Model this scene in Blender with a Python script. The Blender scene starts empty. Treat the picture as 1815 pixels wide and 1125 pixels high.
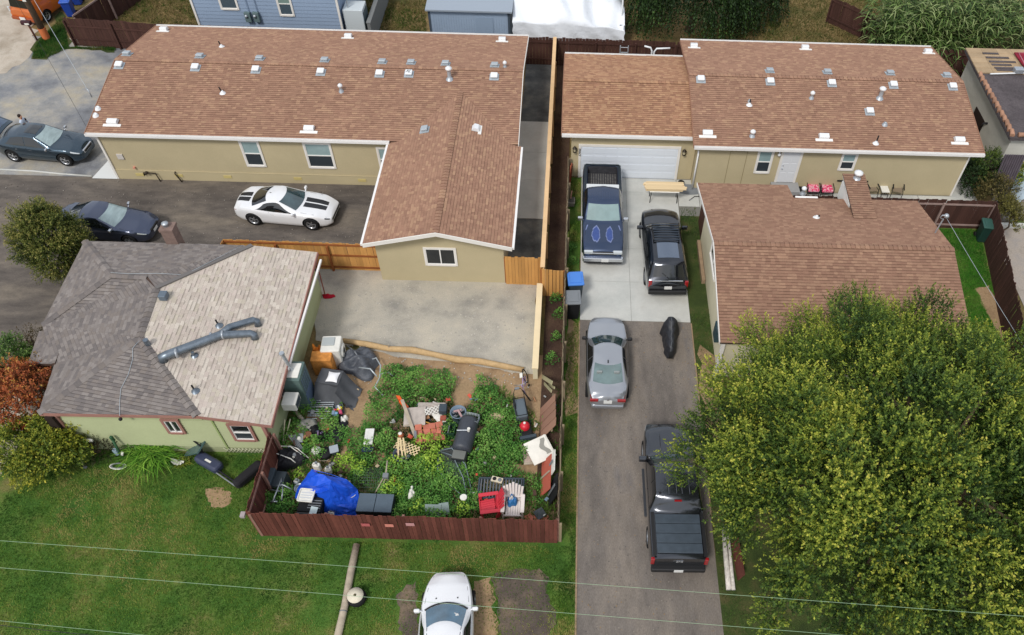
import bpy, math, random
import numpy as np
from mathutils import Matrix, Vector, Euler
random.seed(7); rng = np.random.default_rng(11)
PI = math.pi
def R(d): return math.radians(d)
scene = bpy.context.scene
COL = scene.collection

# ------------------------------------------------------------------ camera
CAM_F, CAM_PITCH, CAM_YAW, CAM_ROLL, CAM_PX, CAM_PY, CAM_H = 1415.12, 0.884689, -0.0158144, 0.0363868, 1020.535, 604.524, 27.1478
def _rot():
    a = PI/2-CAM_PITCH
    return (Matrix.Rotation(CAM_YAW, 3, 'Z') @ Matrix.Rotation(a, 3, 'X') @ Matrix.Rotation(CAM_ROLL, 3, 'Z'))
CAM_R = _rot()
cam = bpy.data.cameras.new('camera'); camo = bpy.data.objects.new('camera', cam); COL.objects.link(camo)
camo.matrix_world = Matrix.Translation((0, 0, CAM_H)) @ CAM_R.to_4x4()
cam.sensor_fit = 'HORIZONTAL'; cam.sensor_width = 36.0; cam.lens = CAM_F*36/1815
cam.shift_x = (907.5-CAM_PX)/1815; cam.shift_y = (CAM_PY-562.5)/1815
cam.clip_end = 1000; scene.camera = camo
CAMP = np.array([0, 0, CAM_H])
def ray(u, v):
    return CAM_R @ Vector(((u-CAM_PX)/CAM_F, -(v-CAM_PY)/CAM_F, -1))
def G(u, v, z=0.0):                      # photo pixel -> point on the level plane z
    d = ray(u, v); t = (z-CAM_H)/d.z
    return Vector((d.x*t, d.y*t, z))
def GY(u, v, y):                         # photo pixel -> point on the wall plane y
    d = ray(u, v); t = y/d.y
    return Vector((d.x*t, y, CAM_H+d.z*t))
def GP(u, v, p, n):                      # photo pixel -> point on a plane
    d = ray(u, v); o = Vector((0, 0, CAM_H)); n = Vector(n)
    t = (Vector(p)-o).dot(n)/d.dot(n)
    return o+d*t

# ------------------------------------------------------------------ sky, sun, exposure
SUN_EL, SUN_AZ = R(50), R(205)           # azimuth clockwise from +y
w = bpy.data.worlds.new('World'); scene.world = w; w.use_nodes = True
nt = w.node_tree; nt.nodes.clear()
sky = nt.nodes.new('ShaderNodeTexSky'); sky.sky_type = 'NISHITA'; sky.sun_disc = False
sky.sun_elevation = SUN_EL; sky.sun_rotation = SUN_AZ; sky.air_density = 1.0; sky.dust_density = 2.5; sky.ozone_density = 1.0
tc = nt.nodes.new('ShaderNodeTexCoord'); nz = nt.nodes.new('ShaderNodeTexNoise'); nz.inputs['Scale'].default_value = 2.6; nz.inputs['Detail'].default_value = 5
rp = nt.nodes.new('ShaderNodeValToRGB'); rp.color_ramp.elements[0].position = .40; rp.color_ramp.elements[0].color = (.55, .55, .55, 1); rp.color_ramp.elements[1].position = .62; rp.color_ramp.elements[1].color = (.96, .96, .96, 1)
mx = nt.nodes.new('ShaderNodeMixRGB'); mx.inputs[2].default_value = (7.2, 7.5, 7.9, 1)
bg = nt.nodes.new('ShaderNodeBackground'); bg.inputs['Strength'].default_value = 0.085
wo = nt.nodes.new('ShaderNodeOutputWorld')
nt.links.new(tc.outputs['Generated'], nz.inputs['Vector']); nt.links.new(nz.outputs[0], rp.inputs[0])
nt.links.new(rp.outputs[0], mx.inputs[0]); nt.links.new(sky.outputs[0], mx.inputs[1])
nt.links.new(mx.outputs[0], bg.inputs['Color']); nt.links.new(bg.outputs[0], wo.inputs['Surface'])
sl = bpy.data.lights.new('sun', 'SUN'); sl.energy = 1.5; sl.angle = R(11); sl.color = (1, .96, .9)
so = bpy.data.objects.new('sun', sl); COL.objects.link(so)
sd = Vector((math.sin(SUN_AZ)*math.cos(SUN_EL), math.cos(SUN_AZ)*math.cos(SUN_EL), math.sin(SUN_EL)))
so.rotation_euler = sd.to_track_quat('Z', 'Y').to_euler(); so.location = (0, 0, 60)
vs = scene.view_settings; vs.view_transform = 'Standard'; vs.look = 'None'; vs.gamma = 1; vs.exposure = 0.55; vs.use_curve_mapping = False
scene.render.engine = 'CYCLES'

# ------------------------------------------------------------------ materials
def srgb(r, g, b):
    f = lambda c: (c/255/12.92 if c/255 <= .04045 else ((c/255+.055)/1.055)**2.4)
    return (f(r), f(g), f(b))
MATS = {}
def M(name, col=(.5, .5, .5), rough=.8, metal=0.0, noise=None, bump=None, attr=False, coat=0.0, rand=0.0, spec=None, stretch=None, trans=0.0, alpha=1.0, sheen=None, space='world', stops=None, fine=None):
    if name in MATS: return MATS[name]
    m = bpy.data.materials.new(name); MATS[name] = m; m.use_nodes = True
    nt = m.node_tree; b = nt.nodes['Principled BSDF']; L = nt.links; N = nt.nodes.new
    b.inputs['Roughness'].default_value = rough; b.inputs['Metallic'].default_value = metal
    b.inputs['Coat Weight'].default_value = coat; b.inputs['Coat Roughness'].default_value = .04
    b.inputs['Specular IOR Level'].default_value = spec if spec is not None else (.5 if rough < .6 or metal > 0 else .22)
    if trans: b.inputs['Transmission Weight'].default_value = trans
    if alpha < 1: b.inputs['Alpha'].default_value = alpha
    vec = None
    def coords():
        nonlocal vec
        if vec is None:
            if space == 'world':
                g = N('ShaderNodeNewGeometry'); vec = g.outputs['Position']
            else:
                g = N('ShaderNodeTexCoord'); vec = g.outputs['Object']
            if stretch:
                mp = N('ShaderNodeMapping'); mp.inputs['Scale'].default_value = stretch; L.new(vec, mp.inputs['Vector']); vec = mp.outputs[0]
        return vec
    def nzn(sc, det=4, rgh=.6):
        n = N('ShaderNodeTexNoise'); n.inputs['Scale'].default_value = sc; n.inputs['Detail'].default_value = det; n.inputs['Roughness'].default_value = rgh
        L.new(coords(), n.inputs['Vector']); return n.outputs[0]
    if stops:
        sc, st = stops
        r = N('ShaderNodeValToRGB'); L.new(nzn(sc, 6, .62), r.inputs[0])
        els = r.color_ramp.elements
        while len(els) < len(st): els.new(.5)
        for e, (p, c) in zip(els, st): e.position = p; e.color = (*c, 1)
        cur = r.outputs[0]
    elif attr:
        a = N('ShaderNodeAttribute'); a.attribute_name = 'Col'; cur = a.outputs['Color']
    else:
        c = N('ShaderNodeRGB'); c.outputs[0].default_value = (*col, 1); cur = c.outputs[0]
    def mul(cur, val):
        v = N('ShaderNodeVectorMath'); v.operation = 'SCALE'; L.new(cur, v.inputs[0]); L.new(val, v.inputs['Scale']); return v.outputs[0]
    def rng_(src, amt):
        q = N('ShaderNodeMapRange'); q.inputs['To Min'].default_value = 1-amt; q.inputs['To Max'].default_value = 1+amt
        q.inputs['From Min'].default_value = .25; q.inputs['From Max'].default_value = .75
        L.new(src, q.inputs['Value']); return q.outputs[0]
    for ns in ([noise] if noise else [])+([fine] if fine else []):
        cur = mul(cur, rng_(nzn(ns[0]), ns[1]))
    if rand:
        o = N('ShaderNodeObjectInfo'); q = N('ShaderNodeMapRange'); q.inputs['To Min'].default_value = 1-rand; q.inputs['To Max'].default_value = 1+rand
        L.new(o.outputs['Random'], q.inputs['Value']); cur = mul(cur, q.outputs[0])
    L.new(cur, b.inputs['Base Color'])
    if bump:
        bp = N('ShaderNodeBump'); bp.inputs['Strength'].default_value = bump[1]; bp.inputs['Distance'].default_value = bump[2] if len(bump) > 2 else .01
        L.new(nzn(bump[0], 3), bp.inputs['Height']); L.new(bp.outputs[0], b.inputs['Normal'])
    return m

# ------------------------------------------------------------------ mesh builder
class MB:
    def __init__(s): s.v = []; s.f = []; s.c = []; s.smooth = []
    def add(s, vs, fs, col=None, sm=False, mat=None):
        n = len(s.v)
        s.v += [tuple(mat @ Vector(p)) for p in vs] if mat is not None else [tuple(p) for p in vs]
        s.f += [tuple(i+n for i in f) for f in fs]; s.c += [col]*len(fs); s.smooth += [sm]*len(fs); return s
    def box(s, c, d, rot=None, col=None, mat=None, taper=None):
        x, y, z = d[0]/2, d[1]/2, d[2]/2
        tx, ty = taper or (1, 1)
        vs = [(-x, -y, -z), (x, -y, -z), (x, y, -z), (-x, y, -z), (-x*tx, -y*ty, z), (x*tx, -y*ty, z), (x*tx, y*ty, z), (-x*tx, y*ty, z)]
        m = Matrix.Translation(c)
        if rot is not None: m = m @ Euler(rot).to_matrix().to_4x4()
        if mat is not None: m = mat @ m
        return s.add(vs, [(0, 3, 2, 1), (4, 5, 6, 7), (0, 1, 5, 4), (1, 2, 6, 5), (2, 3, 7, 6), (3, 0, 4, 7)], col, False, m)
    def bbox(s, x0, x1, y0, y1, z0, z1, col=None):
        return s.box(((x0+x1)/2, (y0+y1)/2, (z0+z1)/2), (x1-x0, y1-y0, z1-z0), col=col)
    def rbox(s, c, d, r=.03, rot=None, col=None, mat=None, n=3, taper=1.0):      # box with rounded plan corners and softened top
        hx, hy, hz = d[0]/2, d[1]/2, d[2]/2; r = min(r, hx*.99, hy*.99, hz*.9)
        def ring(ins, z, tp):
            out = []
            for (sx, sy, a0) in ((1, 1, 0), (-1, 1, 90), (-1, -1, 180), (1, -1, 270)):
                for k in range(n+1):
                    a = R(a0+90*k/n); q = max(r-ins, .001)
                    out.append(((sx*(hx-r)+q*math.cos(a))*tp, (sy*(hy-r)+q*math.sin(a))*tp, z))
            return out
        rings = [ring(r*.5, -hz, taper), ring(0, -hz+r*.4, taper), ring(0, hz-r*.6, 1), ring(r*.3, hz-r*.17, 1), ring(r*.75, hz, 1)]
        m = Matrix.Translation(c)
        if rot is not None: m = m @ Euler(rot).to_matrix().to_4x4()
        if mat is not None: m = mat @ m
        k = len(rings[0]); vs = sum(rings, []); fs = []
        for i in range(len(rings)-1):
            for j in range(k): fs.append((i*k+j, i*k+(j+1) % k, (i+1)*k+(j+1) % k, (i+1)*k+j))
        fs.append(tuple(reversed(range(k)))); fs.append(tuple((len(rings)-1)*k+j for j in range(k)))
        return s.add(vs, fs, col, False, m)
    def cyl(s, p0, p1, r0, r1=None, n=10, col=None, caps=True, sm=True, mat=None):
        r1 = r0 if r1 is None else r1; p0, p1 = Vector(p0), Vector(p1); d = (p1-p0).normalized()
        a = d.orthogonal().normalized(); b = d.cross(a)
        vs = []
        for p, r in ((p0, r0), (p1, r1)):
            for k in range(n):
                t = 2*PI*k/n; vs.append(p+(a*math.cos(t)+b*math.sin(t))*r)
        s.add(vs, [(k, (k+1) % n, n+(k+1) % n, n+k) for k in range(n)], col, sm, mat)
        if caps:
            s.add(vs[:n], [tuple(reversed(range(n)))], col, False, mat); s.add(vs[n:], [tuple(range(n))], col, False, mat)
        return s
    def tube(s, pts, r, n=6, col=None, closed=False, sm=True, mat=None):
        pts = [Vector(p) for p in pts]; k = len(pts)
        rr = r if isinstance(r, (list, tuple)) else [r]*k
        vs = []; up = None
        for i, p in enumerate(pts):
            if closed: d = (pts[(i+1) % k]-pts[i-1])
            else: d = pts[min(i+1, k-1)]-pts[max(i-1, 0)]
            d.normalize()
            a = (up-d*up.dot(d)) if up is not None else d.orthogonal()
            if a.length < 1e-5: a = d.orthogonal()
            a.normalize(); up = a; b = d.cross(a)
            for j in range(n):
                t = 2*PI*j/n; vs.append(p+(a*math.cos(t)+b*math.sin(t))*rr[i])
        fs = []
        for i in range(k if closed else k-1):
            i2 = (i+1) % k
            for j in range(n): fs.append((i*n+j, i*n+(j+1) % n, i2*n+(j+1) % n, i2*n+j))
        if not closed: fs += [tuple(reversed(range(n))), tuple((k-1)*n+j for j in range(n))]
        return s.add(vs, fs, col, sm, mat)
    def lathe(s, prof, n=16, col=None, sm=True, mat=None, cap=True):
        vs = []; fs = []
        for r, z in prof:
            for j in range(n): t = 2*PI*j/n; vs.append((r*math.cos(t), r*math.sin(t), z))
        for i in range(len(prof)-1):
            for j in range(n): fs.append((i*n+j, i*n+(j+1) % n, (i+1)*n+(j+1) % n, (i+1)*n+j))
        s.add(vs, fs, col, sm, mat)
        if cap:
            k = len(prof)
            s.add(vs[:n], [tuple(reversed(range(n)))], col, False, mat); s.add(vs[(k-1)*n:], [tuple(range(n))], col, False, mat)
        return s
    def grid(s, fn, nu, nv, col=None, sm=True, mat=None, flip=False):
        vs = [fn(i/nu, j/nv) for i in range(nu+1) for j in range(nv+1)]; fs = []
        for i in range(nu):
            for j in range(nv):
                q = (i*(nv+1)+j, (i+1)*(nv+1)+j, (i+1)*(nv+1)+j+1, i*(nv+1)+j+1)
                fs.append(tuple(reversed(q)) if flip else q)
        return s.add(vs, fs, col, sm, mat)
    def prism(s, poly, z0, z1, col=None, mat=None):
        n = len(poly); vs = [(p[0], p[1], z0) for p in poly]+[(p[0], p[1], z1) for p in poly]
        fs = [tuple(reversed(range(n))), tuple(range(n, 2*n))]+[(i, (i+1) % n, n+(i+1) % n, n+i) for i in range(n)]
        return s.add(vs, fs, col, False, mat)
    def slab(s, pts, nrm, t, col=None):       # polygon in 3D thickened by t against nrm
        n = len(pts); nv = Vector(nrm).normalized()*t
        vs = [Vector(p) for p in pts]+[Vector(p)-nv for p in pts]
        return s.add(vs, [tuple(range(n)), tuple(reversed(range(n, 2*n)))]+[(i, n+i, n+(i+1) % n, (i+1) % n) for i in range(n)], col)
    def sphere(s, c, r, n=10, m=7, col=None, scale=(1, 1, 1), mat=None):
        prof = []
        vs = []; fs = []
        for i in range(m+1):
            a = -PI/2+PI*i/m
            for j in range(n):
                t = 2*PI*j/n; vs.append((c[0]+r*scale[0]*math.cos(a)*math.cos(t), c[1]+r*scale[1]*math.cos(a)*math.sin(t), c[2]+r*scale[2]*math.sin(a)))
        for i in range(m):
            for j in range(n): fs.append((i*n+j, i*n+(j+1) % n, (i+1)*n+(j+1) % n, (i+1)*n+j))
        return s.add(vs, fs, col, True, mat)
    def mesh(s, name):
        me = bpy.data.meshes.new(name); me.from_pydata(s.v, [], s.f)
        if any(s.smooth): me.polygons.foreach_set('use_smooth', s.smooth)
        if any(c is not None for c in s.c):
            a = me.color_attributes.new('Col', 'FLOAT_COLOR', 'CORNER'); d = []
            for f, c in zip(s.f, s.c): d += list((c or (.5, .5, .5))[:3])*0 + [x for _ in f for x in (*((c or (.5, .5, .5))[:3]), 1.0)]
            a.data.foreach_set('color', d)
        me.update(); return me
ORIG = {}
def link(name, me, mat, parent=None, loc=None, rot=None, kind=None):
    o = bpy.data.objects.new(name, me); COL.objects.link(o)
    if mat is not None and not me.materials: me.materials.append(mat)
    if parent is not None: o.parent = parent
    if loc is not None: o.location = loc
    if rot is not None: o.rotation_euler = rot
    if kind: o['kind'] = kind
    return o
def part(name, mb, mat, parent=None, world=False, **k):
    if world:                                 # vertices were given in world space; the root is unrotated
        r = parent
        while r.parent is not None: r = r.parent
        lx, ly, lz = r.location
        mb.v = [(x-lx, y-ly, z-lz) for x, y, z in mb.v]
    return link(name, mb.mesh(name), mat, parent, **k)
def tag(o, label, cat, group=None):
    o['label'] = label; o['category'] = cat
    if group: o['group'] = group
    return o
def thing(name, label, cat, loc=(0, 0, 0), rotz=0.0, group=None):
    o = bpy.data.objects.new(name, None); COL.objects.link(o); o.empty_display_size = .2
    o.location = loc; o.rotation_euler = (0, 0, rotz); return tag(o, label, cat, group)
def single(name, mb, mat, label, cat, loc=(0, 0, 0), rot=(0, 0, 0), group=None):
    return tag(link(name, mb.mesh(name), mat, None, loc, rot), label, cat, group)
def struct(name, mb, mat, parent=None):
    o = link(name, mb.mesh(name), mat, parent)
    if parent is None: o['kind'] = 'structure'
    return o
def arr_mesh(name, V, F, C=None, smooth=False):   # numpy mesh: V (n,3), F (m,3|4), C (m,3)
    V = np.asarray(V, np.float32); F = np.asarray(F, np.int32); k = F.shape[1]
    me = bpy.data.meshes.new(name); me.vertices.add(len(V)); me.vertices.foreach_set('co', V.ravel())
    me.loops.add(F.size); me.loops.foreach_set('vertex_index', F.ravel())
    me.polygons.add(len(F)); me.polygons.foreach_set('loop_start', np.arange(0, F.size, k, dtype=np.int32))
    try: me.polygons.foreach_set('loop_total', np.full(len(F), k, np.int32))
    except Exception: pass
    if C is not None:
        a = me.color_attributes.new('Col', 'FLOAT_COLOR', 'CORNER')
        c4 = np.ones((len(F), k, 4), np.float32); c4[:, :, :3] = np.asarray(C, np.float32)[:, None, :]
        a.data.foreach_set('color', c4.ravel())
    me.update(calc_edges=True); me.validate(); return me
# cheap 2-D value noise for scatter masks
_NT = rng.random((64, 64))
def vnoise(x, y, s=1.0):
    x = np.asarray(x)*s; y = np.asarray(y)*s
    xi = np.floor(x).astype(int); yi = np.floor(y).astype(int); fx = x-xi; fy = y-yi
    fx = fx*fx*(3-2*fx); fy = fy*fy*(3-2*fy)
    g = lambda a, b: _NT[a % 64, b % 64]
    return (g(xi, yi)*(1-fx)+g(xi+1, yi)*fx)*(1-fy)+(g(xi, yi+1)*(1-fx)+g(xi+1, yi+1)*fx)*fy
def inpoly(x, y, poly):
    x = np.asarray(x); y = np.asarray(y); c = np.zeros(x.shape, bool); n = len(poly)
    for i in range(n):
        x0, y0 = poly[i][:2]; x1, y1 = poly[(i+1) % n][:2]
        if y0 == y1: continue
        k = ((y0 > y) != (y1 > y)) & (x < (x1-x0)*(y-y0)/(y1-y0)+x0); c ^= k
    return c
def polyscatter(poly, n):
    P = np.array([p[:2] for p in poly]); lo, hi = P.min(0), P.max(0); X = np.zeros(0); Y = np.zeros(0)
    while len(X) < n:
        x = rng.uniform(lo[0], hi[0], n); y = rng.uniform(lo[1], hi[1], n); k = inpoly(x, y, poly)
        X = np.concatenate([X, x[k]]); Y = np.concatenate([Y, y[k]])
        if k.sum() == 0: break
    return X[:n], Y[:n]
# ------------------------------------------------------------------ ground sheets
def jitter(poly, step=.5, amp=.12):
    out = []; n = len(poly)
    for i in range(n):
        a = Vector(poly[i][:2]); b = Vector(poly[(i+1) % n][:2]); k = max(1, int((b-a).length/step))
        nrm = Vector((-(b-a).y, (b-a).x)); nrm = nrm.normalized() if nrm.length > 0 else nrm
        for j in range(k):
            p = a+(b-a)*j/k; q = p+nrm*random.uniform(-amp, amp) if j else p+Vector((random.uniform(-amp, amp), random.uniform(-amp, amp)))*.5
            out.append((q.x, q.y))
    return out
def sheet(name, poly, z, mat, amp=0.0, step=.5, parent=None):
    if amp: poly = jitter(poly, step, amp)
    a = sum(poly[i][0]*poly[(i+1) % len(poly)][1]-poly[(i+1) % len(poly)][0]*poly[i][1] for i in range(len(poly)))
    if a < 0: poly = list(reversed(poly))
    mb = MB(); mb.add([(p[0], p[1], z) for p in poly], [tuple(range(len(poly)))]); return struct(name, mb, mat, parent)
def rect(x0, x1, y0, y1): return [(x0, y0), (x1, y0), (x1, y1), (x0, y1)]
def px(*pts): return [tuple(G(*p))[:2] for p in pts]
S = srgb
m_dirt = M('dirt', stops=(.55, [(.3, S(120, 98, 74)), (.5, S(150, 126, 98)), (.7, S(172, 148, 118))]), rough=.95, fine=(9, .18), bump=(14, .5, .03))
m_drygrass = M('dry_grass', stops=(.5, [(.3, S(74, 78, 42)), (.48, S(112, 98, 62)), (.62, S(138, 116, 80)), (.75, S(92, 92, 50))]), rough=.95, fine=(14, .3), bump=(24, .7, .05))
m_lawn = M('lawn', stops=(.7, [(.28, S(54, 86, 32)), (.45, S(70, 104, 40)), (.56, S(88, 112, 48)), (.66, S(116, 116, 66)), (.78, S(140, 124, 88))]), rough=.95, fine=(22, .35), bump=(30, .8, .05))
m_lawn2 = M('lawn_rank', stops=(.9, [(.3, S(50, 62, 32)), (.48, S(64, 78, 38)), (.6, S(84, 84, 50)), (.75, S(104, 90, 64))]), rough=.95, fine=(20, .3), bump=(30, .8, .05))
m_gdrive = M('drive_gravel_asphalt', stops=(.45, [(.3, S(96, 90, 86)), (.46, S(114, 107, 101)), (.58, S(128, 119, 110)), (.72, S(108, 104, 103))]), rough=.9, noise=(2.2, .16), fine=(26, .26), bump=(40, .55, .02), stretch=(1.4, .45, 1))
m_asph = M('asphalt', stops=(.4, [(.3, S(76, 71, 68)), (.5, S(98, 91, 85)), (.68, S(118, 109, 98))]), rough=.88, noise=(1.6, .16), fine=(24, .2), bump=(40, .4, .015), stretch=(.6, 1.5, 1))
m_asph2 = M('asphalt_patch', stops=(.9, [(.3, S(68, 70, 70)), (.5, S(92, 94, 94)), (.72, S(128, 126, 118))]), rough=.85, fine=(20, .18), bump=(40, .4, .015))
m_lot = M('lot_gravel', stops=(.34, [(.28, S(92, 92, 96)), (.42, S(122, 124, 128)), (.52, S(148, 146, 142)), (.62, S(164, 156, 140)), (.74, S(104, 102, 102))]), rough=.92, noise=(1.4, .14), fine=(18, .14), bump=(30, .4, .02))
m_tanlot = M('lot_dirt', stops=(.5, [(.3, S(150, 138, 122)), (.5, S(184, 174, 160)), (.7, S(166, 152, 136))]), rough=.95, fine=(14, .15), bump=(30, .4, .02))
m_gravel = M('gravel', stops=(.6, [(.3, S(146, 143, 136)), (.5, S(178, 172, 160)), (.68, S(192, 184, 168)), (.8, S(150, 148, 144))]), rough=.95, fine=(30, .26), bump=(46, .9, .03))
m_conc = M('concrete', stops=(.5, [(.3, S(176, 178, 174)), (.55, S(192, 192, 187)), (.75, S(182, 180, 172))]), rough=.85, noise=(1.5, .07), fine=(18, .05), rand=.03)
m_soil = M('dark_soil', stops=(.8, [(.3, S(58, 44, 38)), (.5, S(78, 60, 50)), (.75, S(96, 80, 62))]), rough=.95, fine=(14, .3), bump=(18, .8, .05))
m_mud = M('mud', stops=(.8, [(.3, S(74, 66, 62)), (.5, S(92, 82, 74)), (.72, S(124, 108, 90))]), rough=.9, fine=(12, .2), bump=(18, .6, .03))
m_tan = M('tan_soil', stops=(.9, [(.3, S(130, 106, 80)), (.5, S(158, 132, 102)), (.75, S(140, 120, 92))]), rough=.95, fine=(12, .2), bump=(18, .6, .03))
m_paver = M('grey_paving', stops=(1.2, [(.3, S(132, 124, 116)), (.5, S(160, 150, 140)), (.7, S(148, 142, 138))]), rough=.9, fine=(14, .15))

sheet('ground', rect(-160, 160, -60, 240), -.03, m_drygrass)
sheet('driveway_west', [(-70, 14), (-21.2, 14), (-21.2, 25.6), (-8.6, 25.6), (-8.6, 32.45), (-70, 32.45)], -.012, m_asph)
sheet('parking_lot', [(-80, 32.3), (-23.2, 32.3), (-23.2, 44.6), (-28, 44.9), (-31, 45.6), (-80, 47)], -.016, m_lot, .1)
sheet('dirt_lane', px((-60, -30), (30, -30), (60, 40), (58, 70), (62, 90), (40, 112), (-60, 160)), -.008, m_tanlot, .35)
sheet('verge', px((108, 22), (118, 30), (122, 82), (205, 82), (205, 92), (120, 86), (95, 90), (84, 104), (54, 106), (60, 78), (82, 60), (98, 40), (104, 20)), -.002, m_lawn2, .25)
sheet('lawn', [(-20.9, -10), (.5, -10), (.5, 12.9), (-11, 12.9), (-11, 16.6), (-19, 17), (-21.2, 19), (-21.4, 15)], -.004, m_lawn, .1)
sheet('west_path', [(-40, -10), (-20.6, -10), (-20.9, 15), (-21.4, 19), (-40, 19)], -.008, m_tanlot, .2)
sheet('bare_patch', px((866, 1024), (905, 1012), (930, 1006), (968, 1014), (978, 1060), (980, 1140), (886, 1140), (882, 1080)), .002, m_mud, .16, .22)
sheet('worn_dirt', px((838, 1030), (868, 1022), (884, 1140), (832, 1140)), -.0015, m_tan, .12, .2)
sheet('thin_grass_dirt', px((704, 1052), (720, 1036), (738, 1030), (744, 1140), (712, 1140), (706, 1090)), -.001, m_mud, .08, .12)
sheet('worn_patch', px((366, 866), (385, 862), (404, 870), (412, 884), (400, 896), (380, 900), (368, 888)), -.001, m_tan, .08, .12)
sheet('yard_soil', rect(-11.0, -.25, 12.8, 21.4), -.010, m_tan)
sheet('gravel_yard', px((560, 470), (680, 478), (900, 500), (952, 505), (945, 662), (905, 660), (800, 640), (700, 632), (640, 612), (560, 604)), .003, m_gravel, .07)
sheet('side_soil', rect(-1.06, -.16, 14, 44.2), .002, m_soil)
sheet('driveway', [(.5, -10), (5.62, -10), (5.52, 12), (5.5, 23.46), (.52, 23.46)], .004, m_gdrive)
sheet('grass_strip', rect(-.14, .5, -10, 33.4), .002, m_lawn, .05)
sheet('strip_dirt', [(0, 18.2), (.42, 18.4), (.36, 23.2), (-.02, 23.6)], .006, m_tan, .1)
sheet('side_verge', rect(5.5, 6.5, -10, 31.2), .001, m_lawn2, .06)
sheet('verge_dirt', [(5.62, 17.5), (6.3, 17.2), (6.4, 21.6), (5.75, 22.2)], .005, m_dirt, .15)
sheet('tree_ground', [(5.55, -10), (30, -10), (30, 19.9), (6.5, 19.9)], -.002, m_lawn2, .1)
sheet('east_lawn', rect(16.0, 20.8, 12, 30.2), .002, m_lawn)
sheet('lawn_track', px((1728, 512), (1752, 505), (1780, 560), (1800, 610), (1776, 604), (1752, 560)), .006, m_tan, .1, .2)
sheet('east_paving', [(20.9, 10), (60, 10), (60, 36), (24, 36), (21.2, 31)], .0, m_paver)
sheet('side_asphalt_north', rect(-2.95, -1.22, 38.2, 44.1), .004, m_asph2)
sheet('side_asphalt_south', rect(-2.97, -1.22, 25.7, 30.06), .004, m_asph2)
sheet('north_grass', px((1400, -30), (1600, -30), (1600, 90), (1180, 90), (1250, 40)), -.004, m_drygrass, .3)

def slabs(name, cells, z=.03, gap=.012):
    o = struct(name, MB().bbox(min(c[0] for c in cells), max(c[1] for c in cells), min(c[2] for c in cells), max(c[3] for c in cells), -.05, z-.02), M('joint_grey', S(120, 118, 112), .9))
    for (x0, x1, y0, y1) in cells:
        part('slab', MB().bbox(x0+gap/2, x1-gap/2, y0+gap/2, y1-gap/2, -.03, z), m_conc, o)
    return o
ys = [23.46, G(1110, 500).y, G(1100, 441).y, G(1095, 395).y, G(1090, 340).y, 33.42]
slabs('concrete_driveway', [(a, b, ys[i], ys[i+1]) for i in range(5) for a, b in ((.52, 2.84), (2.84, 5.5))])
slabs('side_walk', [(-2.95, -1.3, 30.08, 33.1), (-2.95, -1.3, 33.1, 35.4), (-2.95, -1.3, 35.4, 38.18)])
slabs('patio', [(5.52, 6.6, 31.3, 33.4)]+[(x, x+1.9, 30.6, 32.62) for x in (6.62, 8.54, 10.46, 12.38, 14.3, 16.22)]+[(18.14, 21.2, 30.6, 32.62), (19.9, 21.2, 32.62, 34.6)])
struct('kerb_strip', MB().tube([G(0, 300), G(60, 303), G(110, 308), G(163, 312)], .05, 5), m_conc)
struct('driveway_edging', MB().bbox(.47, .53, 3, 23.4, -.02, .035), M('edging_wood', S(150, 128, 104), .9, noise=(3, .2)))
struct('driveway_edging_east', MB().bbox(5.5, 5.55, 14, 23.4, -.02, .03), M('edging_wood'))

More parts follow.
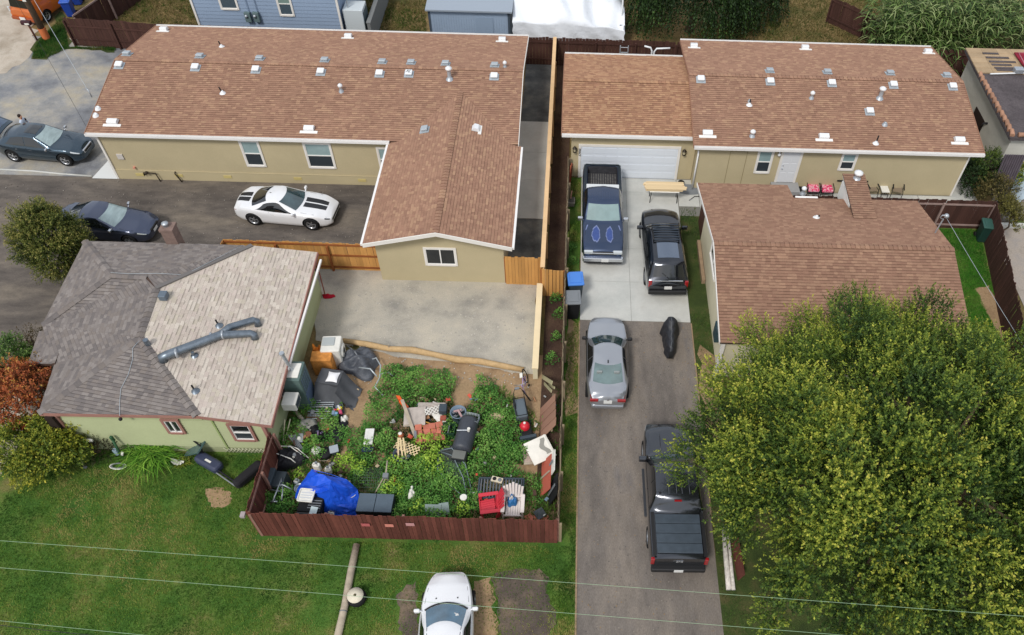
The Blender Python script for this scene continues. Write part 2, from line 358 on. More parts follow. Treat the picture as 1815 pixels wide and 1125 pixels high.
# ------------------------------------------------------------------ roofs made of shingles
m_shingle = M('shingle', attr=True, rough=.92, fine=(34, .16), noise=(.5, .06), bump=(90, .35, .004))
def pal(*rgb): return [S(*c) for c in rgb]
PAL_BROWN = pal((148, 114, 95), (152, 118, 98), (158, 123, 102), (144, 110, 92), (154, 119, 99), (165, 131, 107), (149, 114, 95))
PAL_GREY = pal((118, 111, 108), (126, 119, 115), (110, 104, 102), (132, 125, 121), (121, 113, 108))
PAL_PALE = pal((186, 175, 164), (191, 180, 168), (180, 168, 157), (196, 186, 174), (184, 174, 159), (188, 175, 165))
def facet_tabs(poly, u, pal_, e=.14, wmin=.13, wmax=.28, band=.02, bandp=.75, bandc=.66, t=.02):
    o = Vector(poly[0]); u = Vector(u or (1, 0, 0)).normalized()
    n = None
    for i in range(1, len(poly)-1):
        n = (Vector(poly[i])-o).cross(Vector(poly[i+1])-o)
        if n.length > 1e-3: break
    n.normalize()
    if n.z < 0: n = -n
    hz = Vector((0, 0, 1)).cross(n)
    if hz.length > 1e-4: u = hz.normalized()
    v = n.cross(u)
    if v.z < 0: v = -v
    q = [((Vector(p)-o).dot(u), (Vector(p)-o).dot(v)) for p in poly]
    v0, v1 = min(b for a, b in q), max(b for a, b in q)
    def cross(vv):
        xs = []
        for i in range(len(q)):
            (a, b), (c, d) = q[i], q[(i+1) % len(q)]
            if (b > vv) != (d > vv): xs.append(a+(c-a)*(vv-b)/(d-b))
        return sorted(xs)
    tabs = []; rows = max(1, int(round((v1-v0)/e))); e = (v1-v0)/rows
    for r in range(rows):
        va, vb = v0+r*e, v0+(r+1)*e
        ia, ib = cross(va+1e-4), cross(vb-1e-4)
        if len(ia) != len(ib) or not ia: ia = ib = cross((va+vb)/2)
        for k in range(0, len(ia)-1, 2):
            a0, a1, b0, b1 = ia[k], ia[k+1], ib[k], ib[k+1]
            x = min(a0, b0)-random.uniform(0, wmax); end = max(a1, b1)
            while x < end:
                wd = random.uniform(wmin, wmax); x2 = x+wd
                if end-x2 < .08: x2 = end
                c = [min(max(xx, lo), hi) for xx, lo, hi in ((x, a0, a1), (x2, a0, a1), (x2, b0, b1), (x, b0, b1))]
                if c[1]-c[0] > .012 or c[2]-c[3] > .012:
                    col = random.choice(pal_); f = random.uniform(.95, 1.05); col = tuple(min(1, cc*f) for cc in col)
                    P = lambda uu, vv, h: o+u*uu+v*vv+n*h
                    th = t*random.uniform(.8, 1.15)
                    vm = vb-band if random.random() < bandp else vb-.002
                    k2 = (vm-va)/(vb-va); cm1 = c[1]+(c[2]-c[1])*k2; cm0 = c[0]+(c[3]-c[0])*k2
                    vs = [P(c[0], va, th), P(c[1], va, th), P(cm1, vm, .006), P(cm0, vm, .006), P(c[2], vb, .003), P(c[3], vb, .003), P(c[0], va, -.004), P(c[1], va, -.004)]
                    tabs.append((vs, [(0, 1, 2, 3), (3, 2, 4, 5), (6, 7, 1, 0)], [col, tuple(cc*bandc for cc in col), tuple(cc*.45 for cc in col)]))  # upper band darkened: the course's shadow line painted into the tab
                x = x2
    return tabs
def shingle(roof, tabs, nind=300):
    r = roof
    while r.parent is not None: r = r.parent
    L = r.location
    tabs.sort(key=lambda t: (t[0][0].x**2+t[0][0].y**2+(t[0][0].z-CAM_H)**2))
    vis = tabs
    for t in vis[:nind]:
        c = t[0][0]; mb = MB()
        for f, col in zip(t[1], t[2]): mb.add([t[0][i]-c for i in f], [tuple(range(len(f)))], col)
        part('shingle', mb, m_shingle, roof, loc=c-L)
    mb = MB()
    for t in vis[nind:]:
        n0 = len(mb.v); mb.v += [tuple(p-L) for p in t[0]]; mb.f += [tuple(i+n0 for i in f) for f in t[1]]; mb.c += t[2]; mb.smooth += [False]*len(t[1])
    if mb.f: part('shingle_field', mb, m_shingle, roof)['kind'] = 'stuff'
def ridge_caps(roof, a, b, w=.13, e=.2, pal_=PAL_BROWN, slope=.2, dark=1.0):
    r = roof
    while r.parent is not None: r = r.parent
    a, b = Vector(a), Vector(b); n = max(1, int((b-a).length/e)); d = (b-a)/n; dn = d.normalized()
    s = dn.cross(Vector((0, 0, 1))).normalized(); up = s.cross(dn)
    for i in range(n):
        p = a+d*i; fk = dark*random.uniform(.9, 1.06); c = tuple(x*fk for x in random.choice(pal_)); mb = MB()
        L0 = d*1.06
        pts = [-s*w-up*(w*slope), Vector((0, 0, 0)), s*w-up*(w*slope)]
        vs = [q+up*.055 for q in pts]+[q+L0+up*.03 for q in pts]+[q+up*.02 for q in pts]
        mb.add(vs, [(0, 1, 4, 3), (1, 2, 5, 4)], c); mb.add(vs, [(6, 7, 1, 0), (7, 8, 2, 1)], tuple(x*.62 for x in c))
        part('ridge_cap', mb, m_shingle, roof, loc=p-r.location)

# ------------------------------------------------------------------ wall openings
m_white = M('white_paint', S(232, 230, 226), .5, noise=(2, .04))
m_trim = M('white_trim', S(226, 222, 216), .55, noise=(1.2, .06))
m_glassd = M('dark_glass', S(30, 34, 38), .04, spec=.8, noise=(1.2, .3))
m_reflpane = M('reflecting_pane', S(142, 164, 166), .12, spec=.8, noise=(2.5, .1))  # pale upper pane: the sash's reflection is put into the colour
m_screen = M('insect_screen', S(46, 54, 60), .5, noise=(2, .15))
def window(parent, x0, x1, z0, z1, Y, mode='hung', trim=.09, tm=None, upper=None, lower=None, face='y', sgn=-1, prou=.05):
    def P(a, d, z): return (a, Y+sgn*d, z) if face == 'y' else (Y+sgn*d, a, z)
    def bx(mb, a0, a1, za, zb, d0, d1):
        p, q = P(a0, d0, za), P(a1, d1, zb)
        return mb.bbox(min(p[0], q[0]), max(p[0], q[0]), min(p[1], q[1]), max(p[1], q[1]), za, zb)
    f = MB()
    bx(f, x0, x0+trim, z0, z1, 0, prou); bx(f, x1-trim, x1, z0, z1, 0, prou); bx(f, x0+trim, x1-trim, z1-trim, z1, 0, prou-.004); bx(f, x0+trim, x1-trim, z0, z0+trim, 0, prou+.02)
    wf = part('window', f, tm or m_trim, parent, world=True)
    s = MB(); i0, i1, j0, j1 = x0+trim, x1-trim, z0+trim, z1-trim; k = .03
    bx(s, i0, i0+k, j0, j1, 0, prou-.015); bx(s, i1-k, i1, j0, j1, 0, prou-.015); bx(s, i0+k, i1-k, j1-k, j1, 0, prou-.016); bx(s, i0+k, i1-k, j0, j0+k, 0, prou-.016)
    if mode == 'hung': zm = (j0+j1)/2; bx(s, i0+k, i1-k, zm-.025, zm+.025, 0, prou-.012)
    elif mode == 'slide': xm = (i0+i1)/2; bx(s, xm-.025, xm+.025, j0+k, j1-k, 0, prou-.012)
    part('sash', s, m_white, wf, world=True)
    if mode == 'hung':
        part('pane', bx(MB(), i0+k, i1-k, zm+.025, j1-k, 0, .012), upper or m_reflpane, wf, world=True); part('pane', bx(MB(), i0+k, i1-k, j0+k, zm-.025, 0, .012), lower or m_screen, wf, world=True)
    elif mode == 'slide':
        part('pane', bx(MB(), i0+k, xm-.025, j0+k, j1-k, 0, .012), upper or m_glassd, wf, world=True); part('pane', bx(MB(), xm+.025, i1-k, j0+k, j1-k, 0, .012), lower or m_glassd, wf, world=True)
    return wf

# ------------------------------------------------------------------ roof furniture
m_galv = M('galvanised', S(176, 182, 188), .45, .6, noise=(6, .12))
m_ventw = M('vent_white', S(222, 224, 226), .5)
m_vents = M('vent_grey', S(170, 178, 184), .5, .2)
m_blackpipe = M('black_pipe', S(34, 34, 36), .6)
def roof_frame(p, n, downdir):               # local axes: x along the eave, y upslope, z off the roof
    n = Vector(n).normalized(); d = Vector(downdir); d = (d-n*d.dot(n)).normalized(); x = (-d).cross(n)
    m = Matrix((x, -d, n)).transposed().to_4x4(); m.translation = p; return m
def rel(parent, m):
    r = parent
    while r.parent is not None: r = r.parent
    return Matrix.Translation(-r.location) @ m
def box_vent(parent, p, n, down, mark=None, mat=None):
    m = rel(parent, roof_frame(p, n, down))
    o = part('roof_vent', MB().box((0, 0, .03), (.48, .48, .012), mat=m).box((0, .01, .075), (.26, .24, .09), mat=m), m_vents, parent)
    part('vent_cap', MB().rbox((0, .02, .15), (.36, .34, .08), .04, mat=m), mat or m_ventw, o)
    if mark:
        k = MB()
        for a, b in (((-.13, -.04), (-.03, .12)), ((-.03, .12), (0, -.08)), ((-.09, .03), (.0, .02)), ((.12, .1), (.06, .1)), ((.06, .1), (.02, .02)), ((.02, .02), (.1, -.08))):
            k.tube([(a[0], a[1]+.02, .192), (b[0], b[1]+.02, .192)], .012, 4, mat=m)
        part('painted_letters', k, M('ink', S(24, 34, 38), .7), o)
def dormer_vent(parent, p, n, down, sc=1.0):
    m = rel(parent, roof_frame(p, n, down))
    mb = MB().box((0, -.1, .03), (.86*sc, .16, .03), mat=m)
    o = part('dormer_vent', mb, m_white, parent)
    h = MB(); pr = [(-.05, .03), (-.05, .16), (.0, .2), (.2, .2), (.3, .03)]
    vs = [(-.24*sc, a, b) for a, b in pr]+[(.24*sc, a, b) for a, b in pr]; k = len(pr)
    h.add(vs, [tuple(range(k)), tuple(reversed(range(k, 2*k)))]+[(i, k+i, k+(i+1) % k, (i+1) % k) for i in range(k)], mat=m)
    part('hood', h, m_ventw, o)
def flue(parent, p, h=.45, r=.09, cap=True, mat=None):
    r0 = parent
    while r0.parent is not None: r0 = r0.parent
    m = Matrix.Translation(Vector(p)-r0.location)
    o = part('flue', MB().lathe([(r*2.1, -.02), (r*1.3, .1), (r, .14), (r, h)], 12, mat=m), mat or m_galv, parent)
    if cap: part('flue_cap', MB().lathe([(r*.9, h-.01), (r*1.7, h+.02), (r*1.7, h+.1), (r*.6, h+.17), (.01, h+.18)], 12, mat=m), m_ventw, o)
def pipe(parent, p, h=.4, r=.035, lean=(0, 0), mat=None, fl=None):
    r0 = parent
    while r0.parent is not None: r0 = r0.parent
    m = Matrix.Translation(Vector(p)-r0.location)
    o = part('vent_pipe', MB().cyl((0, 0, -.02), (lean[0], lean[1], h), r, n=8, mat=m), mat or m_blackpipe, parent)
    part('flashing', MB().lathe([(.17, .0), (.08, .08), (.045, .14)], 10, mat=m), fl or m_ventw, o)
# ------------------------------------------------------------------ houses
m_stucco = M('tan_stucco', S(184, 171, 139), .9, noise=(.7, .06), fine=(26, .05), bump=(40, .25, .01))
m_skirt = M('tan_skirting', S(186, 173, 140), .9, noise=(.9, .05))
m_cream = M('cream_stucco', S(212, 204, 176), .9, noise=(.8, .05), bump=(40, .25, .01))
m_deck = M('roof_underlay', S(84, 68, 60), .95)
m_gutter = M('gutter_white', S(228, 226, 224), .45, noise=(1.5, .04))
def gable_walls(mb, x0, x1, y0, y1, ze, zr, axis='x'):
    # closed box with gables; ridge along axis
    if axis == 'x':
        ym = (y0+y1)/2
        vs = [(x0, y0, 0), (x1, y0, 0), (x1, y1, 0), (x0, y1, 0), (x0, y0, ze), (x1, y0, ze), (x1, y1, ze), (x0, y1, ze), (x0, ym, zr), (x1, ym, zr)]
        mb.add(vs, [(0, 1, 5, 4), (2, 3, 7, 6), (3, 0, 4, 8, 7), (1, 2, 6, 9, 5)])
    else:
        xm = (x0+x1)/2
        vs = [(x0, y0, 0), (x1, y0, 0), (x1, y1, 0), (x0, y1, 0), (x0, y0, ze), (x1, y0, ze), (x1, y1, ze), (x0, y1, ze), (xm, y0, zr), (xm, y1, zr)]
        mb.add(vs, [(0, 1, 5, 8, 4), (2, 3, 7, 9, 6), (3, 0, 4, 7), (1, 2, 6, 5)])
    return mb
def gutter_x(parent, x0, x1, y, z, name='gutter'):
    mb = MB()
    mb.bbox(x0, x1, y-.13, y-.115, z-.13, z+.0).bbox(x0, x1, y-.115, y, z-.13, z-.115).bbox(x0, x1, y-.012, y, z-.115, z+.01).bbox(x0, x0+.012, y-.115, y-.012, z-.115, z-.005).bbox(x1-.012, x1, y-.115, y-.012, z-.115, z-.005)
    return part(name, mb, m_gutter, parent, world=True)
class Gable:                                # gable roof along x, used for placing things on it
    def __init__(s, x0, x1, yf, yb, ze, zr):
        s.x0, s.x1, s.yf, s.yb, s.ze, s.zr = x0, x1, yf, yb, ze, zr; s.ym = (yf+yb)/2; k = (zr-ze)/(s.ym-yf); s.k = k
        s.nf = Vector((0, -k, 1)).normalized(); s.nb = Vector((0, k, 1)).normalized()
    def front(s): return [(s.x0, s.yf, s.ze), (s.x1, s.yf, s.ze), (s.x1, s.ym, s.zr), (s.x0, s.ym, s.zr)]
    def back(s): return [(s.x1, s.yb, s.ze), (s.x0, s.yb, s.ze), (s.x0, s.ym, s.zr), (s.x1, s.ym, s.zr)]
    def atf(s, u, v): return GP(u, v, (s.x0, s.yf, s.ze), s.nf)
    def atb(s, u, v): return GP(u, v, (s.x0, s.yb, s.ze), s.nb)
def gable_roof(parent, g, name='roof', pal_=PAL_BROWN, nind=300, extra=()):
    mb = MB(); mb.slab(g.front(), g.nf, .12); mb.slab([tuple(p) for p in g.back()], g.nb, .12)
    for ex in extra: mb.slab(ex[0], ex[2], .10)
    ro = part(name, mb, m_deck, parent, world=True)
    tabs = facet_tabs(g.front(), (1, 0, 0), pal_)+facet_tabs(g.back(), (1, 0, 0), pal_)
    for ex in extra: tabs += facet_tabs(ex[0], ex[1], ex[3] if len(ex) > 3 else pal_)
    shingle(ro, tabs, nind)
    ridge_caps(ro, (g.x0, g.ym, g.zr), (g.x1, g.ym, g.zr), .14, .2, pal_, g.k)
    return ro
def rake(parent, pts, mat=None, d=.16, w=.03):
    mb = MB()
    for a, b in zip(pts[:-1], pts[1:]):
        a, b = Vector(a), Vector(b); h = (b-a); s = Vector((h.y, -h.x, 0)).normalized()*w
        vs = [a-s*.5+Vector((0, 0, .03)), b-s*.5+Vector((0, 0, .03)), b+s*.5+Vector((0, 0, .03)), a+s*.5+Vector((0, 0, .03))]
        vs += [q-Vector((0, 0, d)) for q in vs]
        mb.add(vs, [(0, 1, 2, 3), (7, 6, 5, 4), (0, 4, 5, 1), (1, 5, 6, 2), (2, 6, 7, 3), (3, 7, 4, 0)])
    return part('rake_board', mb, mat or m_trim, parent, world=True)

# --- house A: long tan home with the front wing
gA = Gable(-23.72, -2.66, 32.15, 42.1, 2.95, 3.9)
hA = thing('house', 'long tan house with brown shingle roof and gabled front wing behind the white car', 'house', (-13.2, 33, 0))
mb = MB(); gable_walls(mb, -23.4, -2.95, 32.4, 41.85, 2.86, 3.75); part('wall', mb, m_stucco, hA, world=True)
mw = MB(); gable_walls(mw, -8.68, -2.97, 25.65, 32.6, 2.68, 3.45, 'y'); part('wing_wall', mw, m_stucco, hA, world=True)
part('skirting', MB().bbox(-23.42, -8.7, 32.36, 32.39, -.02, .55).bbox(-23.42, -8.7, 32.35, 32.39, .53, .57), m_skirt, hA, world=True)
zr2, ze2, yf2, xl, xr = 3.6, 2.83, 25.05, -9.0, -2.52; xm2 = (xl+xr)/2; k2 = (zr2-ze2)/(xm2-xl); yb2 = gA.yf+(zr2-gA.ze)/gA.k
xv = xl+(gA.ze-ze2)/k2
LF = [(xl, 32.15, ze2), (xl, yf2, ze2), (xm2, yf2, zr2), (xm2, yb2, zr2), (xv, 32.15, 2.95)]
RF = [(xr, yf2, ze2), (xr, 32.15, ze2), (xr-(xv-xl), 32.15, 2.95), (xm2, yb2, zr2), (xm2, yf2, zr2)]
rA = gable_roof(hA, gA, extra=[(LF, (0, -1, 0), (-k2, 0, 1)), (RF, (0, 1, 0), (k2, 0, 1))])
ridge_caps(rA, (xm2, yf2, zr2), (xm2, yb2, zr2), .14, .2, PAL_BROWN, k2)
gutter_x(hA, gA.x0, -8.95, 32.15, 2.97); gutter_x(hA, gA.x0, gA.x1, 42.24, 2.97)
part('gutter', MB().bbox(xl-.1, xl, yf2, 32.0, ze2-.1, ze2+.02), m_gutter, hA, world=True); part('gutter', MB().bbox(xr, xr+.1, yf2, 32.1, ze2-.1, ze2+.02), m_gutter, hA, world=True)
rake(hA, [(xl, yf2-.02, ze2), (xm2, yf2-.02, zr2), (xr, yf2-.02, ze2)], d=.2, w=.04)
rake(hA, [(gA.x0-.02, 32.1, 2.95), (gA.x0-.02, 37.1, 3.9), (gA.x0-.02, 42.15, 2.95)], M('rake_brown', S(150, 112, 92), .8))
rake(hA, [(gA.x1+.02, 32.1, 2.95), (gA.x1+.02, 37.1, 3.9), (gA.x1+.02, 42.15, 2.95)])
part('corner_board', MB().bbox(-23.46, -23.36, 32.33, 32.42, 0, 2.85), m_trim, hA, world=True)
part('rafter_tail', MB().bbox(-6.2, -5.95, 25.1, 25.62, 3.3, 3.42), m_trim, hA, world=True); part('rafter_tail', MB().bbox(-5.3, -5.0, 25.1, 25.62, 3.3, 3.42), m_trim, hA, world=True)
window(hA, -16.5, -15.5, 1.0, 2.62, 32.4); window(hA, -13.36, -11.96, 1.0, 2.58, 32.4)
window(hA, -6.55, -5.08, 1.06, 2.17, 25.65, 'slide')
window(hA, -9.75, -9.0, .9, 2.4, 32.4)
part('downpipe', MB().tube([(-9.0, 32.2, 2.75), (-9.1, 32.3, 2.45), (-9.1, 32.32, .1)], .04, 6), m_gutter, hA, world=True)
part('electric_panel', MB().bbox(-22.9, -22.6, 32.34, 32.4, 1.25, 1.55), M('panel_grey', S(196, 190, 184), .6), hA, world=True)
part('outdoor_tap', MB().cyl((-22.3, 32.4, .75), (-22.3, 32.28, .75), .06, n=8), M('copper_pink', S(214, 150, 130), .6), hA, world=True)
part('gas_pipe', MB().tube([(-21.9, 32.37, .35), (-21.9, 32.25, .35), (-21.9, 32.25, .5), (-21.3, 32.25, .5), (-21.2, 32.22, 0)], .035, 6).sphere((-21.75, 32.25, .5), .09), M('dark_pipe', S(58, 50, 42), .6), hA, world=True)
part('gas_pipe', MB().tube([(-20.3, 32.36, .55), (-20.3, 32.25, .5), (-20.1, 32.22, 0)], .035, 6), M('dark_pipe'), hA, world=True)
for a in (-22.4, -20.4, -17.9, -14.3, -11.0): part('skirt_grille', MB().bbox(a, a+.4, 32.335, 32.36, .22, .38), M('grille', S(196, 180, 120), .8), hA, world=True)
part('side_ramp', MB().add([(-23.45, 32.3, .02), (-24.75, 32.3, .02), (-23.45, 33.9, .9), (-23.45, 32.35, .9), (-24.7, 32.35, .05), (-23.45, 33.9, .0)], [(0, 2, 1), (0, 5, 2), (1, 2, 5)]), M('ramp_concrete', S(196, 198, 198), .85), hA, world=True)
dn, up_ = (0, -1, 0), (0, 1, 0)
for i, (u, v) in enumerate([(212, 117), (347, 121), (454, 125), (569, 129), (673, 132), (725, 132), (876, 137)]): box_vent(rA.parent, gA.atf(u, v), gA.nf, dn, mark=(i == 5))
for u, v in [(226, 97), (355, 101), (461, 105), (576, 108), (678, 111), (729, 112), (790, 114), (877, 117)]: box_vent(hA, gA.atb(u, v), gA.nb, up_, mat=m_vents)
for u, v in [(200, 220), (548, 232)]: dormer_vent(hA, gA.atf(u, v), gA.nf, dn)
for u, v in [(290, 55), (617, 67), (890, 73)]: dormer_vent(hA, gA.atb(u, v), gA.nb, dn, .8)
flue(hA, gA.atf(797, 140), .55, .1); flue(hA, gA.atf(605, 162), .28, .07); flue(hA, gA.atb(895, 119), .2, .06)
pipe(hA, gA.atf(395, 165), .32, lean=(-.12, .05)); pipe(hA, gA.atb(393, 83), .3, lean=(-.1, .05))
for u, v in [(174, 193), (170, 205)]: flue(hA, gA.atf(u, v), .1, .08, False, m_ventw)
box_vent(hA, GP(753, 231, LF[1], (-k2, 0, 1)), (-k2, 0, 1), (-1, 0, 0), mat=m_vents)
dormer_vent(hA, GP(847, 230, RF[0], (k2, 0, 1)), (k2, 0, 1), (1, 0, 0), .8)

# --- house B: tan home with the garage
gB = Gable(6.0, 20.36, 32.4, 42.15, 2.95, 3.86); gG = Gable(-.54, 6.42, 33.18, 40.5, 2.9, 3.62)
hB = thing('house', 'tan house with white garage door and brown shingle roof behind the pickup', 'house', (10, 33, 0))
mb = MB(); gable_walls(mb, 6.3, 19.86, 32.7, 41.85, 2.86, 3.72); part('wall', mb, m_stucco, hB, world=True)
mg = MB(); gable_walls(mg, -.06, 6.28, 33.48, 40.3, 2.8, 3.5); part('garage_wall', mg, m_stucco, hB, world=True)
rB = gable_roof(hB, gB, nind=150); rG = gable_roof(hB, gG, 'garage_roof', pal((154, 116, 91), (161, 123, 97), (171, 134, 105), (147, 110, 88), (157, 118, 94), (167, 129, 101)), nind=150)
gutter_x(hB, gB.x0, gB.x1, 32.4, 2.97); gutter_x(hB, gG.x0, gG.x1+.05, 33.18, 2.92); gutter_x(hB, gB.x0, gB.x1, 42.28, 2.97); gutter_x(hB, gG.x0, gG.x1-.4, 40.62, 2.92)
for g in (gB, gG): rake(hB, [(g.x1+.02, g.yf, g.ze), (g.x1+.02, g.ym, g.zr), (g.x1+.02, g.yb, g.ze)], M('rake_brown')); rake(hB, [(g.x0-.02, g.yf, g.ze), (g.x0-.02, g.ym, g.zr), (g.x0-.02, g.yb, g.ze)], M('rake_brown'))
part('corner_board', MB().bbox(19.84, 19.92, 32.66, 32.74, 0, 2.85), m_trim, hB, world=True)
part('downpipe', MB().tube([(6.42, 33.1, 2.85), (6.34, 32.9, 2.6), (6.3, 32.6, 2.3), (6.28, 32.58, .1)], .045, 6), m_gutter, hB, world=True)
part('garage_door_frame', MB().bbox(.32, .44, 33.42, 33.48, 0, 2.1).bbox(5.42, 5.54, 33.42, 33.48, 0, 2.1).bbox(.44, 5.42, 33.42, 33.48, 1.98, 2.1), m_trim, hB, world=True)
gd = part('garage_door', MB().bbox(.44, 5.42, 33.462, 33.476, 0, 1.98), m_white, hB, world=True)
for r in range(4):
    z0 = .02+r*.49
    part('door_section', MB().bbox(.45, 5.41, 33.448, 33.462, z0, z0+.475), M('garage_door_white', S(214, 220, 228), .45), gd, world=True)
    for c in range(8):
        a = .53+c*.61
        part('door_panel', MB().bbox(a, a+.53, 33.436, 33.449, z0+.07, z0+.4), M('garage_door_white'), gd, world=True)
SEG = {'3': ('a', 'b', 'g', 'c', 'd'), '2': ('a', 'b', 'g', 'e', 'd'), '4': ('f', 'g', 'b', 'c')}
SG = {'a': ((0, 1), (1, 1)), 'b': ((1, 1), (1, .5)), 'c': ((1, .5), (1, 0)), 'd': ((0, 0), (1, 0)), 'e': ((0, 0), (0, .5)), 'f': ((0, .5), (0, 1)), 'g': ((0, .5), (1, .5))}
for i, ch in enumerate('324'):
    k = MB(); x0, z0 = .335, 1.72-i*.17
    for sgm in SEG[ch]:
        (a, b), (c, d) = SG[sgm]; k.tube([(x0+a*.075, 33.405, z0+b*.12), (x0+c*.075, 33.405, z0+d*.12)], .012, 4)
    part('house_number', k, M('ink'), hB, world=True)
m_lampb = M('lamp_bronze', S(44, 36, 24), .5, .3)
for xx in (.12, 5.72):
    o = part('wall_lamp', MB().lathe([(.02, 1.62), (.1, 1.68), (.07, 1.72)], 8, mat=Matrix.Translation((xx, 33.36, 0))).lathe([(.12, 1.9), (.04, 2.0), (.01, 2.04)], 8, mat=Matrix.Translation((xx, 33.36, 0))).bbox(xx-.03, xx+.03, 33.36, 33.48, 1.82, 1.88).cyl((xx-.07, 33.36, 1.7), (xx-.1, 33.36, 1.9), .012).cyl((xx+.07, 33.36, 1.7), (xx+.1, 33.36, 1.9), .012), m_lampb, hB, world=True)
    part('lamp_glass', MB().cyl((xx, 33.36, 1.71), (xx, 33.36, 1.91), .06, .085, 8), M('lamp_glass', S(190, 180, 150), .2), o, world=True)
dr = part('door', MB().bbox(10.58, 11.42, 32.64, 32.7, .68, 2.56), M('door_white', S(216, 218, 222), .4), hB, world=True)
part('door_frame', MB().bbox(10.46, 10.58, 32.63, 32.7, .66, 2.66).bbox(11.42, 11.54, 32.63, 32.7, .66, 2.66).bbox(10.58, 11.42, 32.63, 32.7, 2.56, 2.66), m_trim, hB, world=True)
for i in range(3):
    for a in (10.66, 11.04): part('door_panel', MB().bbox(a, a+.3, 32.63, 32.64, .8+i*.58, 1.28+i*.58), M('door_white'), dr, world=True)
part('handle', MB().sphere((10.68, 32.6, 1.55), .04).sphere((10.68, 32.61, 1.75), .035), m_galv, dr, world=True)
part('porch_lamp', MB().sphere((10.34, 32.6, 2.42), .09).cyl((10.34, 32.6, 2.5), (10.34, 32.68, 2.62), .04), m_ventw, hB, world=True)
part('doorstep', MB().bbox(10.3, 11.7, 31.9, 32.68, 0, .64).bbox(10.3, 11.7, 31.6, 31.9, 0, .42).bbox(10.3, 11.7, 31.3, 31.6, 0, .21), M('step_grey', S(150, 150, 150), .9), hB, world=True)
window(hB, 9.28, 10.1, 1.18, 2.62, 32.7); window(hB, 13.5, 14.32, 1.5, 2.58, 32.7)
for a in (7.9, 8.75): part('access_seam', MB().bbox(a, a+.02, 32.685, 32.7, .3, 2.5), M('seam', S(140, 128, 96), .9), hB, world=True)
part('access_seam', MB().bbox(7.92, 8.75, 32.685, 32.7, 2.48, 2.5), M('seam'), hB, world=True)
for u, v in [(1365, 146), (1474, 149), (1583, 152), (1688, 155), (1541, 199)]: box_vent(hB, gB.atf(u, v), gB.nf, dn)
for u, v in [(1364, 127), (1466, 129), (1577, 131), (1677, 135)]: box_vent(hB, gB.atb(u, v), gB.nb, up_, mat=m_vents)
box_vent(hB, gG.atb(1237, 123), gG.nb, up_, mat=m_vents); box_vent(hB, gB.atf(1242, 142), gB.nf, dn)
for u, v in [(1460, 246), (1700, 252), (1254, 240)]: dormer_vent(hB, gB.atf(u, v), gB.nf, dn)
for u, v in [(1230, 84), (1427, 87), (1645, 94)]: dormer_vent(hB, gB.atb(u, v), gB.nb, dn, .8)
flue(hB, gB.atf(1438, 174), .25, .07); flue(hB, gB.atf(1559, 174), .5, .1); flue(hB, gB.atf(1333, 241), .2, .08); flue(hB, gB.atf(1568, 221), .05, .08, False)
pipe(hB, gB.atf(1328, 186), .3, lean=(.02, .06)); pipe(hB, gB.atf(1552, 254), .4, lean=(.06, .1)); flue(hB, gB.atf(1328, 180), .08, .05, False)

# --- house C: cream house with brown roof by the big tree
hC = thing('house', 'cream house with brown shingle roof beside the driveway, partly under the large tree', 'house', (11, 25, 0))
zrC, ymC, yfC, ybC, zeC = 3.8, 24.68, 20.2, 29.1, 2.6; kC = (zrC-zeC)/(ymC-yfC)
x0C, x1C, xn = 6.08, 16.28, 10.45; yb2C = 30.45; zb2C = zrC-kC*(yb2C-ymC); zbC = zrC-kC*(ybC-ymC)
frC = [(x0C, yfC, zeC), (x1C, yfC, zeC), (x1C, ymC, zrC), (x0C, ymC, zrC)]
bkC = [(x1C, ybC, zbC), (xn, ybC, zbC), (xn, yb2C, zb2C), (x0C, yb2C, zb2C), (x0C, ymC, zrC), (x1C, ymC, zrC)]
mb = MB(); mb.bbox(6.4, 16.0, 20.5, 28.8, 0, 2.35)
mb.add([(6.4, 20.5, 2.3), (6.4, 28.8, 2.3), (6.4, 28.8, 2.5), (6.4, 24.68, 3.62), (6.4, 20.5, 2.5)], [(0, 1, 2, 3, 4)]); mb.add([(16.0, 20.5, 2.3), (16.0, 28.8, 2.3), (16.0, 28.8, 2.5), (16.0, 24.68, 3.62), (16.0, 20.5, 2.5)], [(4, 3, 2, 1, 0)])
part('wall', mb, m_cream, hC, world=True)
part('porch_wall', MB().bbox(6.42, 10.2, 28.82, 30.2, 0, 2.0), M('porch_brown', S(78, 50, 40), .85, noise=(2, .2)), hC, world=True)
mb = MB(); nC = Vector((0, -kC, 1)); nCb = Vector((0, kC, 1)); mb.slab(frC, nC, .12); mb.slab([(x1C, ybC, zbC), (xn, ybC, zbC), (xn, ymC, zrC), (x1C, ymC, zrC)], nCb, .12); mb.slab([(xn, yb2C, zb2C), (x0C, yb2C, zb2C), (x0C, ymC, zrC), (xn, ymC, zrC)], nCb, .12)
PAL_C = pal((139, 107, 89), (144, 112, 93), (149, 117, 97), (135, 103, 86), (142, 109, 91), (154, 121, 100))
rC = part('roof', mb, m_deck, hC, world=True)
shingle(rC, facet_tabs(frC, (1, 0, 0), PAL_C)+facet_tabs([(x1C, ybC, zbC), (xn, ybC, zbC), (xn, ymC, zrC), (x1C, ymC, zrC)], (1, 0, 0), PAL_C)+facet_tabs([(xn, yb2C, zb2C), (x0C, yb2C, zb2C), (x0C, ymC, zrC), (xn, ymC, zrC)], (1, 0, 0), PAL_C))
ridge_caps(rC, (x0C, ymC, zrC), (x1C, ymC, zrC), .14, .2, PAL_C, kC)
rake(hC, [(x0C-.02, yb2C, zb2C), (x0C-.02, ymC, zrC), (x0C-.02, yfC, zeC)], m_trim, .14)
window(hC, 24.35, 26.2, 1.75, 2.7, 6.4, 'slide', face='x', sgn=-1)
part('wall_cabinet', MB().rbox((6.28, 21.7, 1.5), (.2, .55, .8), .03), M('teal_box', S(36, 62, 70), .5), hC, world=True)
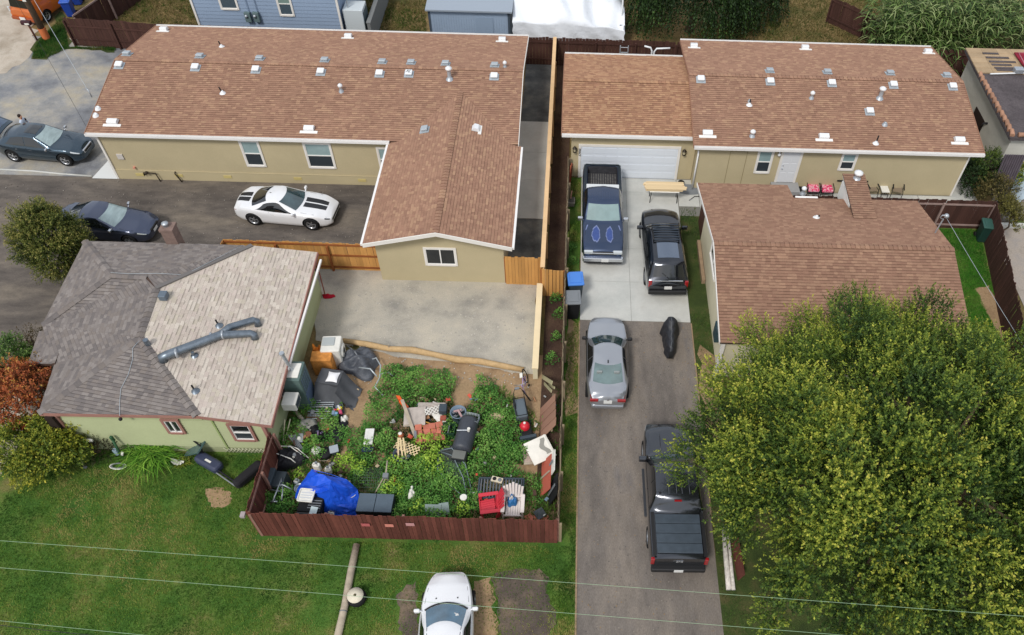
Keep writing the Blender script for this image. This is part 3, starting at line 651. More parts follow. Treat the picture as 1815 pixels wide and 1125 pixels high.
part('corner_post', MB().bbox(6.2, 6.34, 20.3, 20.44, 0, 2.5), m_trim, hC, world=True)
part('timber_edge', MB().bbox(6.2, 6.36, 25.9, 28.6, 0, .25), M('edging_wood'), hC, world=True)
cl = MB(); xa, xb2 = 12.75, 13.75
pA = GP(1505, 345, (x1C, ymC, zrC), nCb)
part('chimney_cover', MB().slab([(xa, 30.0, 3.35), (xa, 28.2, 3.05), (xb2, 28.2, 3.05), (xb2, 30.0, 3.35)], (0, .1, 1), .08).bbox(xa+.05, xb2-.05, 28.25, 29.95, 2.1, 3.02), m_white, hC, world=True)
ch = part('chimney_roof', MB().slab([(xa-.02, 30.04, 3.37), (xa-.02, 27.2, 3.14), (xb2+.02, 27.2, 3.14), (xb2+.02, 30.04, 3.37)], (0, .08, 1), .03), m_deck, hC, world=True)
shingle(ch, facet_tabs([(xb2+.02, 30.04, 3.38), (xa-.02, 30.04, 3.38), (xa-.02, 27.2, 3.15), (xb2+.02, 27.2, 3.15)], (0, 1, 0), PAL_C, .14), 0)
flue(hC, (13.35, 29.75, 3.3), .3, .12); flue(hC, GP(1425, 345, (x1C, ymC, zrC), nCb)+Vector((0, .2, -.1)), .25, .07)
part('flashing', MB().bbox(10.55, 11.6, 29.12, 29.25, 2.55, 2.62), m_white, hC, world=True)
pipe(hC, GP(1447, 386, (x1C, ymC, zrC), nCb), .14, lean=(.12, .02))
ms = GP(1657, 413, (x1C, ymC, zrC), nCb)
mast = part('service_mast', MB().cyl(ms-Vector((0, 0, .05)), ms+Vector((.12, .1, .75)), .03, n=8).tube([ms+Vector((.12, .1, .7)), ms+Vector((-.05, .1, .82)), ms+Vector((.0, .1, .95)), ms+Vector((.2, .1, .95)), ms+Vector((.3, .1, .8))], .025, 6).sphere(ms+Vector((.2, .12, .9)), .11), m_galv, hC, world=True)
MASTC = ms+Vector((.2, .05, .85))

# --- house G: pale green house with the hipped grey roof and pale east slope
hG = thing('house', 'pale green clapboard house with grey hip roof and pale east roof slope', 'house', (-15, 20, 0))
m_green = M('green_clapboard', S(168, 174, 136), .85, noise=(.9, .06), fine=(14, .04))
m_pink = M('pink_trim', S(156, 114, 104), .8, noise=(2, .1))
zH = 3.4
A1, A2, R1, R2 = G(197, 487, zH), G(260, 491, zH), G(277, 511, zH), G(247, 598, zH)
NW, NEp, NE, SE, Sp, SW = G(150, 427, 2.6), G(447, 435, 2.72), G(563, 447, 2.35), G(481, 754, 2.35), G(349, 737, 2.7), G(68, 732, 2.62)
_rm = (R1+R2)/2; _n = (NE-SE).cross(_rm-SE)
NEp, R1, R2, Sp = GP(447, 435, SE, _n), GP(277, 511, SE, _n), GP(247, 598, SE, _n), GP(349, 737, SE, _n)
W1 = G(75, 576, 2.5); W2 = G(97, 645, 2.5)
mb = MB(); mb.bbox(-18.7, -11.25, 16.22, 20.4, 0, 2.2); mb.bbox(-20.5, -11.25, 20.4, 24.6, 0, 2.2); mb.bbox(-18.6, -13.4, 16.23, 20.0, 2.2, 2.42); part('wall_core', mb, m_green, hG, world=True)
for i in range(13):                                   # clapboards on the two visible walls
    z = .42+i*.135
    part('clapboard', MB().add([(-18.7, 16.22, z+.13), (-11.25, 16.22, z+.13), (-11.25, 16.19, z), (-18.7, 16.19, z), (-11.25, 16.22, z), (-18.7, 16.22, z)], [(3, 2, 1, 0), (2, 3, 5, 4)]), m_green, hG, world=True)
    part('clapboard', MB().add([(-11.25, 16.22, z+.13), (-11.25, 24.6, z+.13), (-11.22, 24.6, z), (-11.22, 16.22, z), (-11.25, 24.6, z), (-11.25, 16.22, z)], [(3, 2, 1, 0), (2, 3, 5, 4)]), m_green, hG, world=True)
part('wall_joint', MB().bbox(-13.06, -13.0, 16.16, 16.2, .3, 2.4), M('green_joint', S(150, 166, 110), .85), hG, world=True)
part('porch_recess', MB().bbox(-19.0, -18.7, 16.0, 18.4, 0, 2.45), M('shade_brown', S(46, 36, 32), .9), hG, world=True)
part('corner_board', MB().bbox(-18.74, -18.62, 16.12, 16.24, 0, 2.45), m_pink, hG, world=True); part('corner_board', MB().bbox(-11.28, -11.16, 16.12, 16.24, 0, 2.4), m_pink, hG, world=True)
window(hG, -14.92, -14.25, 1.36, 2.3, 16.2, 'slide', .1, m_pink, prou=.07); window(hG, -12.56, -11.68, .95, 2.1, 16.2, 'hung', .1, m_pink, m_glassd, m_screen, prou=.07)
window(hG, 18.0, 18.9, 1.0, 2.0, -11.22, 'hung', .08, m_pink, face='x', sgn=1)
part('porch_rail', MB().bbox(-18.9, -17.9, 15.98, 16.06, .9, 1.0), m_white, hG, world=True)
rf = MB()
def fan(mb, pts, drop=.1):
    pts = [Vector(p) for p in pts]; n = len(pts); q = [p-Vector((0, 0, drop)) for p in pts]
    c = sum(pts, Vector())/n
    for i in range(n):
        mb.add([pts[i], pts[(i+1) % n], c], [(0, 1, 2)]); mb.add([pts[i], pts[(i+1) % n], q[(i+1) % n], q[i]], [(0, 3, 2, 1)])
GT = [([NW, NEp, A2], PAL_GREY), ([NW, A2, A1], PAL_GREY), ([NEp, R1, A2], PAL_GREY), ([NW, A1, W1], PAL_GREY), ([SW, Sp, R2], PAL_GREY), ([W1, A1, A2], PAL_GREY), ([W1, A2, R1], PAL_GREY), ([W1, R1, R2], PAL_GREY), ([W1, R2, W2], PAL_GREY), ([W2, R2, SW], PAL_GREY)]
ET = [[SE, NE, R1], [NE, NEp, R1], [SE, R1, R2], [SE, R2, Sp]]
def deck(mb, tri):
    n = (tri[1]-tri[0]).cross(tri[2]-tri[0])
    tri = tri if n.z > 0 else list(reversed(tri)); mb.slab([p-Vector((0, 0, .015)) for p in tri], (0, 0, 1), .1)
for tri, _ in GT: deck(rf, tri)
rGr = part('roof', rf, m_deck, hG, world=True)
fas = MB()
for a, b in ((SW, Sp), (Sp, SE), (SW, W2), (W1, NW), (SE, NE)):
    d = (b-a).normalized(); s = Vector((d.y, -d.x, 0))*.02
    fas.add([a+s, b+s, b+s-Vector((0, 0, .16)), a+s-Vector((0, 0, .16)), a, b, b-Vector((0, 0, .16)), a-Vector((0, 0, .16))], [(0, 3, 2, 1), (0, 1, 5, 4), (4, 5, 6, 7)])
part('fascia', fas, m_pink, hG, world=True)
def tri_tabs(pts, u, pl, **k): return facet_tabs([tuple(p) for p in pts], u, pl, **k)
gt = []
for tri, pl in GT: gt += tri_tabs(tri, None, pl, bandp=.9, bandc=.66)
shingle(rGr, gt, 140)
eb = MB()
for tri in ET: deck(eb, tri)
eastp = part('pale_roof', eb, m_deck, hG, world=True)
et = []
for tri in ET: et += tri_tabs(tri, None, PAL_PALE, e=.15, wmin=.2, wmax=.3, band=.045, bandp=.42, bandc=.7, t=.01)  # darker bands paint the butt shadows of some tabs
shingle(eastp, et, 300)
for a, b in ((SW, R2), (W1, A1), (Sp, R2), (R2, R1), (NW, A1), (A1, A2)): ridge_caps(rGr, a+Vector((0, 0, .01)), b+Vector((0, 0, .01)), .15, .24, PAL_GREY, .35, .96)
rake(hG, [NEp+Vector((0, 0, .03)), R1+Vector((0, 0, .03))], M('flashing_grey', S(110, 106, 104), .6), .08, .18)
part('rake_board', MB().slab([NE+Vector((.02, 0, .02)), NE+Vector((-.02, 0, .02)), SE+Vector((-.02, 0, .02)), SE+Vector((.02, 0, .02))], (0, 0, 1), .14), m_pink, hG, world=True)
part('gutter', MB().bbox(-10.86, -10.78, 18.6, 24.6, 2.2, 2.3), m_gutter, hG, world=True)
# west porch with its own shed roof
ph = [G(70, 587, 2.3), G(50, 644, 2.3), G(97, 645, 2.56), G(120, 587, 2.62)]
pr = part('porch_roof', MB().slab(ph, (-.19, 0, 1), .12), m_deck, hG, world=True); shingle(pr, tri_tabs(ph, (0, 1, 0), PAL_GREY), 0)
part('porch_beam', MB().bbox(-20.9, -19.5, 18.58, 18.66, 2.2, 2.34).bbox(-20.4, -20.3, 18.6, 18.7, 0, 2.3), m_pink, hG, world=True)
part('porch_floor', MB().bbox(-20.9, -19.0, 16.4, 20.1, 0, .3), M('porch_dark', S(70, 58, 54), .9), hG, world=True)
m_brickc = M('chimney_brick', S(126, 106, 98), .9, noise=(5, .2), bump=(14, .5, .02))
cb = GP(310, 428, NW, (A1-NW).cross(NEp-NW))
chg = part('chimney', MB().bbox(cb.x-.26, cb.x+.26, cb.y-.24, cb.y+.24, 2.2, cb.z+.85).bbox(cb.x-.29, cb.x+.29, cb.y-.27, cb.y+.27, cb.z+.78, cb.z+.9), m_brickc, hG, world=True)
part('flue', MB().lathe([(.11, cb.z+.88), (.11, cb.z+1.0), (.14, cb.z+1.0), (.14, cb.z+1.08), (.02, cb.z+1.11)], 12, mat=Matrix.Translation((cb.x-.05, cb.y, 0))), m_galv, chg, world=True)
nE = (NE-SE).cross(R1-SE).normalized(); nE = nE if nE.z > 0 else -nE
def onE(u, v): return GP(u, v, SE, nE)
m_duct = M('duct_metal', S(118, 128, 138), .4, .75, noise=(5, .3))
def dv(u, v, h=.22): return onE(u, v)+Vector((0, 0, h))
d0, dm, d1, d2 = dv(295, 636), dv(392, 600), dv(447, 597), dv(452, 573)
part('roof_duct', MB().tube([onE(290, 640), onE(291, 638)+Vector((0, 0, .2)), d0+Vector((.1, 0, .02)), dm, d1, d1+Vector((.12, 0, -.06)), onE(452, 600)], [.16, .17, .17, .16, .14, .14, .15], 12).tube([dm, dv(410, 586), d2, d2+Vector((.12, 0, -.06)), onE(458, 577)], [.14, .14, .13, .13, .15], 12), m_duct, hG, world=True)
for a, b, r in ((dm-Vector((.3, .12, 0)), dm-Vector((.24, .1, 0)), .185), (dm+Vector((.1, .02, 0)), dm+Vector((.16, .03, 0)), .175), (d0+Vector((.4, .1, .01)), d0+Vector((.46, .12, .01)), .185)): part('duct_seam', MB().tube([a, b], r, 12), m_galv, hG, world=True)
part('duct_support', MB().cyl(onE(344, 630), onE(344, 630)+Vector((0, 0, .2)), .06).lathe([(.16, 0), (.08, .06)], 10, mat=Matrix.Translation(onE(344, 630))), m_duct, hG, world=True)
part('roof_hood', MB().rbox(onE(292, 528)+Vector((0, 0, .14)), (.3, .34, .26), .04), M('hood_blue_grey', S(100, 112, 124), .5, .3), hG, world=True)
for u, v in ((263, 611),): part('vent_pipe', MB().cyl(onE(u, v), onE(u, v)+Vector((0, 0, .3)), .1, n=10), m_duct, hG, world=True)
for u, v in ((388, 577), (346, 693)): pipe(hG, onE(u, v), .28, .035, (-.06, .06), fl=m_duct); part('pipe_collar', MB().lathe([(.12, .01), (.06, .1)], 8, mat=Matrix.Translation(onE(u, v))), m_duct, hG, world=True)
rv = [(248, 604), (236, 618), (236, 637), (228, 665), (215, 690), (213, 712), (213, 738)]
nS = (Sp-SW).cross(R2-SW).normalized()
cab = [GP(u, v, SW, nS)+Vector((0, 0, .04)) for u, v in rv]
part('roof_cable', MB().tube(cab, .010, 5), m_vents, hG, world=True); part('cable_clip', MB().sphere(cab[-1]-Vector((0, .06, .12)), .07), m_blackpipe, hG, world=True)
part('roof_cable', MB().tube([A1+Vector((0, .05, .09)), (A1+A2)/2+Vector((0, .05, .08)), A2+Vector((.4, .2, .03)), R1+Vector((.8, .9, -.12)), NEp+Vector((-.3, -.2, .2))], .009, 5), m_vents, hG, world=True)
# lattice under the south wall
lt = MB()
for i in range(14):
    a = -13.2+i*.14; lt.tube([(a, 16.17, .05), (a+.22, 16.17, .36)], .014, 4); lt.tube([(a+.22, 16.18, .05), (a, 16.18, .36)], .014, 4)
part('lattice', lt, M('lattice_cream', S(196, 196, 168), .8), hG, world=True)
# ------------------------------------------------------------------ fences
m_redf = M('fence_red_brown', S(100, 58, 49), .9, rand=.28, noise=(3, .22), fine=(20, .18), stretch=(1, 1, .25))
m_redr = M('fence_rail_worn', S(146, 110, 98), .9, noise=(3, .22))
m_honey = M('fence_honey', S(192, 142, 82), .8, rand=.14, noise=(2.5, .12), stretch=(1, 1, .25))
m_honeyr = M('fence_honey_rail', S(140, 84, 46), .8, rand=.1, noise=(3, .15))
m_dark = M('fence_dark_brown', S(74, 50, 44), .9, rand=.18, noise=(2.5, .18), stretch=(1, 1, .25))
m_darkr = M('fence_rail_pale', S(150, 128, 122), .9, noise=(3, .2))
m_olive = M('fence_weathered', S(132, 118, 96), .92, rand=.2, noise=(3, .2), stretch=(1, 1, .25))
m_cap = M('fence_cap_pine', S(222, 186, 142), .8, rand=.06, noise=(2, .1))
BM = {}
def board_mesh(w, h, t, mat):
    k = (round(w, 3), round(h, 2), t, mat.name)
    if k not in BM: me = MB().bbox(-w/2, w/2, -t/2, t/2, 0, h).mesh('board'); me.materials.append(mat); BM[k] = me
    return BM[k]
def fence(label, p0, p1, h, mat, rail=None, bw=.14, gap=.008, rs=1, rails=(.3, 1.5), posts=2.4, hv=.02, skip=(), name='fence', group=None, prail=.045, cap=None):
    p0, p1 = Vector((p0[0], p0[1], 0)), Vector((p1[0], p1[1], 0)); d = p1-p0; L = d.length
    t = thing(name, label, 'fence', p0, math.atan2(d.y, d.x), group)
    n = int(L/(bw+gap)); st = L/n
    me = board_mesh(bw, h, .02, mat)
    for i in range(n):
        x = (i+.5)*st
        if any(a <= x <= b for a, b in skip): continue
        o = link('board', me, None, t, (x, random.uniform(-.006, .006), 0), (random.uniform(-.012, .012), 0, 0)); o.scale = (1, 1, 1+random.uniform(-hv, hv))
    rm = rail or mat
    for z in rails:
        part('rail', MB().bbox(0, L, rs*.035-.02, rs*.035+.02, z-prail, z+prail), rm, t)
    if posts:
        k = max(1, int(round(L/posts)))
        for i in range(k+1):
            x = L*i/k; part('post', MB().bbox(x-.045, x+.045, rs*.1-.045, rs*.1+.045, 0, h-.14), rm, t)
    if cap: part('cap_board', MB().bbox(0, L, -cap/2, cap/2, h+.005, h+.04), m_cap, t)
    return t
f1 = fence('red-brown board fence along the south edge of the cluttered yard', (-10.98, 12.76), (-.2, 12.72), 1.78, m_redf, m_redr, .142, rs=1, rails=(.35, 1.5))
f2 = fence('red-brown fence return joining the cluttered yard to the green house', (-11.0, 12.78), (-11.0, 16.05), 1.78, m_redf, m_redr, .142, rs=-1, rails=(.35, 1.55), posts=1.6)
for i, (u, v, c) in enumerate(((648, 930, (178, 96, 96)), (690, 931, (206, 132, 118)), (727, 929, (190, 140, 140)))):
    q = GY(u, v, 12.7); part('paper_notice', MB().box((q.x+10.98, -.05, q.z), (.3, .008, .2)), M('paper%d' % i, S(*c), .8), f1)
part('post_cap', MB().box((-.2, .05, 1.5), (.16, .2, .12)), M('post_cap_grey', S(160, 150, 150), .8), f1)
f3 = fence('weathered broken fence between cluttered yard and driveway grass strip', (-.2, 12.8), (-.2, 25.2), 1.5, m_olive, None, .13, rs=-1, rails=(.35, 1.25), skip=((1.9, 3.0), (4.5, 6.3)), posts=2.0)
f4 = fence('thin weathered fence beside the concrete driveway and dark soil strip', (-.2, 25.4), (-.2, 33.3), 1.45, m_olive, None, .13, rs=-1, rails=(.35, 1.25), posts=2.0, skip=((3.2, 3.6),))
f5 = fence('long pine fence with a pale cap board beside the tan house', (-1.2, 24.95), (-1.2, 44.1), 1.78, m_honey, m_cap, .142, rs=-1, rails=(.3, 1.65), cap=.2)
f6 = fence('honey coloured timber gate beside the tan house wing', (-2.93, 25.58), (-1.28, 25.55), 1.76, m_honey, m_honeyr, .142, rs=1, rails=(.4, 1.5), posts=1.6, name='gate'); f6['category'] = 'gate'
f7 = fence('honey and greenish board panel closing the dark soil strip', (-1.25, 24.9), (-.26, 24.86), 1.72, m_honey, m_honeyr, .142, rs=1, rails=(.4, 1.4), posts=.9)
for c in f7.children[-4:]: pass
f8 = fence('honey coloured fence with rails behind the green house', (-15.75, 26.3), (-8.7, 26.22), 1.7, m_honey, m_honeyr, .142, rs=-1, rails=(.2, .95, 1.6), posts=2.2)
f9 = fence('short honey fence return beside the chimney', (-15.75, 25.6), (-15.75, 26.28), 1.7, m_honey, m_honeyr, .142, rs=1, rails=(.2, 1.6), posts=0)
fence('dark brown boundary fence at the parking lot verge', (-30.6, 44.75), (-24.9, 44.35), 1.8, m_dark, None, .19, rails=(.5, 1.3), rs=-1, posts=2.8)
fence('dark brown boundary fence running behind both tan houses', (-24.85, 44.35), (6.0, 43.95), 1.8, m_dark, None, .19, rails=(.4, 1.5), rs=-1, posts=2.4)
fence('dark brown boundary fence behind the garage house and the reeds', (6.1, 43.95), (24.0, 43.9), 1.8, m_dark, None, .19, rails=(.4, 1.5), rs=-1, posts=2.4)
fence('dark mesh fence running north past the blue bins', (-30.3, 45.2), (-27.6, 53.5), 1.7, m_dark, m_darkr, .19, rails=(1.66,), rs=-1, posts=2.7)
fence('dark brown fence with pale rails behind the cream house', (10.7, 30.3), (20.75, 30.2), 1.8, m_dark, m_darkr, .142, rails=(.25, 1.55), rs=-1, posts=2.4)
fence('dark brown fence along the east side of the lawn', (20.75, 30.2), (19.35, 22.2), 1.8, m_dark, None, .142, rails=(.25, 1.55), rs=1, posts=2.4)
fence('dark brown fence along the lawn behind the large tree', (19.35, 22.15), (18.3, 15.5), 1.8, m_dark, None, .142, rails=(.25, 1.55), rs=1, posts=2.4)
a, b = G(1478, -5, 1.7), G(1602, 52, 1.7)
fence('dark brown diagonal fence beside the tall reeds', (a.x, a.y), (b.x, b.y), 1.7, m_dark, None, .19, rails=(.4, 1.5), rs=-1, posts=2.4)
bw_ = thing('block_wall', 'low cream block wall at the edge of the gravel yard', 'wall', (-1.33, 20.1, 0))
for i in range(12):
    for r in range(4): part('block', MB().bbox(-.1, .1, i*.4+.004, i*.4+.396, r*.18+.003, r*.18+.178), m_cream, bw_)
part('wall_cap', MB().bbox(-.13, .13, -.02, 4.83, .72, .78), M('cap_cream', S(226, 206, 168), .85, noise=(2, .06)), bw_)
# ------------------------------------------------------------------ neighbouring buildings
m_blue = M('blue_siding', S(140, 158, 182), .8, noise=(.8, .05))
hb = thing('house', 'blue-grey house with two white windows and electric meters beyond the boundary fence', 'house', (-18.6, 50, 0))
part('wall', MB().bbox(-22.95, -14.25, 45.6, 54, 0, 4.6), m_blue, hb, world=True)
for i in range(18): part('siding_board', MB().add([(-22.95, 45.6, .4+i*.23), (-14.25, 45.6, .4+i*.23), (-14.25, 45.58, .18+i*.23), (-22.95, 45.58, .18+i*.23), (-14.25, 45.6, .18+i*.23), (-22.95, 45.6, .18+i*.23)], [(3, 2, 1, 0), (2, 3, 5, 4)]), m_blue, hb, world=True)
part('roof', MB().slab([(-23.3, 45.2, 4.55), (-13.9, 45.2, 4.55), (-13.9, 49.8, 6.2), (-23.3, 49.8, 6.2)], (0, -.35, 1), .15).slab([(-13.9, 54.4, 4.55), (-23.3, 54.4, 4.55), (-23.3, 49.8, 6.2), (-13.9, 49.8, 6.2)], (0, .35, 1), .15).add([(-22.95, 45.6, 4.6), (-22.95, 54, 4.6), (-22.95, 49.8, 6.1)], [(0, 2, 1)]).add([(-14.25, 45.6, 4.6), (-14.25, 54, 4.6), (-14.25, 49.8, 6.1)], [(0, 1, 2)]), M('far_roof', S(110, 104, 104), .9), hb, world=True)
for xx in (-22.95, -14.25): part('corner_board', MB().bbox(xx-.06, xx+.06, 45.52, 45.62, 0, 4.55), m_trim, hb, world=True)
window(hb, -21.3, -20.2, 2.15, 3.6, 45.58, upper=M('green_blind', S(120, 140, 134), .3), lower=M('shade_pane', S(74, 88, 98), .2)); window(hb, -17.85, -16.95, 1.85, 3.4, 45.58, upper=M('green_blind'), lower=M('shade_pane'))
for u in (440, 455):
    q = GY(u, 29, 45.5); o = part('electric_meter', MB().rbox((q.x, 45.46, q.z), (.36, .2, .6), .03), M('meter_green', S(98, 116, 118), .6), hb, world=True)
    part('meter_glass', MB().sphere((q.x-.05, 45.34, q.z+.1), .1), m_galv, o, world=True); part('conduit', MB().cyl((q.x+.1, 45.5, q.z+.3), (q.x+.1, 45.5, 4.5), .025, n=6), m_blue, o, world=True)
ub = thing('utility_cabinet', 'white metal cabinet standing beside the blue-grey house', 'cabinet', (-13.5, 46.4, 0))
part('cabinet_body', MB().rbox((0, 0, 1.1), (1.2, 1.2, 2.2), .03), M('cabinet_white', S(198, 206, 210), .5), ub); part('cabinet_door', MB().bbox(.6, .63, -.5, .5, .2, 2.0), M('cabinet_dark', S(70, 84, 88), .5), ub); part('cabinet_pipe', MB().cyl((-.3, -.3, 2.1), (-.3, -.3, 2.9), .04), m_galv, ub)
ws = thing('garden_wall', 'grey rendered wall between the cabinet and the dry grass', 'wall', (-12.6, 46.2, 0)); part('wall_body', MB().bbox(-.1, .1, -.6, 6, 0, 1.5), M('render_grey', S(120, 122, 122), .9), ws); part('wall_coping', MB().bbox(-.13, .13, -.62, 6, 1.5, 1.56), M('render_grey'), ws)
sh = thing('shed', 'light blue ribbed metal shed beside the white tarpaulin shelter', 'shed', (-6.4, 45.6, 0))
m_shed = M('shed_blue', S(150, 168, 190), .6, noise=(.8, .06))
part('shed_wall', MB().bbox(-2.4, 2.4, 0, 4, 0, 2.5), m_shed, sh); part('shed_roof', MB().slab([(-2.6, -.25, 2.62), (2.6, -.25, 2.62), (2.6, 4.3, 2.9), (-2.6, 4.3, 2.9)], (0, -.06, 1), .1), M('shed_roof', S(150, 160, 172), .6), sh)
for i in range(32): part('rib', MB().bbox(-2.38+i*.152, -2.34+i*.152, -.018, 0, 0, 2.5), m_shed, sh)
part('shed_hatch', MB().bbox(.35, 1.4, -.035, -.018, 1.0, 2.1), M('shed_hatch', S(140, 158, 180), .6), sh)
part('shed_corner', MB().bbox(2.3, 2.44, -.03, .1, 0, 2.5), M('shed_dark', S(70, 80, 92), .6), sh); part('shed_corner', MB().bbox(-2.5, -2.36, -.03, .1, 0, 2.5), M('shed_dark'), sh)
# tarpaulin shelter
tp = thing('tarpaulin_shelter', 'white tarpaulin shelter draped over a frame behind the boundary fence', 'shelter', (-.4, 45.4, 0))
def tarp(u, v):                                      # u along x, v from front hem over the roof to the back
    x = -3.4+6.8*u; r = np.sin(u*23)*.03+np.sin(u*9+1)*.06
    hgt = 2.05-.35*max(0, u-.55)*2+.06*math.sin(u*17)
    if v < .35: k = v/.35; return (x+.03*math.sin(v*30), -.05+r*(1-k)+.05*math.sin(x*5+k*4)*(1-k), 1.0*(1-k)*.9+hgt*k)
    k = (v-.35)/.65; pk = 3.0 if u < .55 else 3.0-(u-.55)*2.4
    return (x, 4.2*k, hgt+(pk-hgt)*math.sin(min(1, k*1.3)*PI/2)-.2*math.sin(k*7+u*9)+.1*math.sin(u*31+k*5)+(.5*max(0, 1-abs(u-.62)*9)+.35*max(0, 1-abs(u-.9)*10))*math.sin(k*PI))
m_tarp = M('white_tarp', S(226, 230, 236), .6, noise=(1.2, .04), bump=(3, .35, .1))
part('tarpaulin', MB().grid(tarp, 44, 30), m_tarp, tp); part('side_sheet', MB().grid(lambda u, v: (3.4+.02*math.sin(u*20), 4.2*u, .7+1.1*v), 12, 4), m_tarp, tp)
for xx in (-3.3, 0, 3.35):
    part('frame_pole', MB().cyl((xx, .05, 0), (xx, .05, 1.9), .03), m_galv, tp); part('frame_pole', MB().cyl((xx, 4.1, 0), (xx, 4.1, 2.2), .03), m_galv, tp)
part('printed_panel', MB().box((3.25, .35, 1.62), (.3, .02, .3), rot=(-.5, 0, 0)), M('print_dark', S(60, 66, 70), .6, noise=(12, .8)), tp)
part('upright_pole', MB().cyl((3.2, .9, 1.6), (3.25, 1.2, 3.4), .05), m_ventw, tp)
# building D to the east
hd = thing('outbuilding', 'whitewashed outbuilding with black tar roof and tan tile edge at the east side', 'building', (25, 37, 0))
m_wash = M('whitewash', S(188, 186, 178), .9, noise=(.8, .12), fine=(6, .06), stretch=(1, 1, 3))
part('wall', MB().bbox(22.5, 30, 34.2, 41.6, 0, 2.7), m_wash, hd, world=True)
part('roof', MB().slab([(22.2, 33.9, 2.85), (30.3, 33.9, 2.85), (30.3, 41.9, 3.05), (22.2, 41.9, 3.05)], (0, -.02, 1), .16), M('tar_roof', S(84, 78, 80), .95, noise=(1.2, .3), fine=(10, .3)), hd, world=True)
m_tile = M('old_roof_tan', S(164, 142, 114), .9, rand=.12, noise=(1.5, .2))
for i in range(5):
    for j in range(9): part('roof_sheet', MB().bbox(22.2+j*.85, 22.2+j*.85+.84, 39.5+i*.48, 39.5+i*.48+.5, 3.0+i*.012, 3.06+i*.012), m_tile, hd, world=True)
m_terra = M('terracotta', S(160, 122, 100), .9, rand=.18, noise=(4, .2))
for j in range(14): part('edge_tile', MB().cyl((22.3+random.uniform(-.03, .03), 34.0+j*.4, 2.93), (22.35, 34.36+j*.4, 3.02), .13, .1, 8), m_terra, hd, world=True)
for j in range(6): part('edge_tile', MB().cyl((22.6+j*.42, 34.0+random.uniform(-.05, .05), 2.95), (22.98+j*.42, 34.0, 3.0), .13, .1, 8), m_terra, hd, world=True)
for j, (y, L) in enumerate(((41.3, .9), (40.9, 1.3), (40.5, 1.5), (40.2, 1.1), (39.9, 1.6), (39.7, 1.4))): part('tar_stain', MB().bbox(23.0+j*.06, 23.0+j*.06+L, y, y+.16, 3.07+(y-39.5)*.025, 3.085+(y-39.5)*.025), M('tar_roof'), hd, world=True)
part('red_panel', MB().box((25.2, 39.7, 3.2), (.7, 3.4, .06), rot=(0, 0, .06)), M('crimson', S(132, 32, 52), .7, noise=(3, .25)), hd, world=True)
part('panel_frame', MB().tube([(24.8, 38.1, 3.25), (24.95, 41.3, 3.25), (25.6, 41.3, 3.25), (25.55, 38.1, 3.25)], .03, 4, closed=True), M('pink_frame', S(196, 130, 140), .6), hd, world=True)
part('roof_pipe', MB().cyl((22.8, 39.35, 3.08), (24.7, 39.5, 3.1), .04), m_ventw, hd, world=True)
part('roof_cooler', MB().rbox((24.4, 39.6, 3.2), (.5, .35, .25), .03), m_galv, hd, world=True)
part('wall_spout', MB().tube([(22.5, 36.9, 1.6), (22.3, 36.9, 1.6), (22.25, 36.9, 1.4)], .06, 6), m_blackpipe, hd, world=True)
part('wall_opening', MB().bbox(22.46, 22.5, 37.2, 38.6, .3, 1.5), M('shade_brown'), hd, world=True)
cs = thing('corrugated_sheet', 'upright purple-grey corrugated sheet leaning beside the outbuilding', 'sheet', (22.0, 32.9, 0))
for j in range(9): part('rib', MB().cyl((j*.12, 0, 0), (j*.12, .35, 2.3), .06, n=6), M('corrugated', S(92, 84, 92), .6, .3, noise=(4, .2)), cs)
lb = thing('blue_tarpaulin', 'pale blue tarpaulin covering something beside the corrugated sheet', 'tarpaulin', (24.2, 33.2, 0))
part('tarpaulin', MB().grid(lambda u, v: (-1.0+2.6*u, -1.1+2.2*v, 1.75*math.sin(PI*min(1, max(0, u*1.1)))**.5*math.sin(PI*(.06+.88*v))**.5+.05*math.sin(u*14+v*9)), 18, 14), M('pale_blue_tarp', S(190, 208, 222), .6, bump=(3, .4, .1)), lb); part('tie_rope', MB().tube([(-.9, -.8, .5), (.3, -1.1, .05)], .02, 4), m_blackpipe, lb)
pl = thing('timber_stack', 'stack of grey weathered boards behind the white kerb', 'timber', (23.3, 31.3, 0))
for j in range(12): part('board', MB().bbox(-1.4+j*.24, -1.18+j*.24, -.6, .6, 0, .3+.02*(j % 3)), M('grey_board', S(128, 122, 116), .9, rand=.2), pl)
tag(part('white_kerb', MB().bbox(21.6, 26, 30.3, 30.5, 0, .2), m_conc), 'white concrete kerb in front of the grey timber stack', 'kerb')
# ------------------------------------------------------------------ vehicles
m_tyre = M('tyre_rubber', S(30, 30, 31), .85)
m_rim = M('alloy_rim', S(178, 180, 184), .3, .8)
m_chrome = M('chrome', S(210, 212, 216), .15, .95)
m_blackpl = M('black_plastic', S(26, 26, 28), .55)
m_seam = M('panel_gap', S(12, 12, 13), .8)
m_arch = M('wheel_well', S(10, 10, 10), .95)
m_carglass = M('car_glass', S(20, 24, 27), .03, spec=.9, coat=.5)
m_head = M('headlamp', S(206, 212, 216), .12, .3, coat=1)
m_tail = M('tail_lamp', S(150, 18, 24), .2, coat=.6)
m_plate = M('number_plate', S(216, 216, 214), .5, noise=(40, .12))
def paint(name, col, metal=.3, rough=.32): return M(name, col, rough, metal, coat=.9)
def interp(tab, x):
    if x <= tab[0][0]: return tab[0][1]
    for (a, b), (c, d) in zip(tab[:-1], tab[1:]):
        if x <= c: return b+(d-b)*(x-a)/(c-a)
    return tab[-1][1]
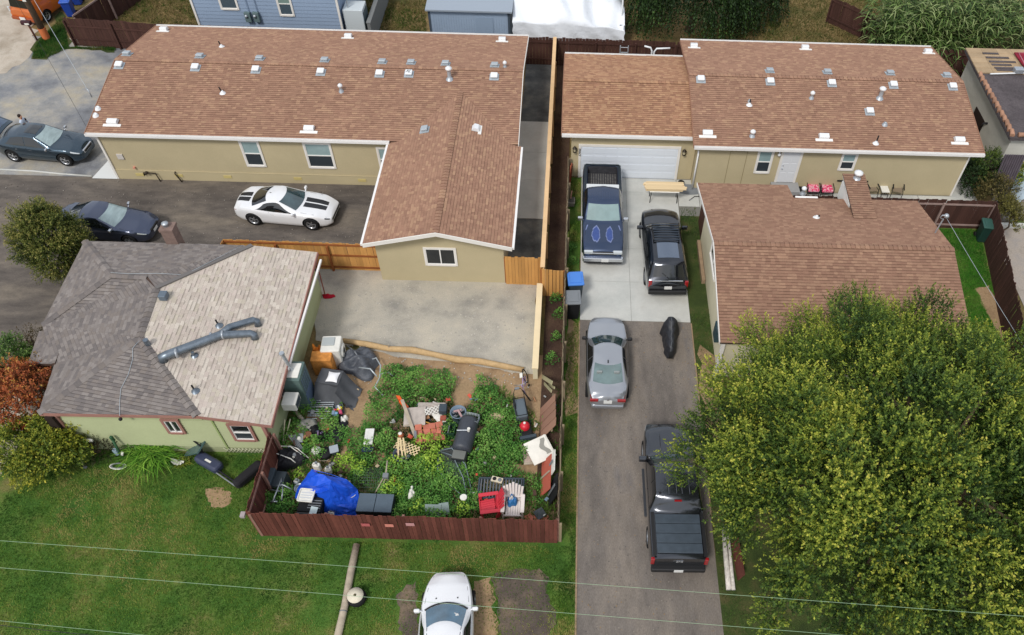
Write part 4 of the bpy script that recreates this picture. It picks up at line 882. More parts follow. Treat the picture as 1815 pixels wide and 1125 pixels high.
class Shape:
    def __init__(s, L, W, prof, belt, zs=.24, k=.16, tumble=.32, nf=4.0, nr=5.0, ef=.6, er=.72, gb=.93, sm=.05, crown=.035):
        s.L, s.W, s.zs, s.k, s.tb, s.nf, s.nr, s.ef, s.er, s.gb, s.cr = L, W, zs, k, tumble, nf, nr, ef, er, gb, crown
        xs = np.linspace(-L/2-.6, L/2+.6, 900); st = xs[1]-xs[0]; n = max(1, int(sm/st)); ker = np.hanning(2*n+3); ker /= ker.sum()
        f = lambda tab: np.convolve(np.pad([interp(tab, x) for x in xs], n+1, mode='edge'), ker, 'valid')
        s.xs = xs; s.P = f(prof); s.B = f(belt)
    def prof(s, x): return float(np.interp(x, s.xs, s.P))
    def w(s, x):
        q = abs(x)/(s.L/2); n, e = (s.nf, s.ef) if x > 0 else (s.nr, s.er)
        return s.W/2*(e+(1-e)*max(0, 1-q**n)**.6)
    def sec(s, x, t):
        w = s.w(x); zc = s.prof(x); zb = min(float(np.interp(x, s.xs, s.B)), zc-.03)
        q = min(1, abs(x)/(s.L/2)); zs = s.zs+.1*max(0, q-.86)/.14
        zr = min(s.prof(x+s.k), s.prof(x-s.k), zc); g = max(0, zr-zb)
        yb = w*s.gb; wr = max(.2*w, yb-.05-s.tb*g); zr = max(zb+.012, zr-s.cr)
        if t <= 1:
            tab = ((0, .93, 0), (.2, .985, .16), (.55, 1.0, .52), (.85, .985, .88), (1.0, s.gb, 1.0))
            y = np.interp(t, [a[0] for a in tab], [a[1] for a in tab])*w; z = zs+(zb-zs)*np.interp(t, [a[0] for a in tab], [a[2] for a in tab]); return float(y), float(z)
        if t <= 2:
            h = t-1; return yb+(wr-yb)*(h+.12*math.sin(PI*h)*-1*min(1, g*2)), zb+(zr-zb)*h
        h = t-2; return wr*(1-h), zr+(zc-zr)*(1-(1-h)**2)
    def pt(s, x, t, side=1):
        y, z = s.sec(x, t); return Vector((x, side*y, z))
    def off(s, x, t, side, d):
        p = s.pt(x, t, side); a = s.pt(x+.01, t, side)-s.pt(x-.01, t, side); b = s.pt(x, min(3, t+.02), side)-s.pt(x, max(0, t-.02), side)
        n = a.cross(b)*side
        if n.length < 1e-9: n = Vector((0, 0, 1))
        n.normalize(); 
        if n.z < -.3 or (t >= 2 and n.z < 0): n = -n
        return p+n*d
    TS = [0, .1, .2, .35, .55, .7, .85, .93, 1.0, 1.1, 1.35, 1.6, 1.85, 2.0, 2.12, 2.3, 2.55, 2.8, 3.0]
    def body(s):
        n = 64; X = [s.L/2*math.copysign(1-(1-abs(a))**1.35, a) for a in np.linspace(-1, 1, n)]
        mb = MB(); vs = []; m = 0
        for x in X:
            h = [s.sec(x, t) for t in s.TS]; zb0 = h[0][1]-.02
            ring = [(x, y, z) for y, z in h]+[(x, -y, z) for y, z in reversed(h[:-1])]+[(x, -h[0][0]*.9, zb0), (x, h[0][0]*.9, zb0)]
            m = len(ring); vs += ring
        fs = [(i*m+j, i*m+(j+1) % m, (i+1)*m+(j+1) % m, (i+1)*m+j) for i in range(n-1) for j in range(m)]
        fs += [tuple(range(m))[::-1], tuple((n-1)*m+j for j in range(m))]
        return mb.add(vs, fs, None, True)
    def patch(s, corners, side=1, d=.006, nu=10, nv=6):     # corners: (x,t) bl, br, tr, tl
        (a, b, c, e) = corners
        def fn(u, v):
            x = (a[0]*(1-u)+b[0]*u)*(1-v)+(e[0]*(1-u)+c[0]*u)*v; t = (a[1]*(1-u)+b[1]*u)*(1-v)+(e[1]*(1-u)+c[1]*u)*v
            return s.off(x, t, side, d)
        return MB().grid(fn, nu, nv, flip=False)
    def span(s, x0, x1, q=.92, t0=2.0, curve=1, d=.006, nu=8, nv=16, q1=None):  # patch crossing the centre line
        q1 = q if q1 is None else q1
        def fn(u, v):
            qq = (-1+2*v)*(q*(1-u)+q1*u); t = 3-abs(qq)*(3-t0); sd = 1 if qq >= 0 else -1
            x = x0+(x1-x0)*u-curve*s.k*(qq**2); return s.off(x, t, sd, d)
        return MB().grid(fn, nu, nv)
def boolean(o, cutters):
    for c in cutters:
        md = o.modifiers.new('b', 'BOOLEAN'); md.operation = 'DIFFERENCE'; md.object = c; md.solver = 'EXACT'
        try: md.material_mode = 'TRANSFER'
        except Exception: pass
    bpy.context.view_layer.update(); dg = bpy.context.evaluated_depsgraph_get()
    me = bpy.data.meshes.new_from_object(o.evaluated_get(dg)); o.modifiers.clear(); o.data = me
    for c in cutters: bpy.data.objects.remove(c)
    try: me.set_sharp_from_angle(angle=R(38))
    except Exception: pass
def cutter(mb, mat):
    o = link('cut', mb.mesh('cut'), mat); return o
def wheel(t, x, y, r, wd, spokes=5, rimm=None, rr=.66):
    sd = 1 if y > 0 else -1; m = Matrix.Translation((x, y, r)) @ Matrix.Rotation(-sd*PI/2, 4, 'X')
    ty = part('tyre', MB().lathe([(r*rr, -wd/2), (r*.93, -wd/2), (r, -wd*.36), (r, wd*.36), (r*.93, wd/2), (r*rr, wd/2), (r*rr*.98, wd*.2)], 26, mat=m, cap=False), m_tyre, t)
    k = MB().lathe([(r*rr, wd*.46), (r*rr*.9, wd*.44), (r*rr*.86, wd*.1)], 24, mat=m, cap=False).cyl((0, 0, wd*.1), (0, 0, wd*.36), r*.16, n=10, mat=m)
    for i in range(spokes):
        a = 2*PI*i/spokes; rt = m @ Matrix.Rotation(a, 4, 'Z')
        k.box((r*rr*.5, 0, wd*.3), (r*rr*.92, r*.13, wd*.14), mat=rt); k.box((r*rr*.5, r*.02, wd*.3), (r*rr*.9, r*.05, wd*.16), rot=(0, 0, .3), mat=rt)
    part('rim', k, rimm or m_rim, ty); part('brake_disc', MB().cyl((0, 0, 0), (0, 0, wd*.12), r*rr*.9, n=20, mat=m), M('dark_metal', S(40, 40, 42), .5, .5), ty)
def vehicle(label, cat, shape, loc, heading, pm, wheels, wr=.34, wd=.23, name='car', cutbox=None, spokes=5, wells=None, rimm=None):
    t = thing(name, label, cat, (loc[0], loc[1], .03 if .5 < loc[0] < 5.6 and loc[1] > 23 else .0), heading)
    b = part('body', shape.body(), pm); b.data.materials.append(m_arch)
    cs = []
    for x in wheels:
        for sd in (-1, 1):
            y0 = shape.W/2*sd; cs.append(cutter(MB().cyl((x, y0-sd*.34, wr), (x, y0+sd*.3, wr), wr*1.16, n=28), m_arch))
    if cutbox: cs.append(cutter(cutbox[0], cutbox[1]))
    boolean(b, cs); b.parent = t
    for x in wheels:
        for sd in (-1, 1): wheel(t, x, sd*(shape.W/2-wd/2-.01), wr, wd, spokes, rimm)
    return t, b
def seam(t, sh, path, r=.007, side=1): part('panel_gap', MB().tube([sh.off(x, tt, side, .001) for x, tt in path], r, 4), m_seam, t)
def mirror(t, sh, x, pm, z=None, sz=(.12, .2, .14)):
    for sd in (-1, 1):
        p = sh.pt(x, 1.0, sd); part('wing_mirror', MB().rbox((p.x-.02, p.y+sd*.14, p.z+.1), sz, .05).tube([(p.x, p.y-sd*.02, p.z+.02), (p.x-.01, p.y+sd*.1, p.z+.06)], .03, 6), pm, t)
def sidewin(t, sh, wins, gl=None, t0=1.14, t1=1.9):
    for sd in (-1, 1):
        for (xb0, xb1, xt1, xt0) in wins: part('side_window', sh.patch([(xb0, t0), (xb1, t0), (xt1, t1), (xt0, t1)], sd, .008), gl or m_carglass, t)
def doors(t, sh, ds, pm):
    for sd in (-1, 1):
        for (x0, x1) in ds:
            d = part('door', sh.patch([(x0, .1), (x1, .1), (x1, .97), (x0, .97)], sd, .006, 8, 8), pm, t)
            p = sh.off(x0+.16, .8, sd, .02); part('handle', MB().rbox((p.x, p.y, p.z), (.2, .04, .035), .012), m_chrome if pm is not m_blackpl else m_blackpl, d)
            for xx in (x0, x1): part('panel_gap', MB().tube([sh.off(xx, tt, sd, .006) for tt in (.12, .3, .55, .8, .97)], .008, 4), m_seam, d)
def lamps(t, sh, x0, x1, t0, t1, mat, name):
    for sd in (-1, 1): part(name, sh.patch([(x0, t0), (x1, t0), (x1, t1), (x0, t1)], sd, .008), mat, t)

# --- white coupe with black stripes
shp = Shape(4.84, 1.92, [(-2.42, .74), (-2.36, .95), (-2.2, 1.0), (-1.62, 1.03), (-.82, 1.35), (-.35, 1.42), (.1, 1.39), (.98, 1.0), (1.7, .92), (2.15, .82), (2.36, .7), (2.42, .6)],
            [(-2.42, .76), (-2.0, .97), (-1.2, .99), (-.4, .92), (1.0, .9), (1.8, .83), (2.42, .6)], .2, .2, .5, 3.2, 3.4, .62, .66, .92)
def heading(a, b): return math.atan2((b-a).y, (b-a).x)
ra, fa = G(452.8, 396.8), G(556.8, 406); hd_ = heading(ra, fa); mid = (ra+fa)/2+Vector((-math.sin(hd_), math.cos(hd_), 0))*.84
pw = paint('paint_white', S(226, 227, 230), 0, .3)
t, b = vehicle('white sports coupe with twin black stripes on the bonnet and boot', 'car', shp, mid, hd_, pw, (-1.43, 1.43), .36, .26, spokes=5)
part('windscreen', shp.span(.92, .12, .9, 2.0), M('windscreen_teal', S(52, 72, 78), .05, spec=.9, coat=.6, noise=(1.6, .6)), t)
part('rear_window', shp.span(-1.56, -.82, .86, 2.0, -1), m_carglass, t)
sidewin(t, shp, [(-1.2, .68, .0, -.8)], t0=1.06, t1=1.92); doors(t, shp, [(-.55, .72)], pw)
for q in (.13, .46):
    for (x0, x1) in ((1.02, 2.1), (-2.28, -1.66)):
        def fn(u, v, x0=x0, x1=x1, q=q):
            aq = q-.13+.3*v+(0 if q > .3 else .0); sd = 1 if q > .3 else -1; aq = .05+.4*v
            return shp.off(x0+(x1-x0)*u-.12*aq*aq, 3-aq, sd, .005)
        part('stripe', MB().grid(fn, 10, 4), M('stripe_black', S(34, 36, 40), .4), t)
lamps(t, shp, 2.12, 2.34, .72, .98, M('lamp_dark', S(60, 64, 68), .15), 'headlamp'); lamps(t, shp, -2.38, -2.22, .72, .9, m_tail, 'tail_lamp')
part('grille', MB().rbox((2.4, 0, .5), (.08, 1.12, .1), .03), m_blackpl, t); part('lower_grille', MB().rbox((2.4, 0, .32), (.08, 1.0, .12), .03), m_blackpl, t); mirror(t, shp, .72, pw)
part('aerial_fin', MB().box((-.62, 0, 1.37), (.16, .04, .06), taper=(.4, .5)), m_blackpl, t)
seam(t, shp, [(1.0, 2.02), (1.6, 2.0), (2.2, 1.9)]); seam(t, shp, [(1.0, 2.02), (1.6, 2.0), (2.2, 1.9)], side=-1)

# --- blue-grey crossover with its tailgate up
shx = Shape(4.66, 1.82, [(-2.33, .8), (-2.28, 1.02), (-1.75, 1.36), (-1.0, 1.54), (-.3, 1.57), (.25, 1.52), (1.02, 1.06), (1.7, 1.0), (2.15, .88), (2.33, .7)],
            [(-2.33, .8), (-1.9, 1.06), (0, .98), (1.0, .97), (1.8, .9), (2.33, .68)], .26, .18, .42, 3.2, 3.6, .6, .66, .93)
ra, fa = G(28, 285), G(125, 293); hd_ = heading(ra, fa); mid = (ra+fa)/2+Vector((-math.sin(hd_), math.cos(hd_), 0))*.8
pxv = paint('paint_slate_blue', S(58, 76, 90), .75, .26)
m_shade = M('sunshade_glass', S(150, 168, 170), .1, .1, coat=.8, noise=(2.5, .28), stretch=(3, .6, 1))
t, b = vehicle('slate blue crossover with open tailgate parked beside the tan house', 'car', shx, mid, hd_, pxv, (-1.4, 1.4), .37, .24)
part('windscreen', shx.span(.98, .3, .9, 2.0), m_shade, t); part('rear_window', shx.span(-2.1, -1.5, .84, 2.0, -1), m_carglass, t)
part('sunroof', shx.span(-.5, .12, .62, 2.0, 0), m_carglass, t)
sidewin(t, shx, [(-1.5, -.42, -.45, -1.15), (-.38, .78, .12, -.42)]); doors(t, shx, [(-1.05, -.4), (-.38, .82)], pxv); mirror(t, shx, .82, m_chrome)
lamps(t, shx, 1.85, 2.22, .74, .99, m_head, 'headlamp'); lamps(t, shx, -2.28, -2.0, .66, .98, m_tail, 'tail_lamp')
part('grille', MB().rbox((2.3, 0, .66), (.1, .8, .18), .03), m_chrome, t); part('grille_slats', MB().rbox((2.34, 0, .66), (.06, .68, .11), .02), m_blackpl, t)
tg = part('tailgate', MB().grid(lambda u, v: (-1.75-1.15*u, -.72+1.44*v, 1.46+.5*u-.08*(2*v-1)**2), 6, 8).grid(lambda u, v: (-1.75-1.15*u, -.72+1.44*v, 1.42+.5*u-.08*(2*v-1)**2), 6, 8), pxv, t)
part('tailgate_glass', MB().grid(lambda u, v: (-1.9-.62*u, -.6+1.2*v, 1.535+.27*u-.06*(2*v-1)**2), 5, 6), M('tailgate_glass', S(70, 88, 110), .06, coat=.7, noise=(3, .5)), tg)

# --- dark sedan beside the small tree
shs = Shape(4.7, 1.8, [(-2.35, .74), (-2.28, .98), (-1.7, 1.04), (-.85, 1.38), (-.3, 1.44), (.25, 1.4), (1.05, .99), (1.75, .92), (2.2, .8), (2.35, .64)],
            [(-2.35, .76), (-1.8, .98), (0, .93), (1.0, .92), (1.8, .83), (2.35, .62)], .22, .18, .42, 3.2, 3.6, .6, .66, .93)
pn = paint('paint_ink_blue', S(74, 82, 104), .8, .28)
nose = G(273, 402, .55); hd_ = R(-5)
t, b = vehicle('dark navy saloon parked between small tree and green house chimney', 'car', shs, (nose.x-2.3, nose.y+.2), hd_, pn, (-1.4, 1.4), .33, .22)
part('windscreen', shs.span(1.0, .3, .9, 2.0), m_shade, t); part('rear_window', shs.span(-1.62, -.88, .86, 2.0, -1), m_carglass, t)
sidewin(t, shs, [(-1.3, -.42, -.45, -.85), (-.38, .78, .1, -.42)]); doors(t, shs, [(-1.15, -.4), (-.38, .82)], pn); mirror(t, shs, .82, m_chrome)
lamps(t, shs, 1.9, 2.25, .72, .98, m_head, 'headlamp'); lamps(t, shs, -2.28, -2.05, .66, .95, m_tail, 'tail_lamp')
part('number_plate', MB().box((2.36, 0, .5), (.02, .34, .16)), m_plate, t); part('grille', MB().rbox((2.32, 0, .62), (.1, .7, .12), .03), m_blackpl, t)
seam(t, shs, [(1.1, 2.05), (1.7, 2.0), (2.2, 1.9)]); seam(t, shs, [(1.1, 2.05), (1.7, 2.0), (2.2, 1.9)], side=-1)

# --- silver saloon on the gravel drive
shv = Shape(4.6, 1.8, [(-2.3, .78), (-2.22, 1.02), (-1.72, 1.08), (-.85, 1.4), (-.3, 1.45), (.25, 1.41), (1.02, 1.0), (1.7, .93), (2.15, .82), (2.3, .66)],
            [(-2.3, .78), (-1.8, 1.0), (0, .93), (1.0, .92), (1.8, .84), (2.3, .64)], .22, .2, .42, 3.0, 3.2, .58, .62, .93)
pv = paint('paint_silver', S(166, 169, 175), .65, .28)
t, b = vehicle('silver saloon parked on the gravel drive behind the concrete pad', 'car', shv, (1.67, 20.78), PI/2, pv, (-1.38, 1.38), .33, .22)
m_gg = M('glass_green_grey', S(96, 116, 116), .06, spec=.9, coat=.6, noise=(1.8, .3))
part('windscreen', shv.span(.98, .3, .9, 2.0), M('windscreen_dark', S(44, 62, 62), .05, spec=.9, coat=.6, noise=(1.4, .5)), t); part('rear_window', shv.span(-1.66, -.9, .88, 2.0, -1), m_gg, t)
sidewin(t, shv, [(-1.3, -.42, -.45, -.85), (-.38, .78, .1, -.42)]); doors(t, shv, [(-1.15, -.4), (-.38, .82)], paint('paint_silver_shaded', S(74, 76, 84), .6, .3)); mirror(t, shv, .82, m_blackpl)  # darker door silver puts the shade of the sides into the colour
lamps(t, shv, 1.85, 2.22, .74, .98, m_head, 'headlamp'); lamps(t, shv, -2.29, -2.02, .62, .97, m_tail, 'tail_lamp')
for sd in (-.55, .55): part('tail_lamp', MB().rbox((-2.27, sd, .84), (.08, .34, .14), .03), m_tail, t)
part('number_plate', MB().box((-2.315, 0, .78), (.02, .34, .17), rot=(0, .15, 0)), m_plate, t); part('bumper', MB().rbox((-2.27, 0, .46), (.14, 1.3, .16), .04), pv, t)
part('aerial_fin', MB().box((-.74, 0, 1.45), (.16, .05, .07), taper=(.4, .5)), m_blackpl, t); part('badge', MB().lathe([(.05, 0), (.05, .015)], 10, mat=Matrix.Translation((-2.31, 0, .93)) @ Matrix.Rotation(-PI/2, 4, 'Y')), m_chrome, t)
seam(t, shv, [(-1.75, 2.0), (-2.1, 1.95)]); seam(t, shv, [(-1.75, 2.0), (-2.1, 1.95)], side=-1)
for sx in (-.35, .35): part('headrest', MB().rbox((-1.2, sx, 1.3), (.08, .24, .14), .03), M('seat_grey', S(140, 146, 146), .8), t)

# --- white coupe at the south edge of the lawn
nose = G(797, 1015, .6); rr = G(786, 1123, 1.36); hd_ = heading(rr, Vector((nose.x, nose.y, rr.z)))
shw = Shape(4.5, 1.8, [(-2.25, .8), (-2.15, 1.0), (-1.6, 1.06), (-.8, 1.38), (-.3, 1.42), (.2, 1.38), (1.0, 1.0), (1.7, .92), (2.1, .8), (2.25, .62)],
            [(-2.25, .78), (-1.8, .98), (0, .93), (1.0, .92), (1.7, .83), (2.25, .6)], .22, .24, .42, 2.6, 3.2, .5, .62, .93)
ctr = nose-Vector((math.cos(hd_), math.sin(hd_), 0))*2.24
t, b = vehicle('white car parked on the bare earth beside the front lawn', 'car', shw, ctr, hd_, pw, (-1.32, 1.34), .33, .22)
part('windscreen', shw.span(.98, .3, .9, 2.0), M('windscreen_blue', S(74, 104, 124), .05, spec=.9, coat=.6, noise=(1.6, .5)), t); part('rear_window', shw.span(-1.5, -.85, .88, 2.0, -1), m_carglass, t)
sidewin(t, shw, [(-1.25, .75, .1, -.8)]); doors(t, shw, [(-.6, .8)], pw); mirror(t, shw, .8, pw)
lamps(t, shw, 1.75, 2.14, .8, .99, m_head, 'headlamp'); lamps(t, shw, -2.2, -2.0, .66, .95, m_tail, 'tail_lamp'); part('grille', MB().rbox((2.2, 0, .5), (.1, .8, .12), .03), m_blackpl, t)
part('windscreen_trim', MB().tube([shw.off(1.02-shw.k*q*q, 3-abs(q), 1 if q >= 0 else -1, .012) for q in np.linspace(-.95, .95, 15)], .03, 5), m_blackpl, t)
for sd in (-1, 1):
    part('roof_strip', MB().tube([shw.off(x, 2.12, sd, .006) for x in (.1, -.2, -.5, -.8)], .012, 4), m_blackpl, t)
    part('washer_jet', MB().sphere(shw.off(1.2, 2.5, sd, .01), .025), m_blackpl, t); seam(t, shw, [(1.05, 2.0), (1.6, 1.98), (2.1, 1.9)], side=sd)
q = shw.off(.52, 2.45, -1, .012); part('sticker', MB().box(tuple(q), (.02, .1, .1), rot=(0, .5, .4)).box(tuple(q+Vector((.06, .04, -.03))), (.02, .12, .04), rot=(0, .5, -.4)), m_plate, t)

# --- blue pickup on the concrete
sht = Shape(6.05, 2.0, [(-3.02, 1.28), (-2.95, 1.32), (-.98, 1.32), (-.9, 1.4), (-.82, 1.78), (-.6, 1.88), (.2, 1.9), (.52, 1.84), (1.28, 1.24), (1.9, 1.2), (2.55, 1.14), (2.9, 1.02), (3.02, .8)],
            [(-3.02, 1.24), (-1.0, 1.26), (.2, 1.2), (1.3, 1.16), (2.5, 1.06), (3.02, .84)], .42, .12, .22, 6, 14, .84, .96, .95, .05)
pb = paint('paint_truck_blue', S(38, 56, 86), .5, .34)
bedm = M('bed_liner', S(58, 58, 62), .8, noise=(6, .5), fine=(20, .3), stretch=(.5, 4, 1))
t, b = vehicle('blue pickup with peeling bonnet paint and open bed on the concrete driveway', 'pickup', sht, (1.55, 29.8), -PI/2, pb, (-1.75, 1.9), .43, .3, 'pickup_truck', (MB().bbox(-2.9, -1.02, -.76, .76, .82, 2.2), bedm), 6)
part('windscreen', sht.span(1.2, .58, .92, 2.0), M('windscreen_truck', S(128, 150, 150), .1, coat=.7, noise=(1.2, .2)), t)
sidewin(t, sht, [(-.75, -.25, -.25, -.7), (-.2, 1.0, .5, -.2)]); doors(t, sht, [(-.28, 1.15)], pb); mirror(t, sht, 1.05, m_chrome, sz=(.14, .26, .2))
for i in range(12): part('bed_rib', MB().bbox(-2.88, -1.05, -.7+i*.122, -.64+i*.122, .82, .845), M('bed_rib', S(92, 90, 88), .8, noise=(7, .5)), t)
part('toolbox', MB().rbox((-1.2, 0, 1.24), (.4, 1.62, .3), .03), M('toolbox_white', S(212, 216, 218), .5), t)
part('bed_rail', MB().tube([(-2.96, -.86, 1.34), (-2.98, 0, 1.34), (-2.96, .86, 1.34)], .05, 6), M('rail_dark', S(34, 44, 52), .5), t)
for sd in (-1, 1): part('bed_rail', MB().bbox(-2.96, -1.0, sd*.86-.07, sd*.86+.07, 1.3, 1.345), M('rail_dark'), t)
for (cx, cy, sx, sy) in ((2.02, .3, .5, .17), (2.0, -.34, .52, .2)):
    for mname, col, kx, dd in (('peel_edge', S(112, 124, 162), 1.0, .010), ('peel_primer', S(62, 80, 134), .82, .013)):
        def fn(u, v, cx=cx, cy=cy, sx=sx, sy=sy, kx=kx, dd=dd):
            a = 2*PI*u; rr_ = v*(1+.05*math.sin(3*a+cx*9)+.06*math.sin(7*a+cy*20)+.05*math.sin(13*a)); x = cx+sx*kx*rr_*math.cos(a); yy = cy+sy*kx*rr_*math.sin(a)
            wr_ = sht.pt(x, 2.0)[1]; return sht.off(x, 3-min(1, abs(yy)/wr_), 1 if yy >= 0 else -1, dd)
        part('peeled_paint', MB().grid(fn, 28, 4), M(mname, col, .6, noise=(8, .15)), t)
for sd in (-1, 1): part('faded_streak', sht.patch([(1.4, 2.12), (1.75, 2.04), (1.7, 2.1), (1.4, 2.2)], sd, .008), M('peel_edge'), t); seam(t, sht, [(1.35, 2.1), (2.0, 2.03), (2.7, 1.95)], side=sd)
for i in range(5): part('roof_rib', MB().tube([sht.off(x, 2.3+.16*i if i < 5 else 3, 1, .002) for x in (-.65, 0, .3)], .01, 4), M('rib_dark', S(40, 58, 92), .5), t); part('roof_rib', MB().tube([sht.off(x, 2.3+.16*i, -1, .002) for x in (-.65, 0, .3)], .01, 4), M('rib_dark'), t)
for sd in (-.68, .68): part('headlamp', MB().rbox((2.97, sd, .95), (.12, .42, .16), .03), m_head, t)
part('grille_bar', MB().rbox((3.02, 0, .93), (.06, 1.0, .06), .02), m_chrome, t); part('grille', MB().rbox((2.99, 0, .84), (.06, 1.3, .3), .03), m_blackpl, t)
part('bumper', MB().rbox((3.06, 0, .6), (.2, 1.9, .22), .05), m_chrome, t); part('bumper_lower', MB().rbox((3.05, 0, .45), (.18, 1.8, .14), .04), m_blackpl, t); part('number_plate', MB().box((3.175, .1, .6), (.02, .34, .17)), m_plate, t)

# --- black sport utility vehicle on the concrete
shu = Shape(5.3, 1.96, [(-2.65, .95), (-2.6, 1.12), (-2.5, 1.25), (-2.05, 1.78), (-1.8, 1.84), (-.3, 1.88), (.35, 1.84), (1.15, 1.24), (1.8, 1.18), (2.35, 1.06), (2.6, .92), (2.65, .8)],
            [(-2.65, .95), (-2.4, 1.16), (0, 1.12), (1.1, 1.1), (2.2, 1.0), (2.65, .76)], .34, .14, .3, 4, 6, .7, .86, .95, .05)
pk = paint('paint_black', S(58, 61, 68), .85, .2)
t, b = vehicle('black sport utility vehicle with slatted roof rack on the concrete driveway', 'car', shu, (4.4, 27.42), PI/2+R(1.5), pk, (-1.55, 1.6), .4, .27, spokes=6)
part('windscreen', shu.span(1.1, .42, .92, 2.0), m_carglass, t); part('rear_window', shu.span(-2.44, -2.1, .86, 2.0, -.6), m_carglass, t)
part('roof_sheen_panel', shu.span(-1.75, -.75, .72, 2.0, 0, .012), M('roof_sky_sheen', S(104, 116, 134), .05, .7, coat=1, spec=1), t)  # pale blue metallic base puts the sky's reflection into the roof colour
sidewin(t, shu, [(-2.1, -1.3, -1.3, -1.9), (-1.22, -.42, -.42, -1.22), (-.36, .9, .4, -.36)]); doors(t, shu, [(-1.25, -.42), (-.4, .98)], pk); mirror(t, shu, .95, pk, sz=(.14, .28, .18))
rk = part('roof_rack', MB().tube([shu.off(x, 2.1, 1, .12) for x in (.3, 0, -.4, -.7)], .025, 6), m_blackpl, t); part('rack_rail', MB().tube([shu.off(x, 2.1, -1, .12) for x in (.3, 0, -.4, -.7)], .025, 6), m_blackpl, rk)
for i in range(7):
    x = .34-i*.17; part('rack_slat', MB().box((x, 0, shu.prof(x)+.075), (.075, 1.22, .03)), M('rack_gloss', S(60, 68, 78), .18, .6), rk)
for sd in (-.82, .82): part('tail_lamp', MB().rbox((-2.58, sd, 1.02), (.1, .16, .34), .03), m_tail, t)
part('number_plate', MB().box((-2.67, 0, .84), (.02, .34, .17)), m_plate, t); part('bumper', MB().rbox((-2.66, 0, .58), (.18, 1.74, .22), .05), m_blackpl, t); part('tailgate_trim', MB().rbox((-2.56, 0, 1.18), (.04, 1.3, .04), .01), m_chrome, t)
lamps(t, shu, 2.2, 2.55, .74, .98, m_head, 'headlamp')
part('rear_wiper', MB().tube([(-2.5, 0, 1.27), (-2.34, .3, 1.46)], .015, 4), m_blackpl, t)

# --- black pickup under the tree
shr = Shape(5.85, 2.02, [(-2.92, 1.3), (-2.86, 1.34), (-1.2, 1.36), (-1.12, 1.44), (-1.0, 1.84), (-.8, 1.9), (.25, 1.92), (.55, 1.86), (1.3, 1.26), (1.9, 1.22), (2.5, 1.14), (2.8, 1.0), (2.92, .8)],
            [(-2.92, 1.24), (-1.2, 1.28), (.2, 1.2), (1.3, 1.16), (2.4, 1.06), (2.92, .84)], .4, .13, .24, 5, 14, .76, .95, .95, .05)
pk2 = paint('paint_pickup_black', S(72, 75, 81), .85, .24)
t, b = vehicle('black crew cab pickup with folding bed cover under the large tree', 'pickup', shr, (4.02, 14.55), PI/2+R(.5), pk2, (-1.72, 1.9), .41, .28, 'pickup_truck', spokes=5)
part('windscreen', shr.span(1.24, .62, .92, 2.0), M('windscreen_deep', S(40, 66, 62), .05, spec=.9, coat=.6, noise=(1.2, .5)), t)
sidewin(t, shr, [(-.95, -.2, -.2, -.88), (-.14, 1.05, .5, -.14)]); doors(t, shr, [(-.95, -.18), (-.16, 1.15)], pk2); mirror(t, shr, 1.05, pk2, sz=(.16, .3, .22))
tc_ = part('bed_cover', MB().bbox(-2.74, -1.26, -.8, .8, 1.345, 1.37), m_blackpl, t)
for i in range(4): part('cover_panel', MB().rbox((-1.47-i*.37, 0, 1.385), (.35, 1.58, .05), .015), M('cover_grey', S(62, 72, 82), .5, noise=(4, .2)), tc_)
for sd in (-1, 1): part('bed_rail', MB().bbox(-2.86, -1.2, sd*.88-.06, sd*.88+.06, 1.34, 1.375), m_blackpl, t)
for i in range(4): part('roof_rib', MB().tube([shr.off(x, 2.42+.18*i, 1 if i % 2 else -1, .003) for x in (-.75, -.3, .1)], .012, 4), M('rib_grey', S(70, 74, 82), .4), t)
part('stop_lamp', MB().box((-1.02, 0, 1.88), (.05, .26, .05)), m_tail, t); part('roof_aerial', MB().cyl((-.72, .62, 1.86), (-.72, .62, 1.93), .04, n=8), m_blackpl, t)
for sd in (-.93, .93): part('tail_lamp', MB().rbox((-2.9, sd, 1.08), (.12, .14, .36), .03), m_tail, t)
part('bumper', MB().rbox((-2.98, 0, .62), (.22, 1.9, .2), .05), m_blackpl, t); part('number_plate', MB().box((-3.1, 0, .66), (.02, .32, .15)), m_plate, t)
part('tailgate_badge', MB().box((-2.935, -.08, 1.08), (.02, .08, .12)).box((-2.935, .0, 1.1), (.02, .05, .07)).box((-2.935, .08, 1.08), (.02, .08, .12)), m_chrome, t)
for sd in (-1, 1): part('bonnet_crease', MB().tube([shr.off(x, 2.55, sd, .006) for x in (1.4, 2.0, 2.7)], .02, 5), M('crease', S(46, 48, 54), .3), t)
for sd in (-1, 1): part('side_step', MB().rbox((.1, sd*.98, .42), (2.0, .16, .06), .02), M('step_rail', S(70, 72, 76), .4, .5), t)
lamps(t, shr, 2.45, 2.8, .74, .98, m_head, 'headlamp')

# --- orange utility vehicle at the lane
sho = Shape(4.4, 1.82, [(-2.2, .95), (-2.15, 1.12), (-2.0, 1.72), (-1.85, 1.8), (.2, 1.8), (.5, 1.74), (1.1, 1.14), (1.9, 1.04), (2.2, .8)],
            [(-2.2, .95), (-1.9, 1.08), (1.1, 1.06), (2.2, .76)], .3, .1, .18, 5, 12, .7, .92, .95)
po = paint('paint_orange', S(204, 104, 34), .2, .32); rb = G(44, 34, .45)
hd_ = R(76)
t, b = vehicle('orange boxy sport utility vehicle parked on the dirt lane beside the utility pole', 'car', sho, (rb.x+2.2*math.cos(hd_), rb.y+2.2*math.sin(hd_)), hd_, po, (-1.3, 1.35), .36, .24)
part('rear_window', MB().grid(lambda u, v: (-2.18+.13*u, -.62+1.24*v, 1.2+.44*u), 3, 4), m_carglass, t); part('windscreen', sho.span(1.05, .58, .9), m_carglass, t)
